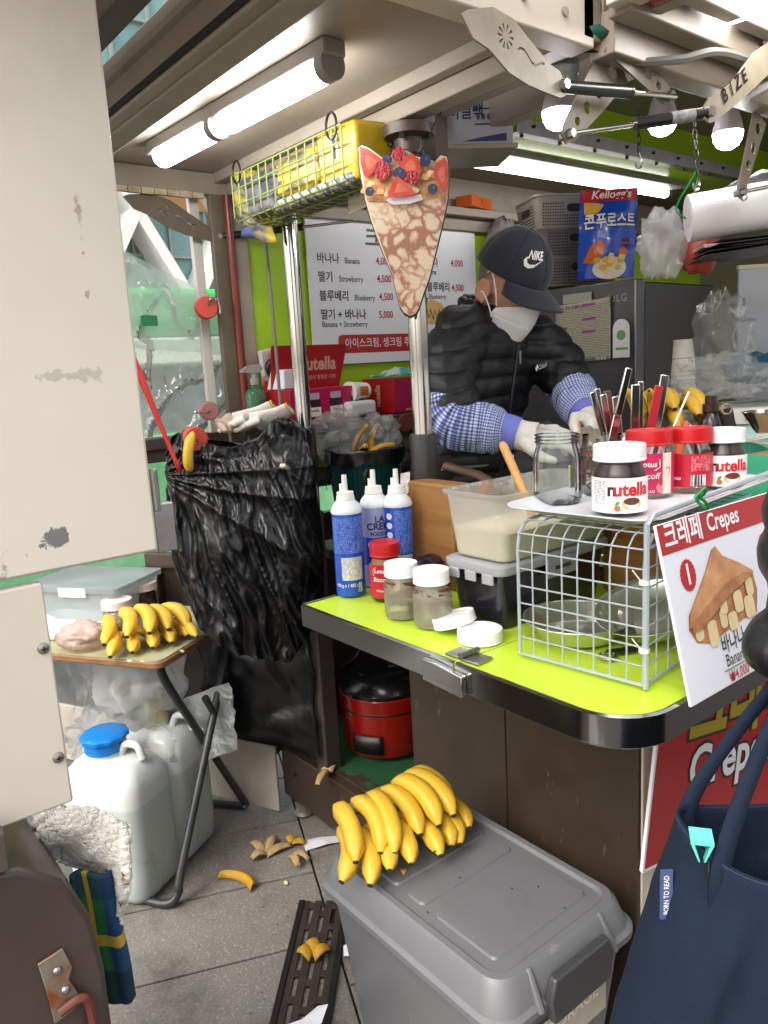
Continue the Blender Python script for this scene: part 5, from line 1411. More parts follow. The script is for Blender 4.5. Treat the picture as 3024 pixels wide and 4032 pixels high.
for k, (x, y, w_, h_) in enumerate(((.055, .098, .022, .03), (.09, .085, .026, .04), (.125, .1, .02, .03), (.15, .09, .026, .028), (.175, .115, .026, .034), (.205, .1, .03, .035), (.215, .13, .022, .03), (.13, .12, .02, .03))):
    sp('banana_print', M_bs, rrect(x - w_ / 2, y - h_ / 2, x + w_ / 2, y + h_ / 2, .008), .0012 + k * .0002)
sp('crepe_print', M_cr2, [(.03, .108), (.038, .128), (.065, .15), (.098, .177), (.128, .207), (.137, .211), (.153, .192), (.194, .174), (.235, .152), (.2, .148), (.15, .138), (.1, .12), (.06, .108)], .0032)
sp('crepe_fold_print', M_cr1, [(.034, .115), (.06, .12), (.1, .134), (.15, .15), (.2, .156), (.235, .15), (.2, .141), (.15, .13), (.1, .113), (.06, .1), (.036, .1)], .0038)
write(sg, '바나나', .032, M_ink, sM(.0012) @ Matrix.Translation((.14, .06, 0)), bold=.01, sx=.8)
write(sg, 'Banana', .027, M_ink, sM(.0012) @ Matrix.Translation((.14, .036, 0)), sx=.8)
decal(sg, 'rule', M_ink, [(.1, .0225), (.178, .0225), (.178, .0238), (.1, .0238)], sM(.001))
write(sg, '₩4,000', .023, M_inkred, sM(.0012) @ Matrix.Translation((.14, .011, 0)), bold=.005, sx=.8)
b = MB(); b.tube(spline([(.0, .08, .27), (.01, .09, .285), (.004, .1, .275), (-.01, .105, .262), (.004, .11, .25), (.006, .1, .262), (.0, .085, .275)]), .0026, 7)
tie = b.obj('twist_tie', mat('tie_green', '0e8038', .4), sg); tie.location = (-.064, .03, .012)

# ---------------------------------------------------------------- red poster on the stall front
ps = thing('poster', 'red poster with large yellow and white lettering on the stall front', 'poster', (-.745, 1.158, .535), rot=(R(-10), 0, 0))
b = MB(); b.box((0, .33, .19), (.006, .66, .46)); b.obj('sheet', mat('poster_red', 'a81c20', .35), ps)
b = MB(); b.box((0, .33, -.043), (.0064, .664, .006)); b.box((0, -.002, .19), (.0064, .006, .466)); b.obj('white_edge', M_label, ps)
M_py = mat('poster_yellow', 'a89420', .4)
def pw(s, x, y, size, m, z_, **kw): return write(ps, s, size, m, onplane((.0035 + z_, x, y), (0, 1, 0), (0, 0, 1)), **kw)
pw('크레페', .33, .245, .18, M_ink, .0004, bold=.07, sx=.9); pw('크레페', .33, .245, .18, M_py, .001, bold=.035, sx=.9)
pw('Crepes', .3, .125, .12, M_ink, .0004, bold=.07); pw('Crepes', .3, .125, .12, M_label, .001, bold=.025)
# ---------------------------------------------------------------- neighbouring stall at the left
nb = thing('neighbour_stall', 'cream metal stall door above a brown body at the left edge', 'market stall', (-1.0, .1, 0))
def npart(b, name, m, **kw):
    o = b.obj(name, m, nb, **kw); o.location = -V(nb.location); return o
def chips(name):
    """cream paint with a few worn places"""
    m = mat(name, 'd6cdc0', .38, col2='ccc2b4', scale=2.2, amt=.5, bump=.015, bscale=30)
    t = m.node_tree; b = t.nodes['Principled BSDF']; N = t.nodes.new; L = t.links.new
    src = b.inputs['Base Color'].links[0].from_socket
    tc = N('ShaderNodeTexCoord')
    no = N('ShaderNodeTexNoise'); no.inputs['Scale'].default_value = 28; no.inputs['Detail'].default_value = 6; no.inputs['Roughness'].default_value = .7
    L(tc.outputs['Object'], no.inputs['Vector'])
    mk = None
    for cy_, cz, ry, rz_, col, th in ((.262, 1.262, .045, .03, '70706e', .52), (.30, 1.462, .075, .016, 'b8b0a4', .47), (.335, 1.62, .02, .3, 'a89a88', .62), (.2, 1.24, .12, .05, 'a49a8e', .63)):
        sb = N('ShaderNodeMapping'); sb.inputs['Location'].default_value = (0, -cy_ / ry, -cz / rz_); sb.inputs['Scale'].default_value = (0, 1 / ry, 1 / rz_)
        L(tc.outputs['Object'], sb.inputs[0])
        ln = N('ShaderNodeVectorMath'); ln.operation = 'LENGTH'; L(sb.outputs[0], ln.inputs[0])
        mr = N('ShaderNodeMapRange'); mr.inputs[1].default_value = 0; mr.inputs[2].default_value = 1; mr.inputs[3].default_value = .18; mr.inputs[4].default_value = -.25; L(ln.outputs['Value'], mr.inputs[0])
        ad = N('ShaderNodeMath'); ad.operation = 'ADD'; L(no.outputs[0], ad.inputs[0]); L(mr.outputs[0], ad.inputs[1])
        g2 = N('ShaderNodeMapRange'); g2.inputs[1].default_value = th; g2.inputs[2].default_value = th + .03; L(ad.outputs[0], g2.inputs[0])
        mx = N('ShaderNodeMix'); mx.data_type = 'RGBA'; mx.inputs[7].default_value = C(col); L(g2.outputs[0], mx.inputs[0]); L(src, mx.inputs[6]); src = mx.outputs[2]
    L(src, b.inputs['Base Color'])
    wear_marks(m, 'b0a494', 2.2, (1, 1, .3), .56, .16, .4)
    wear_marks(m, '9a8e7e', 22, (1, .5, 3), .69, .03, .45)
    return m
b = MB(); b.box((-1.01, -.1, 1.7), (.02, .975, .956)); pn = npart(b, 'door_panel', chips('worn_cream'), bev=.004)
b = MB(); b.box((-1.035, -.1, 1.69), (.03, .93, .9)); b.obj('door_core', M_cream, pn)
b = MB(); b.box((-1.045, .415, 1.245), (.02, .03, .07)); b.cyl((-1.04, .405, 1.27), (-1.04, .405, 1.33), .008, n=12); b.obj('hinge', M_alu, pn, bev=.002)
b = MB(); b.box((-1.012, -.12, 1.06), (.02, .71, .3)); lp = npart(b, 'lower_panel', M_cream, bev=.003)
for y, z_ in ((.225, 1.126), (.224, .977)):
    b = MB(); b.lathe([(0, .004), (.004, .0038), (.007, .002), (.0075, 0)], 16); s_ = b.obj('screw', mat('screw_steel', '9a9288', .35, .8), lp, rot=(0, pi / 2, 0)); s_.location = (-1.002, y, z_)
    b = MB(); b.box((.0045, 0, 0), (.0008, .007, .0014)); b.box((.0045, 0, 0), (.0008, .0014, .007)); b.obj('screw_slot', M_dark, s_.parent, loc=(-1.002, y, z_))
# brown body with a rounded edge
M_nb = mat('neighbour_brown', '3c302c', .35, col2='483a36', scale=5, amt=.5, bump=.02, bscale=200)
b = MB(); b.prism([(-.6, 0.03), (.2, .03), (.225, .06), (.23, .7), (.222, .78), (.195, .845), (.15, .885), (.05, .91), (-.6, .915)], -1.5, -.94, 'x'); nbody = npart(b, 'body', M_nb, bev=.008, ang=50)
b = MB(); b.box((-.96, .09, .915), (.05, .1, .05)); npart(b, 'bracket', mat('nb_bracket', '4c423a', .5), bev=.003)
lt = thing('latch', 'rusty toggle latch on the brown body at the lower left corner', 'latch', (-.938, .172, .7))
b = MB(); b.prism([(-.02, .055), (.01, .06), (.018, .03), (.012, .015), (.02, -.01), (.015, -.03), (-.012, -.035), (-.014, .0)], 0, .004, 'x'); b.obj('plate', mat('latch_plate', '8a8478', .5, .5, col2='8a4a20', scale=30, ctr=.12), lt, bev=.001)
b = MB(); b.tube(spline([(.008, -.005, -.02), (.012, .02, -.012), (.012, .03, -.03), (.012, .03, -.09)]), .006, 9); b.obj('lever', mat('latch_red', '5c2c22', .55), lt)
b = MB()
for y, z_ in ((.0, .035), (.006, .004)): b.ball((.005, y, z_), (.004, .006, .006), 10)
b.obj('rivet', M_alu, lt)
# towel and plaid cloth over the edge of the brown body
M_fleece = mat('fleece', 'ece6da', .95, col2='dcd4c6', scale=60, bump=.5, bscale=300, sheen=.4)
b = MB()
def fle(u, v_):
    p = V((-1.13 + .1 * u + .02 * math.sin(v_ * 5), .2 + .1 * math.sin(u * 2.0) * (1 - .35 * v_) + .015 * v_, .845 - .16 * v_ * (.55 + .45 * u) - .03 * u + .012 * math.sin(u * 7)))
    return p + crumple(p, 16, .012, 4) + V((0, 0, 1)) * 0 + V((.8, .3, .5)) * (.005 * abs(noise.noise(p * 130)) + .003 * noise.noise(p * 260))
b.grid(110, 110, fle); tag(b.obj('towel', M_fleece, solid=.012), 'cream fleece towel draped over the brown stall edge', 'towel')
def plaid(name):
    m = mat(name, '14502c', .9)
    t = m.node_tree; bb_ = t.nodes['Principled BSDF']; N = t.nodes.new; L = t.links.new
    tc = N('ShaderNodeTexCoord'); sx = N('ShaderNodeSeparateXYZ'); L(tc.outputs['UV'], sx.inputs[0])
    def stripe(axis, c0, hw):
        s = N('ShaderNodeMath'); s.operation = 'SUBTRACT'; s.inputs[1].default_value = c0; L(sx.outputs[axis], s.inputs[0])
        a = N('ShaderNodeMath'); a.operation = 'ABSOLUTE'; L(s.outputs[0], a.inputs[0])
        l = N('ShaderNodeMath'); l.operation = 'LESS_THAN'; l.inputs[1].default_value = hw; L(a.outputs[0], l.inputs[0]); return l.outputs[0]
    src = None
    col = N('ShaderNodeRGB'); col.outputs[0].default_value = C('1c6a38'); src = col.outputs[0]
    for ax, c0, hw, cl, f in ((0, .85, .16, '12306c', .8), (1, .95, .12, '10284e', .7), (1, .12, .14, '0c2430', .75), (0, .1, .1, '0e2a50', .7), (0, .42, .05, 'c4a428', .85), (1, .5, .045, 'c4a428', .85)):
        mx = N('ShaderNodeMix'); mx.data_type = 'RGBA'; mx.inputs[7].default_value = C(cl)
        ml = N('ShaderNodeMath'); ml.operation = 'MULTIPLY'; ml.inputs[1].default_value = f; L(stripe(ax, c0, hw), ml.inputs[0])
        L(ml.outputs[0], mx.inputs[0]); L(src, mx.inputs[6]); src = mx.outputs[2]
    L(src, bb_.inputs['Base Color'])
    return m
def uvgrid(name, nu, nv, fn, m, parent=None, wrap=False, solid=0, ur=1, vr=1):
    vs = [tuple(fn(i / (nu - 1), j / (nv - 1))) for j in range(nv) for i in range(nu)]
    fs = [(j * nu + i, j * nu + i + 1, (j + 1) * nu + i + 1, (j + 1) * nu + i) for j in range(nv - 1) for i in range(nu - 1)]
    me = bpy.data.meshes.new(name); me.from_pydata(vs, [], fs); me.materials.append(m)
    uv = me.uv_layers.new(name='UVMap')
    for lp_ in me.loops:
        k = lp_.vertex_index; uv.data[lp_.index].uv = ((k % nu) / (nu - 1) * ur, (k // nu) / (nv - 1) * vr)
    me.polygons.foreach_set('use_smooth', [True] * len(me.polygons))
    o = bpy.data.objects.new(name, me); COL.objects.link(o)
    if parent: o.parent = parent
    if solid: md = o.modifiers.new('s', 'SOLIDIFY'); md.thickness = solid; md.offset = 0
    return o
o = uvgrid('plaid_cloth', 26, 40, lambda u, v_: V((-1.075 + .02 * u - .012 * math.sin(u * 6), .235 + (.045 + .014 * (1 - v_)) * u, .545 + .215 * v_ - .012 * (1 - v_) * (1 - u))) + V((.012 * noise.noise(V((u * 4, v_ * 2, 1))), 0, 0)), plaid('plaid'), solid=.008)
tag(o, 'green and blue plaid fleece hanging below the cream towel', 'cloth')

# ---------------------------------------------------------------- water jugs
M_jug = mat('jug_plastic', 'd6dcd6', .4, trans=.25, sss=.25, bump=.02, bscale=20)
def waterline(m, z0):
    t = m.node_tree; b = t.nodes['Principled BSDF']; N = t.nodes.new; L = t.links.new
    tc = N('ShaderNodeTexCoord'); sx = N('ShaderNodeSeparateXYZ'); L(tc.outputs['Object'], sx.inputs[0])
    mr = N('ShaderNodeMapRange'); mr.inputs[1].default_value = z0 - .003; mr.inputs[2].default_value = z0 + .003; L(sx.outputs[2], mr.inputs[0])
    mx = N('ShaderNodeMix'); mx.data_type = 'RGBA'; mx.inputs[6].default_value = C('ccd6d0'); mx.inputs[7].default_value = C('e6eae6'); L(mr.outputs[0], mx.inputs[0]); L(mx.outputs[2], b.inputs['Base Color'])
waterline(M_jug, .3)
wear_marks(M_jug, '8e9088', 12, (1, 1, .3), .64, .04, .3)
def jug(label, loc, rz, capm, capr, H_, hx_, hy_, capx, wavy):
    t = thing('water_jug', label, 'water jug', loc, rz)
    b = loft(MB(), [ring(hx_ - .03, hy_ - .03, .03, 0), ring(hx_ - .006, hy_ - .006, .045, .012), ring(hx_, hy_, .045, .04), ring(hx_, hy_, .045, H_ * .72), ring(hx_ - .006, hy_ - .006, .045, H_ * .8), ring(hx_ - .03, hy_ - .03, .045, H_ * .88), ring(hx_ - .06, hy_ - .055, .03, H_ * .92)])
    b.obj('body', M_jug, t, ang=70, sub=1)
    b = MB(); b.lathe([(capr * 1.25, H_ * .84), (capr * 1.0, H_ * .9), (capr * .93, H_ * .92), (capr * .93, H_ * .97)], 28, (capx, 0, 0)); b.obj('neck', M_jug, t)
    b = MB(); b.lathe([(capr, H_ * .94), (capr, H_ * .94 + .032), (capr * 1.14, H_ * .94 + .034), (capr * 1.14, H_ * .94 + .044), (capr * .98, H_ * .94 + .05), (0, H_ * .94 + .05)] if wavy else [(capr, H_ * .94), (capr, H_ * .94 + .045), (capr * .9, H_ * .94 + .05), (0, H_ * .94 + .05)], 64, (capx, 0, 0), fn=(lambda q, a, z_: q * (1 + .035 * math.cos(10 * a) * (z_ > H_ * .94 + .033 and q > capr))) if wavy else None); b.obj('cap', capm, t)
    b = MB(); b.tube(spline([(capx + .05, 0, H_ * .9), (capx + .07, 0, H_ * .98), (capx + .11, 0, H_ * .98), (capx + .125, 0, H_ * .9)]), .011, 10); b.obj('handle', M_jug, t)
    return t
jug('white water jug with a wide wavy blue cap', (-2.11, .615, 0), .55, mat('cap_blue', '1676c4', .35), .058, .455, .135, .1, -.02, True)
jug('white water jug with a small beige cap behind the blue capped one', (-2.2, .79, 0), .55, mat('cap_beige', 'c4b68c', .45), .034, .455, .12, .1, .0, False)

# ---------------------------------------------------------------- things on and under the folding table
M_milky = film('milky_box', 'f0f4f4', .5, .4, .15, 0, milky='e0e8ea', hl=.02)
t = thing('plastic_box', 'clear plastic food box with clip lid at the back of the table', 'plastic box', (-2.5, .74, .722), .6)
b = loft(MB(), [ring(.16, .11, .02, 0), ring(.17, .12, .02, .1)], True, False); b.obj('tub', M_milky, t)
b = loft(MB(), [ring(.18, .13, .02, .1), ring(.18, .13, .02, .115), ring(.165, .115, .02, .118)]); b.obj('lid', M_milky, t)
b = MB(); b.box((.02, -.128, .1), (.1, .008, .03)); b.obj('clip', M_white, t, bev=.003)
t = thing('plastic_tray', 'white foam tray lying on the table beside the pink bag', 'tray', (-2.36, .62, .722), .5)
b = loft(MB(), [ring(.13, .09, .02, 0), ring(.15, .105, .025, .02), ring(.15, .105, .025, .023), ring(.12, .08, .02, .006)]); b.obj('tray', mat('foam', 'd8dcd4', .6), t)
t = jar('jar', 'pale lidded jar standing behind the table bananas, nearer the tray', (-2.28, .735, .722), .043, .085, M_lidp, M_smear, None, lidh=.024, lidr=.046, group=None); residue(t, .043, .008, .05, .3)
t = jar('jar', 'pale lidded jar of brown spread, farther one behind the table bananas', (-2.4, .86, .722), .045, .09, M_lidp, M_glass, M_choc, .9, lidh=.024, lidr=.048)
def bag(name, label, loc, r_, m, seed, s=6, amp=.35, n=36, cat='plastic bag', tail=None):
    b = MB(); b.ball((0, 0, 0), 1, n)
    rr = random.Random(seed); vs = []
    for p in b.v:
        q = V(p); h = q * (s / 3.2) + V((seed, seed, 0))
        f = 1 + amp * 1.3 * ((1 - abs(noise.noise(h))) ** 2 - .55) + amp * .35 * ((1 - abs(noise.noise(h * 2.3))) ** 3 - .4)
        vs.append((q.x * r_[0] * f, q.y * r_[1] * f, max(q.z, -.86) * r_[2] * (1 + .8 * (f - 1))))
    b.v = vs
    return tag(b.obj(name, m, loc=loc, ang=180), label, cat)
M_bagw = film('bag_white', 'ffffff', .55, .15, .25, .25, 40, milky='ffffff', hl=.0)
M_bagp = film('bag_pink', 'fcece8', .5, .15, .2, .25, 40, milky='ecd4ca', hl=.03)
bag('plastic_bag', 'crumpled pinkish plastic bag on the table left of the bananas', (-2.2, .6, .75), (.08, .06, .035), M_bagp, 3)
bag('plastic_bag', 'large white plastic bag of bags hanging under the table top', (-2.3, .78, .55), (.16, .12, .15), M_bagw, 11, 7, .5)
bag('plastic_bag', 'crumpled clear plastic bag behind the blue capped jug', (-2.3, .72, .33), (.2, .14, .12), film('bag_clear', 'ffffff', .84, .12, .25, .3, 40, milky='ffffff', hl=.01), 7, 8, .55)
bag('plastic_bag', 'clear plastic bag tied to the far table leg at the left', (-2.55, .6, .45), (.12, .1, .16), film('bag_clear', 'fafafa'), 19, 7, .5)
b = MB()
for k in range(5): b.grid(8, 10, lambda u, v_, k=k: V((-2.22 + .2 * u - .01 * k, .83 + .12 * u, .45 - .22 * v_ + .1 * u - .006 * k)) + crumple((u, v_, k), 3, .02, k))
tag(b.obj('bag_pack', film('pack_white', 'ffffff', .15, .3, .3, .5, 30, milky='eef0ee')), 'stack of flat white plastic bags hanging under the table', 'plastic bags')
M_bb = mat('black_bag', '0b0b0c', .3, bump=.1, bscale=30, stretch=(1, 1, .35), spec=.5)
b = MB(); b.grid(22, 24, lambda u, v_: V((-2.19 + .3 * u, .93 + .22 * u, .68 - .33 * v_ - .08 * u * v_)) + crumple((u * 1.2, v_ * 1.2, 2), 2.2, .03, 6)); tag(b.obj('black_plastic_bag', M_bb, solid=.003), 'flat black plastic bags hanging below the large black bag', 'plastic bag')

# ---------------------------------------------------------------- large black rubbish bag on the stall side
R0 = V((.616, .788, 0)); N0 = V((.788, -.616, 0)); S_ = .001264
BO = V((-1.86, .972, 1.005))
def interp(tab, v_):
    for (a, x), (c_, y) in zip(tab, tab[1:]):
        if v_ <= c_: return x + (y - x) * (v_ - a) / (c_ - a)
    return tab[-1][1]
def bbag(u, v_):
    # u runs once round, v from the mouth down
    th = 2 * pi * u
    s = -math.cos(th)               # -1 left, 1 right
    dp = math.sin(th)               # front positive
    L0 = interp([(0, -140), (.12, -150), (.3, -156), (.8, -156), (1, -135)], v_)
    R1 = interp([(0, 158), (.3, 160), (.6, 165), (.85, 158), (1, 135)], v_)
    x = (L0 + R1) / 2 + (R1 - L0) / 2 * s
    top = interp([(-1, 232), (-.85, 245), (-.6, 225), (-.1, 208), (.25, 222), (.5, 262), (.68, 255), (1, 225)], s)
    bot = interp([(-1, -125), (-.7, -180), (-.3, -216), (.2, -245), (.6, -256), (1, -190)], s)
    z_ = top + (bot - top) * v_
    dep = (.03 + .075 * math.sin(min(1, v_ * 1.25) * pi * .62)) * dp
    f = .0
    gx, gz = x - (-125), z_ - 160        # folds fan out from the knot at the left
    ang = math.atan2(gz, gx + 40)
    f += .022 * (1 - abs(noise.noise(V((ang * 2.6, v_ * .8, 1))))) ** 3 + .02 * noise.noise(V((x * .012, z_ * .006, 9))) + .02 * (1 - abs(noise.noise(V((x * .032 + z_ * .01, z_ * .008, 4))))) ** 4 + .005 * (1 - abs(noise.noise(V((x * .06, z_ * .018 - x * .02, 8))))) ** 4
    if v_ < .06: f -= .008
    return BO + R0 * (x * S_) + V((0, 0, z_ * S_)) + N0 * (dep + f * (1 if dp > -.2 else -1))
b = MB(); b.grid(240, 170, bbag, wrap=True)
tag(b.obj('rubbish_bag', M_bb, solid=.0015, ang=180), 'large crinkled black rubbish bag hanging on the stall side', 'rubbish bag')
t = bunch('banana', 'single banana peel hooked over the magnet on the black bag', (-1.868, .85, 1.315), 0, [(0, 0, 0, 0, 0, 0, 2, .66)], 'banana')
t.children[0].rotation_euler = Euler((R(90), R(100), R(38)), 'XYZ')
b = MB(); b.ball((-1.72, 1.02, 1.215), (.012, .008, .007), 8); tag(b.obj('nut', mat('nut_cream', 'd8cca8', .6)), 'pale nut stuck on the fold of the black bag', 'nut')
# gloves on the ledge
M_gl = mat('glove_cotton', 'd8d2ca', .95, bump=.3, bscale=260)
M_gly = mat('glove_yellow_hem', 'c8a838', .9)
def loose_glove(label, loc, rz, m, tl=0):
    t = thing('work_glove', label, 'glove', loc, rz=rz)
    b = MB(); b.tube([(-.09, .004, .014), (-.05, -.004, .01), (-.02, 0, .012), (.03, 0, .014)], [.026, .03, .032, .04], 14, flat=.4)
    for k in range(4): b.tube([(.02, -.028 + .018 * k, .014), (.06, -.032 + .021 * k, .012), (.085, -.034 + .023 * k, .008)], [.011, .011, .008], 9)
    b.tube([(.0, .03, .012), (.035, .05, .01)], [.011, .009], 9)
    o = baked(b, 'glove', m, t, .004, 4)
    b = MB(); b.tube([(-.092, 0, .012), (-.087, 0, .012)], [.0275, .0275], 16, flat=.43, caps=False); b.obj('hem', M_gly, t)
    t.rotation_euler = (0, tl, rz)
    return t
loose_glove('pinkish cotton glove lying on the ledge by the window', (-2.09, 1.08, 1.3), 2.3, mat('glove_pinkish', 'c8b4aa', .95, bump=.3, bscale=260))
loose_glove('white cotton glove with yellow hem lying cuff up on the ledge', (-2.03, 1.1, 1.315), -2.3, M_gl, .35)
loose_glove('white cotton glove hanging fingers down from the ledge', (-1.985, 1.13, 1.31), -2.5, M_gl, .3)

# ---------------------------------------------------------------- ribbed green waste bin with liner and peels
gb = thing('waste_bin', 'dark green ribbed waste bin lined with a black bag between the poles', 'waste bin', (-1.84, 1.375, .93))
b = MB(); b.shell([(.075, 0), (.085, .004), (.112, .27), (.116, .275)], 160, fn=lambda q, a, z_: q * (1 + .012 * math.cos(52 * a))); b.obj('body', mat('bin_green', '10484a', .35), gb, ang=80)
b = MB(); b.grid(80, 14, lambda u, v_: V(((.12 + .005 * noise.noise(V((u * 40, v_ * 2, 0)))) * (1 - .25 * max(0, v_ - .5)) * math.cos(2 * pi * u), (.12 + .005 * noise.noise(V((u * 40, v_ * 2, 0)))) * (1 - .25 * max(0, v_ - .5)) * math.sin(2 * pi * u), .295 - abs(v_ - .5) * (.09 + .04 * noise.noise(V((math.cos(2 * pi * u) * 2, math.sin(2 * pi * u) * 2, 3)))))), wrap=True); b.obj('liner', M_bb, gb, ang=180)
b = MB(); b.add([(.105 * math.cos(-2.2), .122 * math.sin(-2.2), .26), (.122 * math.cos(-1.9), .122 * math.sin(-1.9), .26), (.12 * math.cos(-2.02), .12 * math.sin(-2.02), .17)], [(0, 1, 2)]); b.obj('liner_tail', M_bb, gb, solid=.002)
b = MB(); b.tube([(.118 * math.cos(-.55), .118 * math.sin(-.55) + .018 * math.sin(q) + 0, .215 + .024 * math.cos(q)) for q in [2 * pi * i / 18 for i in range(18)]], .0045, 8, closed=True); b.obj('ring_handle', M_collar, gb)
for i, (dx, dy, ln, rz_, tl) in enumerate(((-.02, -.02, .1, .6, -1.0), (.0, .03, .09, 1.4, -1.2), (.03, -.03, .1, -.5, -.3), (.02, .01, .08, .9, -.2), (-.03, .02, .08, 2.2, -.4))):
    t = thing('banana_peel', 'yellow banana peel strip on top of the green waste bin', 'banana peel', (-1.84 + dx, 1.375 + dy, 1.2), rot=(0, tl, rz_), group='peels in the waste bin')
    t['label'] = ['yellow banana peel standing upright at the left in the green waste bin', 'yellow banana peel standing upright at the right in the green waste bin', 'yellow peel strip lying across the front of the green waste bin', 'yellow peel strip lying in the middle of the green waste bin', 'yellow peel strip at the back of the green waste bin'][i]
    b = MB(); b.grid(10, 6, lambda u, v_: (ln * u, (v_ - .5) * .034 * (1 - .8 * u), .012 * math.sin(v_ * pi) + .01 * math.sin(u * 3))); b.obj('skin', M_peelo, t, solid=.003)
bag('plastic_bag', 'clear crumpled plastic bag stuffed into the green waste bin', (-1.9, 1.33, 1.26), (.07, .07, .07), film('bag_clear', 'fafafa'), 5, 9, .6)
bag('plastic_bag', 'clear plastic bag behind the peels in the green waste bin', (-1.85, 1.45, 1.25), (.06, .05, .06), film('bag_clear', 'fafafa'), 9, 9, .6)
b = MB(); b.box((-1.84, 1.4, .91), (.3, .3, .03)); part(b, 'bin_shelf', M_brown)

# ---------------------------------------------------------------- things on the back shelf
SZ = 1.3
t = thing('spray_bottle', 'clear spray bottle with teal liquid by the lime green wall', 'bottle', (-2.1, 1.17, SZ))
b = MB(); b.shell([(0, 0), (.03, .0), (.034, .006), (.034, .09), (.026, .105), (.012, .112), (.012, .125)], 26, sx=.8); b.obj('bottle', film('bottle_green', 'd0ecd8', .6, .4, .08, 0, milky='78b890'), t)
b = MB(); b.lathe([(0, .003), (.031, .004), (.031, .075), (0, .075)], 26, sx=.8); b.obj('liquid', mat('teal_liquid', '1c7470', .3), t)
b = MB(); b.lathe([(.013, .12), (.013, .14), (.009, .145), (.009, .16), (0, .16)], 18); b.prism([(-.012, .155), (.014, .155), (.03, .17), (.02, .182), (-.02, .18), (-.045, .165), (-.045, .16)], -.009, .009, 'x'); b.obj('trigger', film('trigger_clear', 'f0f0ee', .35, .4, .2, 0, milky='d8d8d4'), t, bev=.003)
M_pk = mat('carton_magenta', 'b4124e', .4)
M_rd = mat('carton_red', '9c1018', .4)
def nbox(label, loc, rz, dx, dy, dz, flap, front, side):
    t = thing('carton', label, 'carton', loc, rz)
    b = MB(); b.box((0, 0, dz / 2), (dx, dy, dz)); b.obj('box', [M_pk], t, bev=.002)
    b = MB(); b.box((0, -dy / 2 - .0006, dz / 2), (dx - .002, .001, dz - .002)); b.obj('red_side', M_rd, t)
    fx = dx / 2 + .0008
    for k, y in enumerate(front):
        pM = onplane((fx, y, 0), (0, 1, 0), (0, 0, 1))
        decal(t, 'jar_print', M_ink if 0 else mat('jar_dark_print', '3a1c24', .4), rrect(-.026, .008, .026, dz * .72, .008), pM)
        decal(t, 'jar_lid_print', mat('jar_lid_print', 'b4a8b4', .4), rrect(-.022, dz * .66, .022, dz * .86, .004), pM @ Matrix.Translation((0, 0, .0004)))
        decal(t, 'jar_label_print', M_label, rrect(-.026, .014, .026, dz * .42, .003), pM @ Matrix.Translation((0, 0, .0004)))
        write(t, 'nutella', .013, M_inkr2, pM @ Matrix.Translation((0, dz * .32, .0008)), bold=.02)
    if side: write(t, 'nutella', .034, mat('carton_print', 'c8a08c', .4), onplane((.0, -dy / 2 - .0013, dz / 2), (0, 0, 1), (-1, 0, 0)), bold=.03, sx=.8)
    return t
t = nbox('magenta carton with its red lid standing open, behind the left pole', (-2.1, 1.37, SZ), .12, .17, .31, .1, True, (-.06, .03, .12), False)
write(t, 'nutella', .03, mat('carton_print', 'c8a08c', .4), onplane((.0863, -.12, .05), (0, 0, 1), (0, -1, 0)), bold=.03, sx=.8)
lidm = onplane((.0, 0, .1), (0, 1, 0), V((.12, 0, 1)))
b = MB(); b.prism([(-.155, 0), (.125, 0), (.15, .105), (.15, .13), (.145, .135), (-.02, .135), (-.03, .128), (-.05, .135), (-.15, .135), (-.155, .128)], -.003, 0, 'z', M=lidm); b.obj('lid', M_rd, t)
write(t, 'nutella', .058, mat('carton_print', 'c8a08c', .4), lidm @ Matrix.Translation((.03, .075, .001)), bold=.03)
write(t, '누텔라 아침의 행복한 시작!', .016, mat('carton_print', 'c8a08c', .4), lidm @ Matrix.Translation((.02, .032, .001)), bold=.01)
t = nbox('smaller magenta and red carton right of the green waste bin', (-2.08, 1.72, SZ), .1, .15, .2, .115, False, (.02,), True)
write(t, 'NUTELLA 370g X 8', .011, M_label, onplane((.0763, .0, .008), (0, 1, 0), (0, 0, 1)), bold=.005)
b = MB(); b.grid(16, 12, lambda u, v_: V((-2.13 + .12 * v_, 1.62 + .17 * u, SZ + .118 + .022 * math.sin(u * pi) * math.sin(v_ * pi))) + crumple((u, v_, 1), 4, .016, 3)); tag(b.obj('wet_wipes', mat('wipes_pack', 'c8d8d4', .4, col2='2ca8a0', scale=14, ctr=.04), solid=.004), 'teal and white wipes pack lying on the smaller carton', 'wipes pack')
t = thing('paper_carton', 'small white paper carton torn open on top of the magenta box', 'carton', (-2.09, 1.27, SZ + .102), .4); b = MB(); b.box((0, 0, .03), (.07, .1, .06), taper=.7); b.obj('box', M_paper, t, bev=.004)
t = thing('tape_dispenser', 'black round tape holder in front of a torn white box', 'tape', (-2.13, 1.26, SZ + .17)); b = MB(); b.tube([(.0, .02 * math.cos(q), .02 * math.sin(q)) for q in [2 * pi * i / 18 for i in range(18)]], .011, 10, closed=True); b.obj('ring', M_black, t)
t = thing('torn_box', 'torn white and red packet leaning on the wall by the spray bottle', 'packet', (-2.16, 1.27, SZ + .1), .1); b = MB(); b.box((0, 0, .06), (.02, .07, .14)); p_ = b.obj('packet', mat('packet_white', 'c8c4c0', .5, col2='a83020', scale=10, ctr=.05), t, bev=.003, rot=(.15, .1, 0))
t = thing('paper_cup', 'white paper cup with orange print lying behind the waste bin', 'cup', (-2.05, 1.52, SZ + .08)); b = MB(); b.lathe([(.026, -.04), (.033, .04), (.03, .04)], 24); b.obj('cup', M_white, t, rot=(pi / 2, 0, .2)); b = MB(); band(b, .031, -.5, .5, -.02, .02, 10); b.obj('print', mat('cup_orange', 'c86a1c', .5), t, rot=(pi / 2, 0, .2))
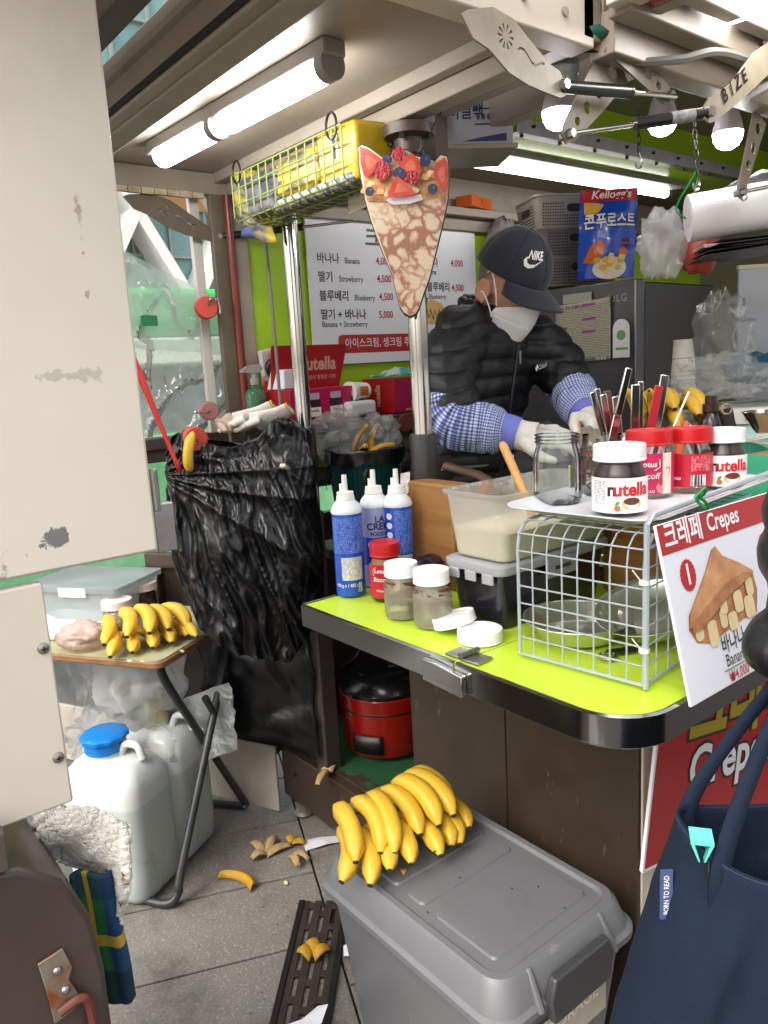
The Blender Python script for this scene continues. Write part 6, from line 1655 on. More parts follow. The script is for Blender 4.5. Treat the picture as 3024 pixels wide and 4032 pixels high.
t = thing('tissue_pack', 'white tissue pack under the paper cup behind the bin', 'tissue pack', (-2.05, 1.5, SZ), .1); b = MB(); b.box((0, 0, .025), (.1, .12, .05)); b.obj('pack', M_paper, t, bev=.012, seg=3)
for k, (lb, y, z_) in enumerate((('stack of folded plastic gloves on the lower back shelf', 1.62, 1.14), ('clear glove packet on the lower back shelf', 1.72, 1.2))):
    bag('glove_packet', lb, (-2.04, y, z_), (.07, .08, .05), film('bag_pale_green', 'eef4e4', .4, .4, .2, .8, 40, milky='c8d0b8'), 21 + k, 7, .4, 24, 'packet')
t = thing('hook_magnet', 'brown round hook magnet on the back shelf edge', 'magnet hook', (-1.93, 1.61, 1.27)); b = MB(); b.lathe([(.006, -.018), (.026, -.018), (.026, .018), (.006, .018)], 24); b.obj('disc', mat('mag_brown', '6a3028', .5), t, rot=(0, pi / 2, -.3))
t = thing('tape_block', 'small green plastic block on the back shelf edge', 'block', (-1.93, 1.68, 1.255)); b = MB(); b.box((0, 0, 0), (.03, .05, .03)); b.obj('block', mat('block_green', '14705c', .4), t, bev=.004)
# ---------------------------------------------------------------- refrigerator and what stands on it
M_fr = mat('fridge_grey', '606064', .34, .4, col2='545458', scale=4, stretch=(1, 1, 12), rvar=.05)
FX = V((-1.44, 2.2, 0))
fr_ = thing('refrigerator', 'dark grey refrigerator with papers on its door behind the worker', 'refrigerator', (-1.69, 2.2, .3), .06)
b = MB(); b.box((0, -.025, .69), (.5, .05, 1.38)); dr_ = b.obj('door', M_fr, fr_, bev=.006)
b = MB(); b.box((0, .245, .688), (.49, .47, 1.37)); b.obj('cabinet', mat('fridge_side', '3a3a3e', .35, .4), fr_, bev=.006)
b = MB(); b.box((.247, -.05, .69), (.005, .004, 1.37)); b.obj('door_edge', M_alu, dr_)
fp = lambda x, z_, l=.0006: onplane((x, -.0505 - l, z_), (1, 0, 0), (0, 0, 1))
write(fr_, 'LG', .032, M_alu, fp(.2, 1.325), bold=.0)
b = MB(); b.tube([(.162 + .013 * math.cos(q), -.0515, 1.325 + .013 * math.sin(q)) for q in [2 * pi * i / 24 for i in range(24)]], .0022, 6, closed=True); b.tube([(.162, -.0515, 1.333), (.162, -.0515, 1.319), (.17, -.0515, 1.319)], .0016, 5); b.obj('round_logo', M_alu, fr_)
ns = thing('notice_sheet', 'yellowed printed notice taped to the refrigerator door', 'notice', (-1.625, 2.146, 1.425), .06)
M_ns = microprint('notice_print', 'b8b49c', '74706a', 190, .45, .6)
b = MB(); b.grid(14, 12, lambda u, v_: (-.105 + .21 * u, -.003 - .012 * max(0, u + v_ - 1.7) , .195 * v_ + .012 * u)); b.obj('sheet', M_ns, ns, solid=.0006)
M_mag = mat('notice_magenta', '9c3a9c', .5)
for x, z_ in ((.03, .185), (.03, .14), (.03, .1)): decal(ns, 'heading_bar', M_mag, [(x - .03, z_), (x + .02, z_ + .002), (x + .02, z_ + .01), (x - .03, z_ + .008)], onplane((0, -.0042, 0), (1, 0, 0), (0, 0, 1)))
for k in range(3): decal(ns, 'diagram', M_inkgrey, [(-.09, .115 - k * .022), (-.06, .115 - k * .022), (-.06, .124 - k * .022), (-.09, .124 - k * .022)], onplane((0, -.0042, 0), (1, 0, 0), (0, 0, 1)))
write(ns, '냉장고 온도 조절하기', .012, M_ink, onplane((-.05, -.0044, .186), (1, 0, 0), (0, 0, 1)), bold=.01)
b = MB(); b.box((.07, -.0044, .018), (.04, .0004, .012)); b.obj('barcode', mat('barcode_can', 'e8e8e8'), ns)
b = MB(); b.box((-.02, -.002, .215), (.11, .001, .03)); b.obj('tape', mat('tape_pale', 'a8a498', .4), ns)
t = thing('energy_label', 'white and green rating label on the refrigerator door', 'label', (-1.48, 2.15, 1.44), .06); decal(t, 'label', M_label, [(-.03, 0), (.03, 0), (.03, .09)] + [(.03 * math.cos(q), .09 + .03 * math.sin(q)) for q in [pi * i / 8 for i in range(1, 8)]] + [(-.03, .09)], onplane((0, -.002, 0), (1, 0, 0), (0, 0, 1)))
decal(t, 'arc_print', mat('rating_green', '6aa85c', .5), circ(0, .07, .016, 16), onplane((0, -.0026, 0), (1, 0, 0), (0, 0, 1))); decal(t, 'bar_print', mat('rating_green', '6aa85c', .5), [(-.02, .024), (.024, .024), (.024, .032), (-.02, .032)], onplane((0, -.0026, 0), (1, 0, 0), (0, 0, 1)))
# perforated baskets
M_bsk = mat('basket_beige', '8c8478', .45)
M_bskd = mat('basket_taupe', '6e6760', .45)
def pbasket(label, loc, rz, m, dx=.2, dy=.28, h=.088):
    t = thing('storage_basket', label, 'basket', loc, rz, 'perforated baskets stacked on the refrigerator')
    b = loft(MB(), [ring(dx / 2 - .01, dy / 2 - .01, .02, 0), ring(dx / 2, dy / 2, .022, h), ring(dx / 2 + .004, dy / 2 + .004, .024, h), ring(dx / 2 + .004, dy / 2 + .004, .024, h + .006), ring(dx / 2 - .003, dy / 2 - .003, .022, h + .006), ring(dx / 2 - .014, dy / 2 - .014, .018, .006)]); b.obj('body', m, t)
    # rows of square holes in dark, recessed plugs
    b = MB()
    def hole(side, s, z_):
        f = z_ / h
        if side in 'xX':
            xx = (dx / 2 - .01 + .01 * f) * (1 if side == 'X' else -1); b.box((xx, s, z_), (.0016, .0042, .0042))
        else:
            yy = (dy / 2 - .01 + .01 * f) * (1 if side == 'Y' else -1); b.box((s, yy, z_), (.0042, .0016, .0042))
    for r_ in range(8):
        z_ = .01 + r_ * .0094
        for i in range(int((dy - .05) / .0085)):
            y = -dy / 2 + .027 + i * .0085
            if not (abs(y) < .045 and .045 < z_ < .078): hole('X', y, z_)
        for i in range(int((dx - .05) / .0085)):
            x = -dx / 2 + .027 + i * .0085
            if not (abs(x) < .036 and .045 < z_ < .078): hole('y', x, z_)
    b.obj('hole_pattern', M_dark, t, smooth=False)['kind'] = 'stuff'
    for (nm, M_) in (('x', onplane((dx / 2 - .0022, 0, .062), (0, 1, 0), (0, 0, 1), .0012)), ('y', onplane((0, -dy / 2 + .0026, .062), (1, 0, 0), (0, 0, 1), .0012))):
        o = MB(); o.prism(rrect(-.036, -.012, .036, .012, .011), -.001, .001, 'z', M=M_); o.obj('grip_hole', M_dark, t)
    return t
bz_ = 1.69
pbasket('dark taupe perforated basket, lowest of the stack of three', (-1.785, 2.285, bz_), -.5, M_bskd)
pbasket('dark taupe perforated basket, middle of the stack of three', (-1.79, 2.28, bz_ + .095), -.47, M_bskd)
pbasket('pale beige perforated basket on top of the stack of three', (-1.795, 2.275, bz_ + .19), -.5, M_bsk, .21, .29, .1)
# cereal pouch
cb = thing('cereal_pouch', 'blue cereal pouch with red top standing on the refrigerator', 'cereal pouch', (-1.575, 2.2, 1.695), R(-38) + pi / 2)
PW, PH = .185, .275
def pouch(x, y, s=1, l=0):      # front surface: local x right, z up, bulges to -y
    u = x / (PW / 2); v_ = y / PH
    bul = .034 * (1 - min(1, abs(u)) ** 2.2) * min(1, max(0, (1 - v_)) * 3.2) * (.6 + .4 * min(1, v_ * 4)) + .004 * noise.noise(V((x * 28, y * 22, 1)))
    return V((x + .012 * v_ * (1 if 1 else 0), -s * (bul + l), y))
def pgrid(name, x0, x1, y0, y1, m, l, s=1, n=18):
    b = MB(); b.grid(n, n, lambda u, v_: pouch(x0 + (x1 - x0) * u, y0 + (y1 - y0) * v_, s, l)); return b.obj(name, m, cb)
M_pb = mat('pouch_blue', '1238a0', .22, col2='1a54c4', scale=6, coat=.3)
pgrid('front', -PW / 2, PW / 2, 0, PH, M_pb, 0); pgrid('back', -PW / 2, PW / 2, 0, PH, M_pb, 0, -1)
pgrid('red_top', -PW / 2, PW / 2, PH * .86, PH, mat('pouch_red', 'b82420', .25), .0012)
def pdec(nm, m, pts, l, k=6):
    c_ = V((sum(p[0] for p in pts) / len(pts), sum(p[1] for p in pts) / len(pts)))
    b = MB(); vs = []; n = len(pts)
    for j in range(1, k + 1): vs += [pouch(*(c_.lerp(V(p), j / k)), 1, l) for p in pts]
    fs = [((j - 1) * n + i, (j - 1) * n + (i + 1) % n, j * n + (i + 1) % n, j * n + i) for j in range(1, k) for i in range(n)]
    vs.append(pouch(c_.x, c_.y, 1, l)); fs += [(i, (i + 1) % n, len(vs) - 1) for i in range(n)]
    b.add(vs, fs); b.obj(nm, m, cb, smooth=False)
pdec('yellow_burst', mat('burst_yellow', 'd8a43c', .3), [(-.08, .2), (-.05, .195), (-.035, .205), (-.02, .225), (-.04, .232), (-.08, .236)], .0018)
pdec('bowl_print', mat('bowl_white', 'd4ccbc', .3), circ(.005, .03, .055, 22, .034), .0016)
for k in range(11):
    x, y = -.04 + rnd.uniform(0, .095), .018 + rnd.uniform(0, .05)
    pdec('flake_print', [mat('flake_gold', 'd4a43c', .4), mat('flake_light', 'e0c070', .4)][k % 2], circ(x, y, rnd.uniform(.009, .014), 9, rnd.uniform(.008, .012), .1), .002 + k * .00025, 2)
pdec('swirl_print', mat('print_orange', 'c8601c', .3), [(-.078, .05), (-.06, .1), (-.03, .118), (-.015, .1), (-.02, .07), (-.05, .045)], .0019)
pdec('swirl_print', mat('print_orange', 'c8601c', .3), [(.03, .085), (.055, .1), (.06, .075), (.05, .055), (.03, .06)], .0019)
pdec('shield_print', mat('print_navy', '241c54', .3), [(.04, .12), (.066, .122), (.068, .1), (.054, .086), (.042, .1)], .002)
pdec('shield_ribbon_print', mat('pouch_red', 'b82420'), [(.034, .108), (.072, .11), (.072, .102), (.034, .1)], .0026)
write(cb, "Kellogg's", .036, M_label, fn=lambda x, y: pouch(x + .005, y + PH * .935, 1, .0026), bold=.02, shear=.25)
write(cb, '콘푸로스트', .05, mat('ink_navy', '1c2060'), fn=lambda x, y: pouch(x + .002, y + .172, 1, .0022), bold=.06, sx=.72)
write(cb, '콘푸로스트', .05, M_label, fn=lambda x, y: pouch(x + .002, y + .172, 1, .003), bold=.02, sx=.72)
# things above the ledge and on the wall
t = thing('orange_carton', 'small orange carton lying on the ledge above the menu board', 'carton', (-2.16, 2.2, 2.016), .3); b = MB(); b.box((0, 0, .02), (.07, .16, .04)); b.obj('box', mat('carton_orange', 'c85a14', .4), t, bev=.002); b = MB(); b.box((.0, .03, .0405), (.03, .04, .001)); b.obj('barcode', mat('barcode_can', 'e8e8e8'), t); write(t, '1', .03, M_inkb, onplane((.0355, .0, .02), (0, 1, 0), (0, 0, 1)), bold=.02)
bag('plastic_bag', 'white and red plastic packet hanging right of the menu board', (-2.12, 2.32, 1.9), (.05, .07, .08), film('bag_packet', 'f4eeee', .25, .4, .2, .25, 30, milky='d0c8c4'), 31, 7, .4, 24, 'packet')
t = thing('red_lighter', 'red plastic gas lighter hanging beside the white packet', 'lighter', (-2.06, 2.33, 1.9)); b = MB(); b.beam((0, -.04, -.06), (.02, .06, .05), .02, .024); b.obj('handle', mat('lighter_red', 'b8141c', .35), t, bev=.004)
t = thing('paper_sheet', 'blank white paper sheet on the wall behind the cap', 'paper', (-2.186, 2.36, 1.66)); b = MB(); b.box((0, 0, .1), (.004, .14, .2)); b.obj('sheet', M_paper, t)
# box of bags on the overhead shelf end
bb2 = thing('bag_carton', 'grey white carton of plastic bags strapped to the overhead shelf', 'carton', (-1.53, 1.55, 2.0), R(58))
b = MB(); b.box((0, .09, .068), (.235, .18, .11)); b.obj('box', mat('carton_grey', 'a4a2ac', .5), bb2, bev=.002)
M_ik = mat('carton_ink', '1c2858', .5)
bp_ = lambda x, z_: onplane((x, -.0006, z_), (1, 0, 0), (0, 0, 1))
write(bb2, '맛있 비닐백', .044, M_ik, bp_(-.045, .092), bold=.02, sx=.8)
decal(bb2, 'line_print', M_ik, [(.015, .098), (.09, .098), (.09, .102), (.015, .102)], bp_(0, .0)); decal(bb2, 'line_print', M_ik, [(.015, .06), (.09, .06), (.09, .064), (.015, .064)], bp_(0, .0)); decal(bb2, 'line_print', M_ik, [(-.02, .02), (.1, .02), (.1, .04), (.03, .03)], bp_(0, .0))
for k in range(5): decal(bb2, 'picture_print', M_inkgrey, circ(.025 + k * .014, .08, .005, 8, .008), bp_(0, 0))
b = MB(); b.box((.1, -.001, .08), (.022, .001, .026)); b.obj('barcode', mat('barcode_can', 'e8e8e8'), bb2)
b = MB(); b.box((-.055, -.004, .06), (.018, .006, .1)); b.obj('strap', M_alu, bb2)
b = MB(); b.box((0, .08, .004), (.25, .2, .012)); b.obj('support_board', M_beige2, bb2, bev=.002)
# chains and hooks
def chain(label, top, bot):
    top, bot = V(top), V(bot); t = thing('chain', label, 'chain', top, group=None); n = max(3, int((top - bot).length / .022)); d = (bot - top) / n
    for i in range(n):
        b = MB(); c_ = d * (i + .5); a_ = V((1, 0, 0)) if i % 2 else V((0, 1, 0)); dn_ = d.normalized()
        b.tube([c_ + a_ * .005 * math.cos(q) + dn_ * .014 * math.sin(q) for q in [2 * pi * k / 12 for k in range(12)]], .0016, 5, closed=True); b.obj('link', M_wire, t)
    b = MB(); e_ = bot - top; b.tube(spline([e_ + V(p) for p in ((0, 0, 0), (0, .012, -.02), (0, .008, -.038), (0, -.01, -.04), (0, -.016, -.026))]), .0024, 6); b.obj('hook', M_steel, t)
chain('chain hanging from the aluminium angle behind the first gas strut', (-1.31, 1.98, 2.1), (-1.305, 1.975, 1.99))
chain('chain with a hook above the paper towel roll', (-1.035, 1.79, 1.98), (-1.025, 1.785, 1.86))
chain('chain with a hook at the far right above the paper towel roll', (-.922, 1.85, 1.95), (-.925, 1.815, 1.82))
# paper towel roll
t = thing('paper_towel_roll', 'white paper towel roll hanging on a green wire from a hook', 'paper roll', (-1.0, 1.9, 1.775))
ra = V((.75, .66, .08)).normalized(); rq = ra.to_track_quat('Z', 'Y').to_euler()
b = MB(); b.lathe([(.021, -.1), (.054, -.1), (.056, -.097), (.056, .1), (.054, .103), (.021, .103), (.021, -.1)], 44, fn=lambda q, a, z_: q * (1 + .01 * math.sin(3 * a))); b.obj('roll', mat('towel_paper', 'd8d6d8', .9, bump=.15, bscale=240), t, rot=rq)
b = MB(); b.shell([(.0212, -.1005), (.0212, .1)], 24); b.obj('core', mat('card_core', '8a8078', .8), t, rot=rq)
b = MB(); b.tube(spline([ra * -.104 + V((0, 0, .0)), ra * -.115 + V((-.01, -.006, .03)), V((-.06, -.07, .085)), V((-.04, -.09, .1)), V((-.045, -.075, .07)), ra * -.1 + V((0, 0, .02))]), .0022, 6); b.obj('green_wire', mat('tie_green', '0e8038'), t)
t = thing('tray_rack', 'stack of thin black trays under the paper towel roll', 'trays', (-1.0, 2.02, 1.685), R(42))
for k in range(4):
    b = MB(); b.box((.06 + .01 * k, .02 * (k % 2), k * .009), (.42, .26, .003)); b.obj('tray', M_black, t, bev=.001, rot=(0, R(-5 + k), R(k * 3)))
t = thing('newspaper', 'folded printed paper between the trays and the paper roll', 'paper', (-1.03, 1.9, 1.7), R(42)); b = MB(); b.box((.06, .06, .0), (.2, .16, .008)); b.obj('sheets', microprint('news_print', 'c8c0b4', '803028', 90, .5, .6), t)
bag('plastic_bag', 'cloudy plastic bag with red content hanging beside the cereal pouch', (-1.195, 1.918, 1.73), (.055, .055, .085), film('bag_cloud', 'fffcfe', .66, .15, .25, .25, 40, milky='ffffff', hl=.01), 41, 6, .45)
bag('red_packet', 'red packet inside the cloudy hanging bag', (-1.13, 1.99, 1.71), (.045, .045, .065), mat('packet_red', 'b04438', .5), 44, 5, .3, 20, 'packet')
b = MB(); b.grid(16, 12, lambda u, v_: V((-1.13 + .26 * u, 1.99 + .12 * u + .08 * v_, 1.83 + .05 * math.sin(u * 2.4) - .02 * v_)) + crumple((u, v_, 4), 4, .03, 7)); tag(b.obj('crumpled_paper', M_paper, solid=.001, ang=20), 'crumpled white papers lying above the paper towel roll', 'paper')
# board, cups, cooler, bags
t = thing('white_board', 'pale grey board standing behind the mint cooler', 'board', (-1.245, 2.44, 1.2), R(53)); b = MB(); b.box((.17, 0, .24), (.36, .012, .5)); b.obj('panel', mat('board_grey', 'b0b2ba', .35, col2='a6a8b2', scale=4), t, bev=.003); b = MB(); b.box((.17, 0, .495), (.365, .016, .012)); b.obj('edge', mat('board_edge', 'c4bca0', .5), t)
t = thing('cup_stack', 'tall stack of white paper cups upside down beside the refrigerator', 'cups', (-1.265, 2.15, 1.13))
for k in range(22):
    b = MB(); b.shell([(.0255, .09), (.026, .0905), (.0345, .003), (.0365, .002), (.0365, -.001), (.034, 0)], 26) if k < 1 else b.shell([(.032, .02), (.0345, .003), (.0365, .002), (.0365, -.001), (.034, 0)], 26)
    if k == 21: b = MB(); b.lathe([(.0365, -.001), (.0365, .002), (.0345, .004), (.0265, .088), (.0255, .09), (0, .089)], 28)
    b.obj('cup', mat('cup_white', 'c8c4b8', .6), t, loc=(.002 * math.sin(k * .6), .0, k * .0125), rot=(0, -.04, 0))
a = facing((-1.265, 2.15))
b = MB(); b.shell([(.0283, .068), (.0264, .0885)], 26); b.obj('flower_print', mat('cup_flowers', 'c8b8b4', .6, col2='a84858', scale=90, ctr=.1), t, loc=(.0, 0, 21 * .0125 + .0003), rot=(0, -.04, 0)); b = MB(); b.shell([(.0318, .034), (.0315, .0365)], 26); b.obj('red_line', M_inkred, t, loc=(.0, 0, 21 * .0125 + .0003), rot=(0, -.04, 0))
ck = thing('cooler_box', 'mint and white plastic cooler box with its lid raised', 'cooler box', (-.99, 2.16, 1.02), R(50))
M_mint = mat('mint_plastic', '9cc0b8', .4)
b = loft(MB(), [ring(.17, .12, .03, 0), ring(.185, .13, .03, .235)], True, False); b.obj('tub', M_mint, ck, solid=.008); b = loft(MB(), [ring(.187, .132, .03, .235), ring(.197, .142, .035, .237), ring(.197, .142, .035, .275), ring(.188, .134, .03, .278), ring(.178, .122, .03, .276)], False, False); b.obj('rim', mat('cooler_white', 'ccc8c0', .45), ck)
b = MB(); b.box((-.07, -.146, .258), (.16, .012, .022)); b.cyl((.0, -.156, .258), (.0, -.148, .258), .012, n=16); b.obj('side_handle', M_mint, ck, bev=.005, seg=3)
b = MB(); b.prism(rrect(-.14, .0, .14, .2, .03), -.01, .01, 'y', M=Matrix.Translation((.12, .04, .3)) @ Matrix.Rotation(.25, 4, 'Z')); b.obj('lid', mat('cooler_lid', 'b8d2d0', .35), ck, bev=.006, seg=3)
bag('plastic_bag', 'clear plastic bag lying on the cooler rim', (-1.07, 2.0, 1.375), (.12, .08, .055), film('bag_clear', 'fafafa'), 51, 7, .5)
bag('plastic_bag', 'blue plastic bag bunched behind the clear bag on the cooler', (-1.05, 2.2, 1.39), (.1, .06, .04), film('bag_blue', '8cc4d8', .35, .4, .2, .8, 24, milky='3c88a4'), 53, 7, .5)
bag('plastic_bag', 'clear plastic bag standing behind the paper cups', (-1.24, 2.32, 1.46), (.08, .07, .14), film('bag_clear', 'fafafa'), 55, 7, .5)
# bananas behind the cutlery, syrup bottles, tools, green box
rows = [(0, -.07 + .035 * i, .02 + .03 * (i % 2), R(-8 + 5 * i), R(4), 0, i % 3, .9) for i in range(5)] + [(-.02, -.05 + .05 * i, .07, R(-6 + 6 * i), R(6), .2, (i + 1) % 3, .9) for i in range(3)]
bunch('banana_bunch', 'bananas piled before the cup stack behind the cutlery', (-1.16, 1.9, 1.25), -.9, rows)
rows = [(0, -.03 + .02 * i, .02, R(-14 + 9 * i), R(-50 + 6 * (i % 2)), 0, i % 3, .55) for i in range(4)]
bunch('banana_bunch', 'short green tipped bananas between the refrigerator and the spoons', (-1.12, 1.74, 1.27), -1.2, rows)
def syrup(label, loc):
    t = thing('syrup_bottle', label, 'bottle', loc, facing(loc))
    b = MB(); b.lathe([(.03, 0), (.036, .006), (.036, .07), (.03, .105), (.018, .13), (.014, .135)], 28); b.obj('bottle', M_syr, t)
    b = MB(); b.lathe([(.017, .132), (.019, .134), (.019, .152), (.0135, .155), (.0135, .172), (0, .172)], 24); b.obj('cap', mat('syrup_cap', '2c1614', .35), t)
    b = MB(); band(b, .0366, -.9, .9, .01, .06, 14); b.obj('label', mat('syrup_red', '7a1018', .35), t)
syrup('dark brown syrup bottle with flip cap right of the cutlery', (-.975, 1.78, 1.168)); syrup('dark brown syrup bottle half hidden behind the cutlery', (-1.06, 1.68, 1.14))
t = thing('pan_handle', 'black plastic pan handle with a hanging hole pointing up', 'pan', (-.885, 1.71, 1.23)); b = MB(); b.tube([(.015, .01, -.03), (-.005, -.005, .05), (-.012, -.01, .085)], [.014, .015, .017], 14, flat=.6); b.obj('handle', M_black, t); b = MB(); b.tube([V((-.012, -.01, .085)) + R0 * .011 * math.cos(q) + V((0, 0, .011 * math.sin(q))) + N0 * .008 for q in [2 * pi * i / 16 for i in range(16)]], .003, 6, closed=True); b.obj('ring', mat('ring_tan', '8a7058', .5), t)
b = MB(); b.shell([(.012, 0), (.02, .01), (.034, .035), (.044, .05), (.045, .049), (.033, .032)], 30); tag(b.obj('steel_cup', M_steel, loc=(-.845, 1.77, 1.255)), 'small steel funnel cup at the right edge of the picture', 'cup')
t = thing('green_box', 'green plastic crate with cardboard at the right edge', 'crate', (-.80, 1.74, 1.03), R(0)); b = loft(MB(), [ring(.085, .15, .01, 0), ring(.09, .16, .012, .2)], True, False); b.obj('crate', mat('crate_green', '0a7a58', .35), t, solid=.005); b = MB(); b.box((0, 0, .165), (.15, .28, .02)); b.obj('cardboard', mat('cardboard', 'a8845c', .8), t); b = MB(); b.grid(12, 8, lambda u, v_: V((.09 - .18 * v_, -.165 + .14 * u, .2 + .015 * math.sin(v_ * 3))) + crumple((u, v_, 2), 4, .02, 1)); b.obj('plastic_liner', film('bag_clear', 'fafafa'), t)
# ---------------------------------------------------------------- the worker
M_skin = mat('skin', 'c89478', .5, col2='b88468', scale=20, sss=.15, bump=.04, bscale=200)
M_jack = mat('black_quilted', '111114', .52, bump=.1, bscale=90, spec=.38)
M_apron = mat('dark_apron', '1c1413', .8, bump=.1, bscale=200)
M_cap = mat('navy_twill', '161a28', .75, col2='1c2132', scale=30, bump=.15, bscale=500, sheen=.2)
M_mask = mat('mask_white', 'ececec', .8, bump=.05, bscale=160)
M_cuff = mat('violet_cuff', '6a70c0', .75, bump=.1, bscale=200)
M_hair = mat('grey_hair', '5a544e', .8, col2='8a847c', scale=160)
def chainv(b, pts, rs, n=16, k=5):
    P = spline(pts, k); m_ = len(P) - 1
    rr = []
    for i in range(len(P)):
        t = i / m_ * (len(rs) - 1); j = min(int(t), len(rs) - 2); rr.append(rs[j] + (rs[j + 1] - rs[j]) * (t - j))
    b.tube(P, rr, n)
    b.ball(P[0], rr[0], 12); b.ball(P[-1], rr[-1], 12)
def blobs(b, pts, n=16, o=V((0, 0, 0))):
    """pts: (centre, (rx, ry, rz)) keys; ellipsoids filled in between"""
    for (c0, r0), (c1, r1) in zip(pts, pts[1:]):
        for i in range(5):
            t = i / 5; b.ball(V(c0).lerp(V(c1), t) + o, tuple(V(r0).lerp(V(r1), t)), n)
    b.ball(V(pts[-1][0]) + o, pts[-1][1], n)

TS = V((.018, .024, 0))
RS, LS = V((-1.56, 1.497, 1.535)), V((-1.515, 1.795, 1.49))
RE, RW = V((-1.446, 1.383, 1.312)), V((-1.318, 1.466, 1.268))
LE, LW = V((-1.415, 1.8, 1.36)), V((-1.268, 1.695, 1.288))
HC = V((-1.495, 1.655, 1.655))          # head centre
HF = V((.83, .0, -.52)).normalized()   # where the face points
HU = (V((.2, .05, 1)) - HF * V((.2, .05, 1)).dot(HF)).normalized()
HL = HU.cross(HF).normalized()
HM = Matrix((HF, HL, HU)).transposed().to_4x4(); HM.translation = HC
who = thing('person', 'worker in navy cap, white mask and black quilted jacket bending over the jars', 'person', (-1.62, 1.6, .24))
off = -V(who.location)
def wear(o): o.location = off; return o
def hand_shape(b, wrist, d, n_, side, curl, spread=.012, k=1.0, tcurl=.5):
    """palm, four unequal bent fingers and a thumb; d forward, n_ back of the hand, side towards the thumb"""
    d, n_ = V(d).normalized(), V(n_); n_ = (n_ - d * n_.dot(d)).normalized(); s_ = V(side); s_ = (s_ - d * s_.dot(d) - n_ * s_.dot(n_)).normalized()
    pc = wrist + d * (.05 * k)
    P = lambda x, y, z_: wrist + (d * x + s_ * y + n_ * z_) * k
    for x in (.0, .02, .04, .06, .078):
        q = .026 + .016 * min(1, x / .06)
        for y in (-.6, 0, .6): b.ball(P(x, y * q, 0), .0165 * k, 10)
    for i, (y, L, c_) in enumerate(((.03, .072, 1.0), (.01, .08, 1.05), (-.011, .075, 1.1), (-.03, .06, 1.2))):
        a = 0; p = P(.082, y, .0); pts = [p]
        for j, f in enumerate((.45, .32, .27)):
            a += curl * c_ * (.55 if j == 0 else .9)
            p = p + (d * math.cos(a) - n_ * math.sin(a) + s_ * (y * spread * 18 * (.5 if j else 1))) * (L * f * k); pts.append(p)
        b.tube(pts, [.0108 * k, .0104 * k, .0098 * k, .0085 * k], 10)
        for p_, r_ in zip(pts, (.0108, .0106, .0098, .0085)): b.ball(p_, r_ * k, 9)
    pts = [P(.022, .028, -.004), P(.042, .05, -.012), P(.066, .058 - .012 * tcurl, -.02 - .012 * tcurl), P(.086, .056 - .03 * tcurl, -.026 - .02 * tcurl)]
    b.tube(pts, [.0135 * k, .0122 * k, .0112 * k, .009 * k], 10)
    for p_, r_ in zip(pts, (.0135, .0122, .0112, .009)): b.ball(p_, r_ * k, 9)
# body: one continuous figure under the clothes
b = MB()
blobs(b, [((-1.69, 1.57, 1.02), (.11, .15, .1)), ((-1.69, 1.58, 1.2), (.1, .14, .1)), ((-1.65, 1.61, 1.38), (.11, .155, .1)), ((-1.6, 1.635, 1.5), (.1, .15, .08))], o=TS)
chainv(b, [(-1.6, 1.64, 1.52), (-1.56, 1.645, 1.59), tuple(HM @ V((-.03, 0, -.04)))], [.062, .058, .055])
b.ball((0, 0, .02), (.094, .076, .104), 20, M=HM); b.ball((.035, 0, -.062), (.062, .056, .056), 18, M=HM); b.ball((.03, 0, -.02), (.07, .066, .07), 18, M=HM)
b.ball((.1, 0, -.02), (.018, .014, .024), 10, M=HM); b.ball((.085, 0, .025), (.016, .05, .012), 10, M=HM); b.ball((.092, 0, -.066), (.012, .024, .009), 10, M=HM)
for s in (-1, 1):
    b.ball((-.008, s * .081, -.03), (.016, .008, .026), 12, M=HM)
    ear = [HM @ V((-.01 + .018 * math.cos(q) - .004 * math.sin(q), s * (.088 - .005 * math.cos(q)), -.028 + .031 * math.sin(q))) for q in [R(-60) + R(300) * i / 14 for i in range(15)]]
    b.tube(ear, .0058, 8)
    b.ball((-.002, s * .085, -.056), (.008, .006, .009), 10, M=HM)
chainv(b, [RS + V((.01, .03, -.02)), RE, RW], [.04, .04, .032]); chainv(b, [LS + V((0, -.03, -.02)), LE, LW], [.04, .04, .032])
hand_shape(b, RW, (.8, .55, -.1), (.2, -.3, 1), (.3, -.6, -.6), .42, k=.92)
hand_shape(b, LW, (.75, -.5, -.25), (.3, .5, .8), (-.2, -.8, .1), .75, k=.92)
for s, y in ((-1, 1.5), (1, 1.66)): chainv(b, [(-1.69, y, 1.0), (-1.67, y + .01 * s, .65), (-1.7, y + .02 * s, .32)], [.09, .065, .045]); b.ball((-1.65, y + .02 * s, .275), (.12, .045, .035), 12)
wear(baked(b, 'body', M_skin, who, .006, 5))
# trousers and apron below the jacket
b = MB()
blobs(b, [((-1.69, 1.57, 1.0), (.135, .175, .1)), ((-1.69, 1.58, 1.16), (.13, .165, .1))], o=TS)
for s, y in ((-1, 1.5), (1, 1.66)): chainv(b, [(-1.69, y, 1.0), (-1.67, y + .01 * s, .65), (-1.7, y + .02 * s, .31)], [.105, .085, .07])
wear(baked(b, 'trousers', M_apron, who, .01, 4))
b = MB(); b.grid(20, 20, lambda u, v_: (-1.545 - .1 * (2 * u - 1) ** 2 + .012 * math.sin(u * 14), 1.4 + .36 * u, 1.2 - .55 * v_)); wear(b.obj('apron', M_apron, who, solid=.003))
b = MB(); b.tube([(-1.538, 1.41, 1.17), (-1.53, 1.5, 1.165), (-1.53, 1.58, 1.16)], .006, 6, flat=.3); wear(b.obj('apron_trim', mat('trim_grey', 'a8a49c', .7), who))
# shoes
b = MB()
for s, y in ((-1, 1.48), (1, 1.68)): b.ball((-1.64, y, .28), (.13, .05, .045), 14)
wear(b.obj('shoes', M_black, who))
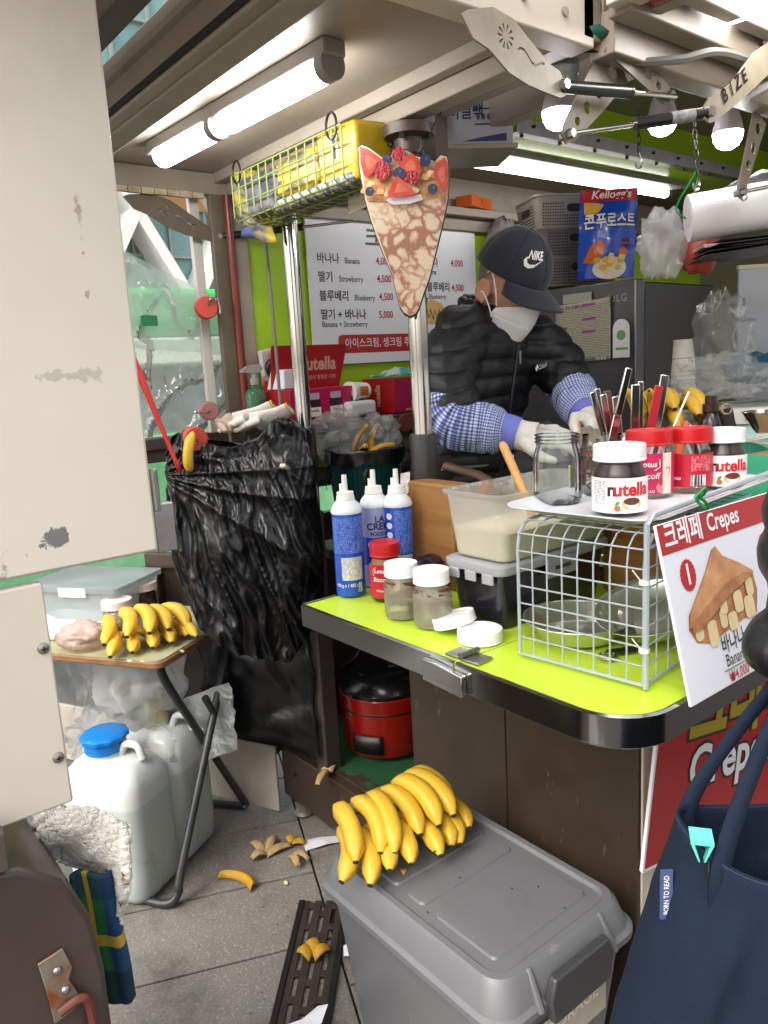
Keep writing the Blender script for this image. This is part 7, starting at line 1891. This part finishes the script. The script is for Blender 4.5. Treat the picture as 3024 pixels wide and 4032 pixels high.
# quilted jacket with collar
b = MB()
blobs(b, [((-1.675, 1.575, 1.1), (.125, .165, .06)), ((-1.67, 1.585, 1.22), (.125, .165, .1)), ((-1.63, 1.61, 1.38), (.135, .18, .1)), ((-1.6, 1.63, 1.5), (.12, .175, .075)), ((-1.59, 1.64, 1.535), (.09, .11, .05))], 18, TS)
chainv(b, [RS + V((.0, .03, .0)), RS.lerp(RE, .5) + V((-.012, -.014, 0)), RE + V((-.01, .0, .028))], [.078, .076, .068])
chainv(b, [LS + V((.0, -.03, .0)), LS.lerp(LE, .5) + V((.006, .016, 0)), LE + V((-.016, .0, .03))], [.088, .076, .068])
for i in range(16):
    t = 2 * pi * i / 16
    b.ball((-1.565 + .07 * math.cos(t), 1.645 + .082 * math.sin(t), 1.575 - .018 * math.cos(t)), (.024, .024, .05), 10)
def quilt(co, n_):
    d_arm = min((co - RS.lerp(RE, .5)).length, (co - LS.lerp(LE, .5)).length)
    ph = (co.z + .18 * (co.y - 1.62) ** 2 * 2 + .012 * noise.noise(co * 9)) / .052
    s = abs(math.sin(pi * ph)) ** .32
    w1 = noise.noise(co * 26) * .0035 + noise.noise(co * 60) * .0015
    return n_ * (.014 * (s - .6) + w1)
wear(baked(b, 'jacket', M_jack, who, .0065, 5, quilt))
fx_ = lambda y, z_: (-1.6 + .14 + .0, y, z_)
def front_x(y, z_):
    """front of the jacket at height z"""
    u = (z_ - 1.1) / .45
    cx = -1.657 + .08 * u; cyy = 1.6 + .06 * u
    return cx + .145 * math.sqrt(max(0, 1 - ((y - cyy) / .19) ** 2))
b = MB(); b.tube([(front_x(1.6 + .02 * u, 1.13 + .36 * u) + .006, 1.6 + .02 * u, 1.13 + .36 * u) for u in [i / 14 for i in range(15)]], .005, 6); wear(b.obj('zip', mat('zip_black', '1c1c20', .3), who))
b = MB(); b.beam((front_x(1.622, 1.47) + .016, 1.618, 1.475), (front_x(1.622, 1.43) + .016, 1.624, 1.44), .008, .003, upv=(1, 0, 0)); wear(b.obj('zip_pull', M_alu, who, bev=.001))
o = write(who, '◆Columbia', .02, M_label, fn=lambda x, y: (front_x(1.705 + x, 1.425 + y) + .038, 1.70 + x, 1.43 + y + x * .15), bold=.01, sx=.8); wear(o)
# gingham over-sleeves
def gingham(name):
    m = mat(name, 'c8ccdc', .8)
    t = m.node_tree; bb_ = t.nodes['Principled BSDF']; N = t.nodes.new; L = t.links.new
    tc = N('ShaderNodeTexCoord'); sx = N('ShaderNodeSeparateXYZ'); L(tc.outputs['UV'], sx.inputs[0])
    outs = []
    for ax in (0, 1):
        f = N('ShaderNodeMath'); f.operation = 'FRACT'; L(sx.outputs[ax], f.inputs[0])
        g_ = N('ShaderNodeMath'); g_.operation = 'GREATER_THAN'; g_.inputs[1].default_value = .5; L(f.outputs[0], g_.inputs[0]); outs.append(g_.outputs[0])
    ad = N('ShaderNodeMath'); ad.operation = 'ADD'; L(outs[0], ad.inputs[0]); L(outs[1], ad.inputs[1])
    rp = N('ShaderNodeValToRGB'); rp.color_ramp.interpolation = 'CONSTANT'
    e = rp.color_ramp.elements; e[0].color = C('ccd0e0'); e[1].position = .3; e[1].color = C('7c88bc'); e2_ = e.new(.8); e2_.color = C('3a4888')
    dv = N('ShaderNodeMath'); dv.operation = 'MULTIPLY'; dv.inputs[1].default_value = .5; L(ad.outputs[0], dv.inputs[0])
    L(dv.outputs[0], rp.inputs[0]); L(rp.outputs[0], bb_.inputs['Base Color'])
    return m
M_ging = gingham('gingham')
def sleeve(pts, rs, nm='oversleeve', seed=1):
    P = spline(pts, 16); n = len(P)
    fr_s = []; prev = None
    for i in range(n):
        d = (P[min(i + 1, n - 1)] - P[max(i - 1, 0)]).normalized()
        a = d.orthogonal().normalized() if prev is None else (prev - d * prev.dot(d)).normalized()
        prev = a; fr_s.append((P[i], a, d.cross(a)))
    def f(u, v_):
        i = min(int(v_ * (n - 1) + .5), n - 1); p, a, c_ = fr_s[i]
        q = v_ * (len(rs) - 1); j = min(int(q), len(rs) - 2); r_ = rs[j] + (rs[j + 1] - rs[j]) * (q - j)
        th = 2 * pi * u
        r_ *= 1 + .07 * noise.noise(V((math.cos(th) * 1.6 + seed, math.sin(th) * 1.6, v_ * 9))) + .035 * noise.noise(V((math.cos(th) * 4 + seed, math.sin(th) * 4, v_ * 22)))
        return p + a * math.cos(th) * r_ + c_ * math.sin(th) * r_
    return wear(uvgrid(nm, 61, 90, f, M_ging, who, ur=46, vr=27))
sleeve([RE.lerp(RS, .28) + V((-.012, -.005, 0)), RE + V((-.004, -.012, -.005)), RE.lerp(RW, .5) + V((0, 0, -.006)), RW - (RW - RE).normalized() * .028], [.06, .072, .07, .066, .062, .06, .044], seed=1)
sleeve([LE.lerp(LS, .3) + V((-.012, .0, 0)), LE + V((.0, .008, 0)), LE.lerp(LW, .5) + V((0, 0, -.004)), LW - (LW - LE).normalized() * .028], [.058, .068, .066, .063, .06, .056, .044], seed=5)
for W_0, E_ in ((RW, RE), (LW, LE)):
    d = (W_0 - E_).normalized(); b = MB(); b.tube([W_0 - d * .05, W_0 - d * .03, W_0 - d * .005, W_0 + d * .005], [.042, .045, .044, .043], 24); wear(b.obj('cuff', M_cuff, who))
# gloves
M_knit = mat('knit_glove', 'd6d2cc', .95, col2='c8c2ba', scale=40, bump=.35, bscale=330)
for W_0, E_, args in ((RW, RE, ((.8, .55, -.1), (.2, -.3, 1), (.3, -.6, -.6), .42)), (LW, LE, ((.75, -.5, -.25), (.3, .5, .8), (-.2, -.8, .1), .75))):
    d = (W_0 - E_).normalized(); b = MB(); hand_shape(b, W_0, *args, k=1.18)
    b.tube([W_0 - d * .012, W_0 + d * .02, W_0 + d * .05], [.04, .038, .042], 20)
    wear(baked(b, 'glove', M_knit, who, .0042, 3))
    b = MB(); b.tube([W_0 - d * .018, W_0 - d * .008], [.0425, .0425], 24); wear(b.obj('glove_hem', M_gly, who))
b = MB(); b.ball(RW + V((.075, .028, .028)), (.014, .01, .006), 12); wear(b.obj('glove_mark', M_black, who))
# hair, cap, mask
b = MB(); b.ball((-.034, 0, .022), (.074, .0745, .086), 24, M=HM); wear(b.obj('hair', M_hair, who))
cv = []
def dome(az_, el, l=0):
    r_ = 1 + l / .1
    x, y, z_ = math.cos(el) * math.cos(az_) * .112 * r_, math.cos(el) * math.sin(az_) * .093 * r_, math.sin(el) * .108 * r_
    seam = 1 - .012 * (abs(math.sin(3 * az_)) < .06) + .012 * noise.noise(V((x * 24, y * 24, z_ * 24)))
    return HM @ V((x * seam - .012, y * seam, z_ * seam + .044))
b = MB(); b.grid(72, 20, lambda u, v_: dome(2 * pi * u, R(-8) + (pi / 2 - R(-8)) * v_), wrap=True); wear(b.obj('cap_crown', M_cap, who, ang=180, solid=.003))
def brim(u, v_):
    a = R(-60) + R(120) * u
    p = V((math.cos(a) * .11 - .012, math.sin(a) * .091, .03)); ext = .086 * max(0, 1 - (a / R(60.5)) ** 2) ** .5
    q = p + V((math.cos(a * .5), math.sin(a * .62) * .6, 0)) * ext * v_
    q.z -= .02 * v_ + 4.2 * q.y * q.y * v_ * .55
    return HM @ q
b = MB(); b.grid(40, 12, brim); wear(b.obj('cap_brim', M_cap, who, solid=.005, ang=180))
b = MB(); b.ball(dome(0, pi / 2), (.007, .007, .005), 10); wear(b.obj('cap_button', M_cap, who))
for k in range(3):
    b = MB(); b.tube([dome(k * pi / 3 + pi * (i > 12), R(0) + R(90) * (1 - abs(i - 12) / 12), .0012) for i in range(25)], .0014, 5); wear(b.obj('cap_seam', mat('seam_navy', '0e111c', .8), who))
LA, LE2 = R(-30), R(30)
wear(write(who, 'NIKE', .03, M_label, fn=lambda x, y: dome(LA + (x + .004) / .1, LE2 + (y + .012 + x * .12) / .1, .004), bold=.03, shear=.25, sx=.75))
sw = [(-.03, .004), (-.024, -.008), (-.012, -.012), (.002, -.008), (.034, .012), (.004, -.001), (-.01, -.003), (-.018, .0), (-.022, .008), (-.018, .016), (-.026, .011)]
b = MB(); b.add([dome(LA + x / .1, LE2 + (y - .008 + x * .12) / .1, .0042) for x, y in sw], [tuple(range(len(sw)))]); wear(b.obj('curved_mark', M_label, who, smooth=False))
def msk(u, v_):
    s = u * 2 - 1
    x = .13 - .082 * abs(s) ** 1.7 - .03 * abs(v_ - .45) ** 1.3 * (1 - abs(s)) - .012 * v_
    y = .08 * s * (1 - .12 * (v_ - .4) ** 2)
    zz = -.008 - .04 * s * s - .118 * v_ * (1 - .68 * s * s)
    if .44 < v_ < .5: x -= .003
    return HM @ V((x, y, zz))
b = MB(); b.grid(30, 24, msk); wear(b.obj('mask', M_mask, who, solid=.0025, ang=60))
for s in (-1, 1):
    for zz, z2 in ((-.012, .03), (-.045, -.03)):
        b = MB(); b.tube(spline([HM @ V((.05, s * .08, zz - .03)), HM @ V((.028, s * .084, (zz - .03 + z2) / 2)), HM @ V((-.005, s * .089, z2)), HM @ V((-.02, s * .086, z2 - .01))]), .0018, 6); wear(b.obj('mask_strap', M_mask, who))
for s in (-1, 1):
    b = MB(); b.ball(HM @ V((.083, s * .032, .006)), (.012, .012, .009), 12); wear(b.obj('eye', mat('eye_dark', '2a201c', .2), who))
# jar held in the hands
hj = thing('held_jar', 'open jar smeared with chocolate held tilted in the worker\'s gloves', 'jar', (-1.19, 1.585, 1.245), rot=(R(10), R(-62), R(-20)))
b = MB(); b.shell([(.0, -.085), (.036, -.083), (.04, -.07), (.04, -.012), (.033, 0), (.033, .016)], 30); b.obj('glass', M_smear, hj)
b = MB(); b.shell([(.0, -.08), (.036, -.08), (.0385, -.065), (.0385, -.012), (.031, 0), (.031, .008)], 30); b.obj('chocolate_residue', mat('choc_smear2', '3c1c10', .35, col2='6e4628', scale=30), hj)
b = MB()
for z_ in (.006, .012): b.tube([(.0335 * math.cos(q), .0335 * math.sin(q), z_) for q in [2 * pi * i / 24 for i in range(24)]], .0016, 5, closed=True)
b.obj('screw_thread', M_glass, hj)

# ---------------------------------------------------------------- customer at the right edge, with a tote bag
cu = thing('person', 'customer in a black padded coat at the right edge holding the blue bag', 'person', (-.1, 1.08, 0))
coff = -V(cu.location)
M_coat = mat('black_coat', '0c0c0e', .4, bump=.15, bscale=60)
HH = V((-.366, .913, 1.132))      # the hand on the bag straps
SHL = V((-.24, 1.09, 1.42)); ELB = V((-.372, .958, 1.262))
b = MB()
blobs(b, [((-.07, 1.14, .85), (.12, .16, .1)), ((-.07, 1.14, 1.1), (.11, .15, .1)), ((-.07, 1.14, 1.32), (.11, .17, .09))])
chainv(b, [(-.07, 1.14, 1.36), (-.08, 1.14, 1.46)], [.055, .05]); b.ball((-.1, 1.14, 1.58), (.085, .075, .11), 16); b.ball((-.18, 1.14, 1.56), (.018, .014, .022), 8)
chainv(b, [SHL, ELB, HH], [.055, .04, .028]); chainv(b, [(-.07, 1.31, 1.36), (-.07, 1.38, 1.08), (-.13, 1.38, .86)], [.055, .04, .028])
hand_shape(b, HH, (-.3, -.25, -.9), (-.7, .2, .5), (-.3, .7, -.2), 1.2, k=.6)
for y in (1.06, 1.22): chainv(b, [(-.07, y, .85), (-.07, y, .45), (-.07, y, .08)], [.085, .06, .04]); b.ball((-.12, y, .035), (.11, .04, .033), 10)
o = baked(b, 'body', M_skin, cu, .008, 5); o.location = coff
b = MB()
blobs(b, [((-.07, 1.14, .78), (.15, .19, .08)), ((-.07, 1.14, 1.1), (.14, .18, .1)), ((-.07, 1.14, 1.34), (.13, .19, .09))])
chainv(b, [SHL, ELB, HH + V((.0, .0, .03)), HH + V((-.03, -.02, -.035))], [.085, .066, .048, .04]); chainv(b, [(-.07, 1.32, 1.36), (-.07, 1.4, 1.08), (-.12, 1.39, .9)], [.085, .072, .052])
o = baked(b, 'coat', M_coat, cu, .009, 4, lambda co, n_: n_ * (.012 * (abs(math.sin(pi * (co.z + .3 * co.x) / .085)) ** .6 - .5) + .004 * noise.noise(co * 22))); o.location = coff
b = MB()
for y in (1.06, 1.22): chainv(b, [(-.07, y, .8), (-.07, y, .45), (-.07, y, .1)], [.1, .075, .06])
o = baked(b, 'trousers', mat('navy_jeans', '1c2230', .85), cu, .012, 3); o.location = coff
b = MB(); b.ball((-.08, 1.14, 1.61), (.1, .092, .11), 20); o = b.obj('hair', mat('black_hair', '15110f', .5), cu); o.location = coff
b = MB()
for y in (1.06, 1.22): b.ball((-.13, y, .045), (.12, .048, .042), 12)
o = b.obj('shoes', M_black, cu); o.location = coff

tt = thing('tote_bag', 'navy blue tote bag with a mint clip on its rim', 'tote bag', (-.34, .86, .5))
toff = -V(tt.location)
M_tote = mat('navy_canvas', '0d1828', .85, col2='111e30', scale=10, bump=.2, bscale=420, spec=.25)
M_totein = mat('navy_lining', '0a1322', .85)
# rim: a closed curve, left end nearest the counter; body hangs below and widens
TCX = V((-.338, .858, 0))
ta = V((.60, .80, 0)); tn = V((.80, -.60, 0))       # width and thickness directions
def totep(u, v_):
    th = 2 * pi * u
    wd = .15 + .12 * v_; dp = .062 + .03 * math.sin(v_ * pi * .9)
    c_ = math.cos(th); s_ = math.sin(th)
    x = wd * math.copysign(abs(c_) ** .75, c_); y = dp * math.copysign(abs(s_) ** .8, s_)
    z_ = .905 - .42 * v_ - .012 * (1 - v_) * s_ + .018 * (1 - v_) * math.cos(2 * th)
    y += (.026 * noise.noise(V((x * 9, v_ * 1.4, 3))) + .016 * (1 - abs(noise.noise(V((x * 14 + v_ * 2, v_ * 1.2, s_))))) ** 4 + .006 * noise.noise(V((x * 34, v_ * 7, s_ * 2)))) * min(1, v_ * 4)
    return TCX + ta * (x - .0 + .03 * v_ * 0) + tn * y + V((0, 0, z_))
b = MB(); b.grid(72, 40, totep, wrap=True); o = b.obj('bag', M_tote, tt, solid=.003, ang=180); o.location = toff
b = MB(); b.add([totep(i / 40, 1) for i in range(40)], [tuple(range(40))]); o = b.obj('bottom', M_tote, tt); o.location = toff
b = MB(); b.grid(72, 6, lambda u, v_: TCX + (totep(u, .25 * v_) - TCX) * .985 + V((0, 0, .014)), wrap=True); o = b.obj('lining', M_totein, tt, ang=180); o.location = toff
b = MB(); b.tube([totep(i / 60, .005) for i in range(60)], .0022, 6, closed=True); o = b.obj('hem', mat('navy_hem', '122448', .8), tt); o.location = toff
def strap_(p0, p1, side, nm='strap'):
    b = MB(); P = spline([p0 - V((0, 0, .1)), p0, p0.lerp(p1, .5) + side * .01, p1], 8)
    b.grid(3, len(P), lambda u, v_: P[min(int(v_ * (len(P) - 1) + .5), len(P) - 1)] + ta * ((u - .5) * .022)); o = b.obj(nm, M_tote, tt, solid=.003); o.location = toff
HN = HH + V((-.01, -.005, -.05))
strap_(totep(.14, 0) + tn * .003, HN + tn * .008, tn)
strap_(totep(.39, 0) - V((0, 0, .0)), HN, -tn)
strap_(totep(.61, 0), HN - tn * .01, -tn)
ce = totep(.435, 0); b = MB(); b.prism([(-.012, .012), (.012, .012), (.012, .009), (.0035, -.012), (.002, -.012), (.008, .008), (-.008, .008), (-.002, -.012), (-.0035, -.012), (-.012, .009)], -.014, .014, 'y'); b.obj('binder_clip', mat('mint_metal', '5cc0b0', .35), tt, loc=ce + toff + V((0, 0, .002)), rot=(0, 0, R(35)))
b = MB(); b.tube(spline([V((.012, -.006, -.008)), V((.014, -.008, -.03)), V((.014, .0, -.04)), V((.014, .008, -.03)), V((.012, .006, -.008))]), .0012, 5); b.obj('clip_wire', M_steel, tt, loc=ce + toff + V((0, 0, .0)))
b = MB(); b.box((0, 0, 0), (.002, .014, .062)); tg = b.obj('fabric_tag', mat('tag_slate', '3c4a74', .7), tt, loc=totep(.49, .17) + toff - ta * .004 + N0 * .012, rot=(0, 0, math.atan2(N0.y, N0.x)))
write(tt, 'BORN TO READ', .0085, M_label, onplane(totep(.49, .17) + toff - ta * .004 + N0 * .0134, (0, 0, 1), -R0), bold=.005, sx=.8)
b = MB(); b.grid(8, 6, lambda u, v_: totep(.12 + .06 * u, -.03 * v_) * 1.0 + V((-.01, .0, .0)) + crumple((u, v_, 1), 4, .01)); o = b.obj('paper_inside', mat('paper_tan', 'c8a870', .7), tt, solid=.001); o.location = toff
# white skirt board behind the stall corner
sk = thing('skirt_board', 'stained cream skirt board standing behind the open cabinet door', 'board', (-2.25, 1.06, 0))
b = MB(); sd0, sd1 = V((-2.1, 1.13, 0)), V((-3.3, .57, 0)); b.beam(sd0 + V((0, 0, .13)) + toff * 0, sd1 + V((0, 0, .13)), .012, .23); o = b.obj('board', M_dirtywhite, sk, bev=.002); o.location = -V(sk.location)
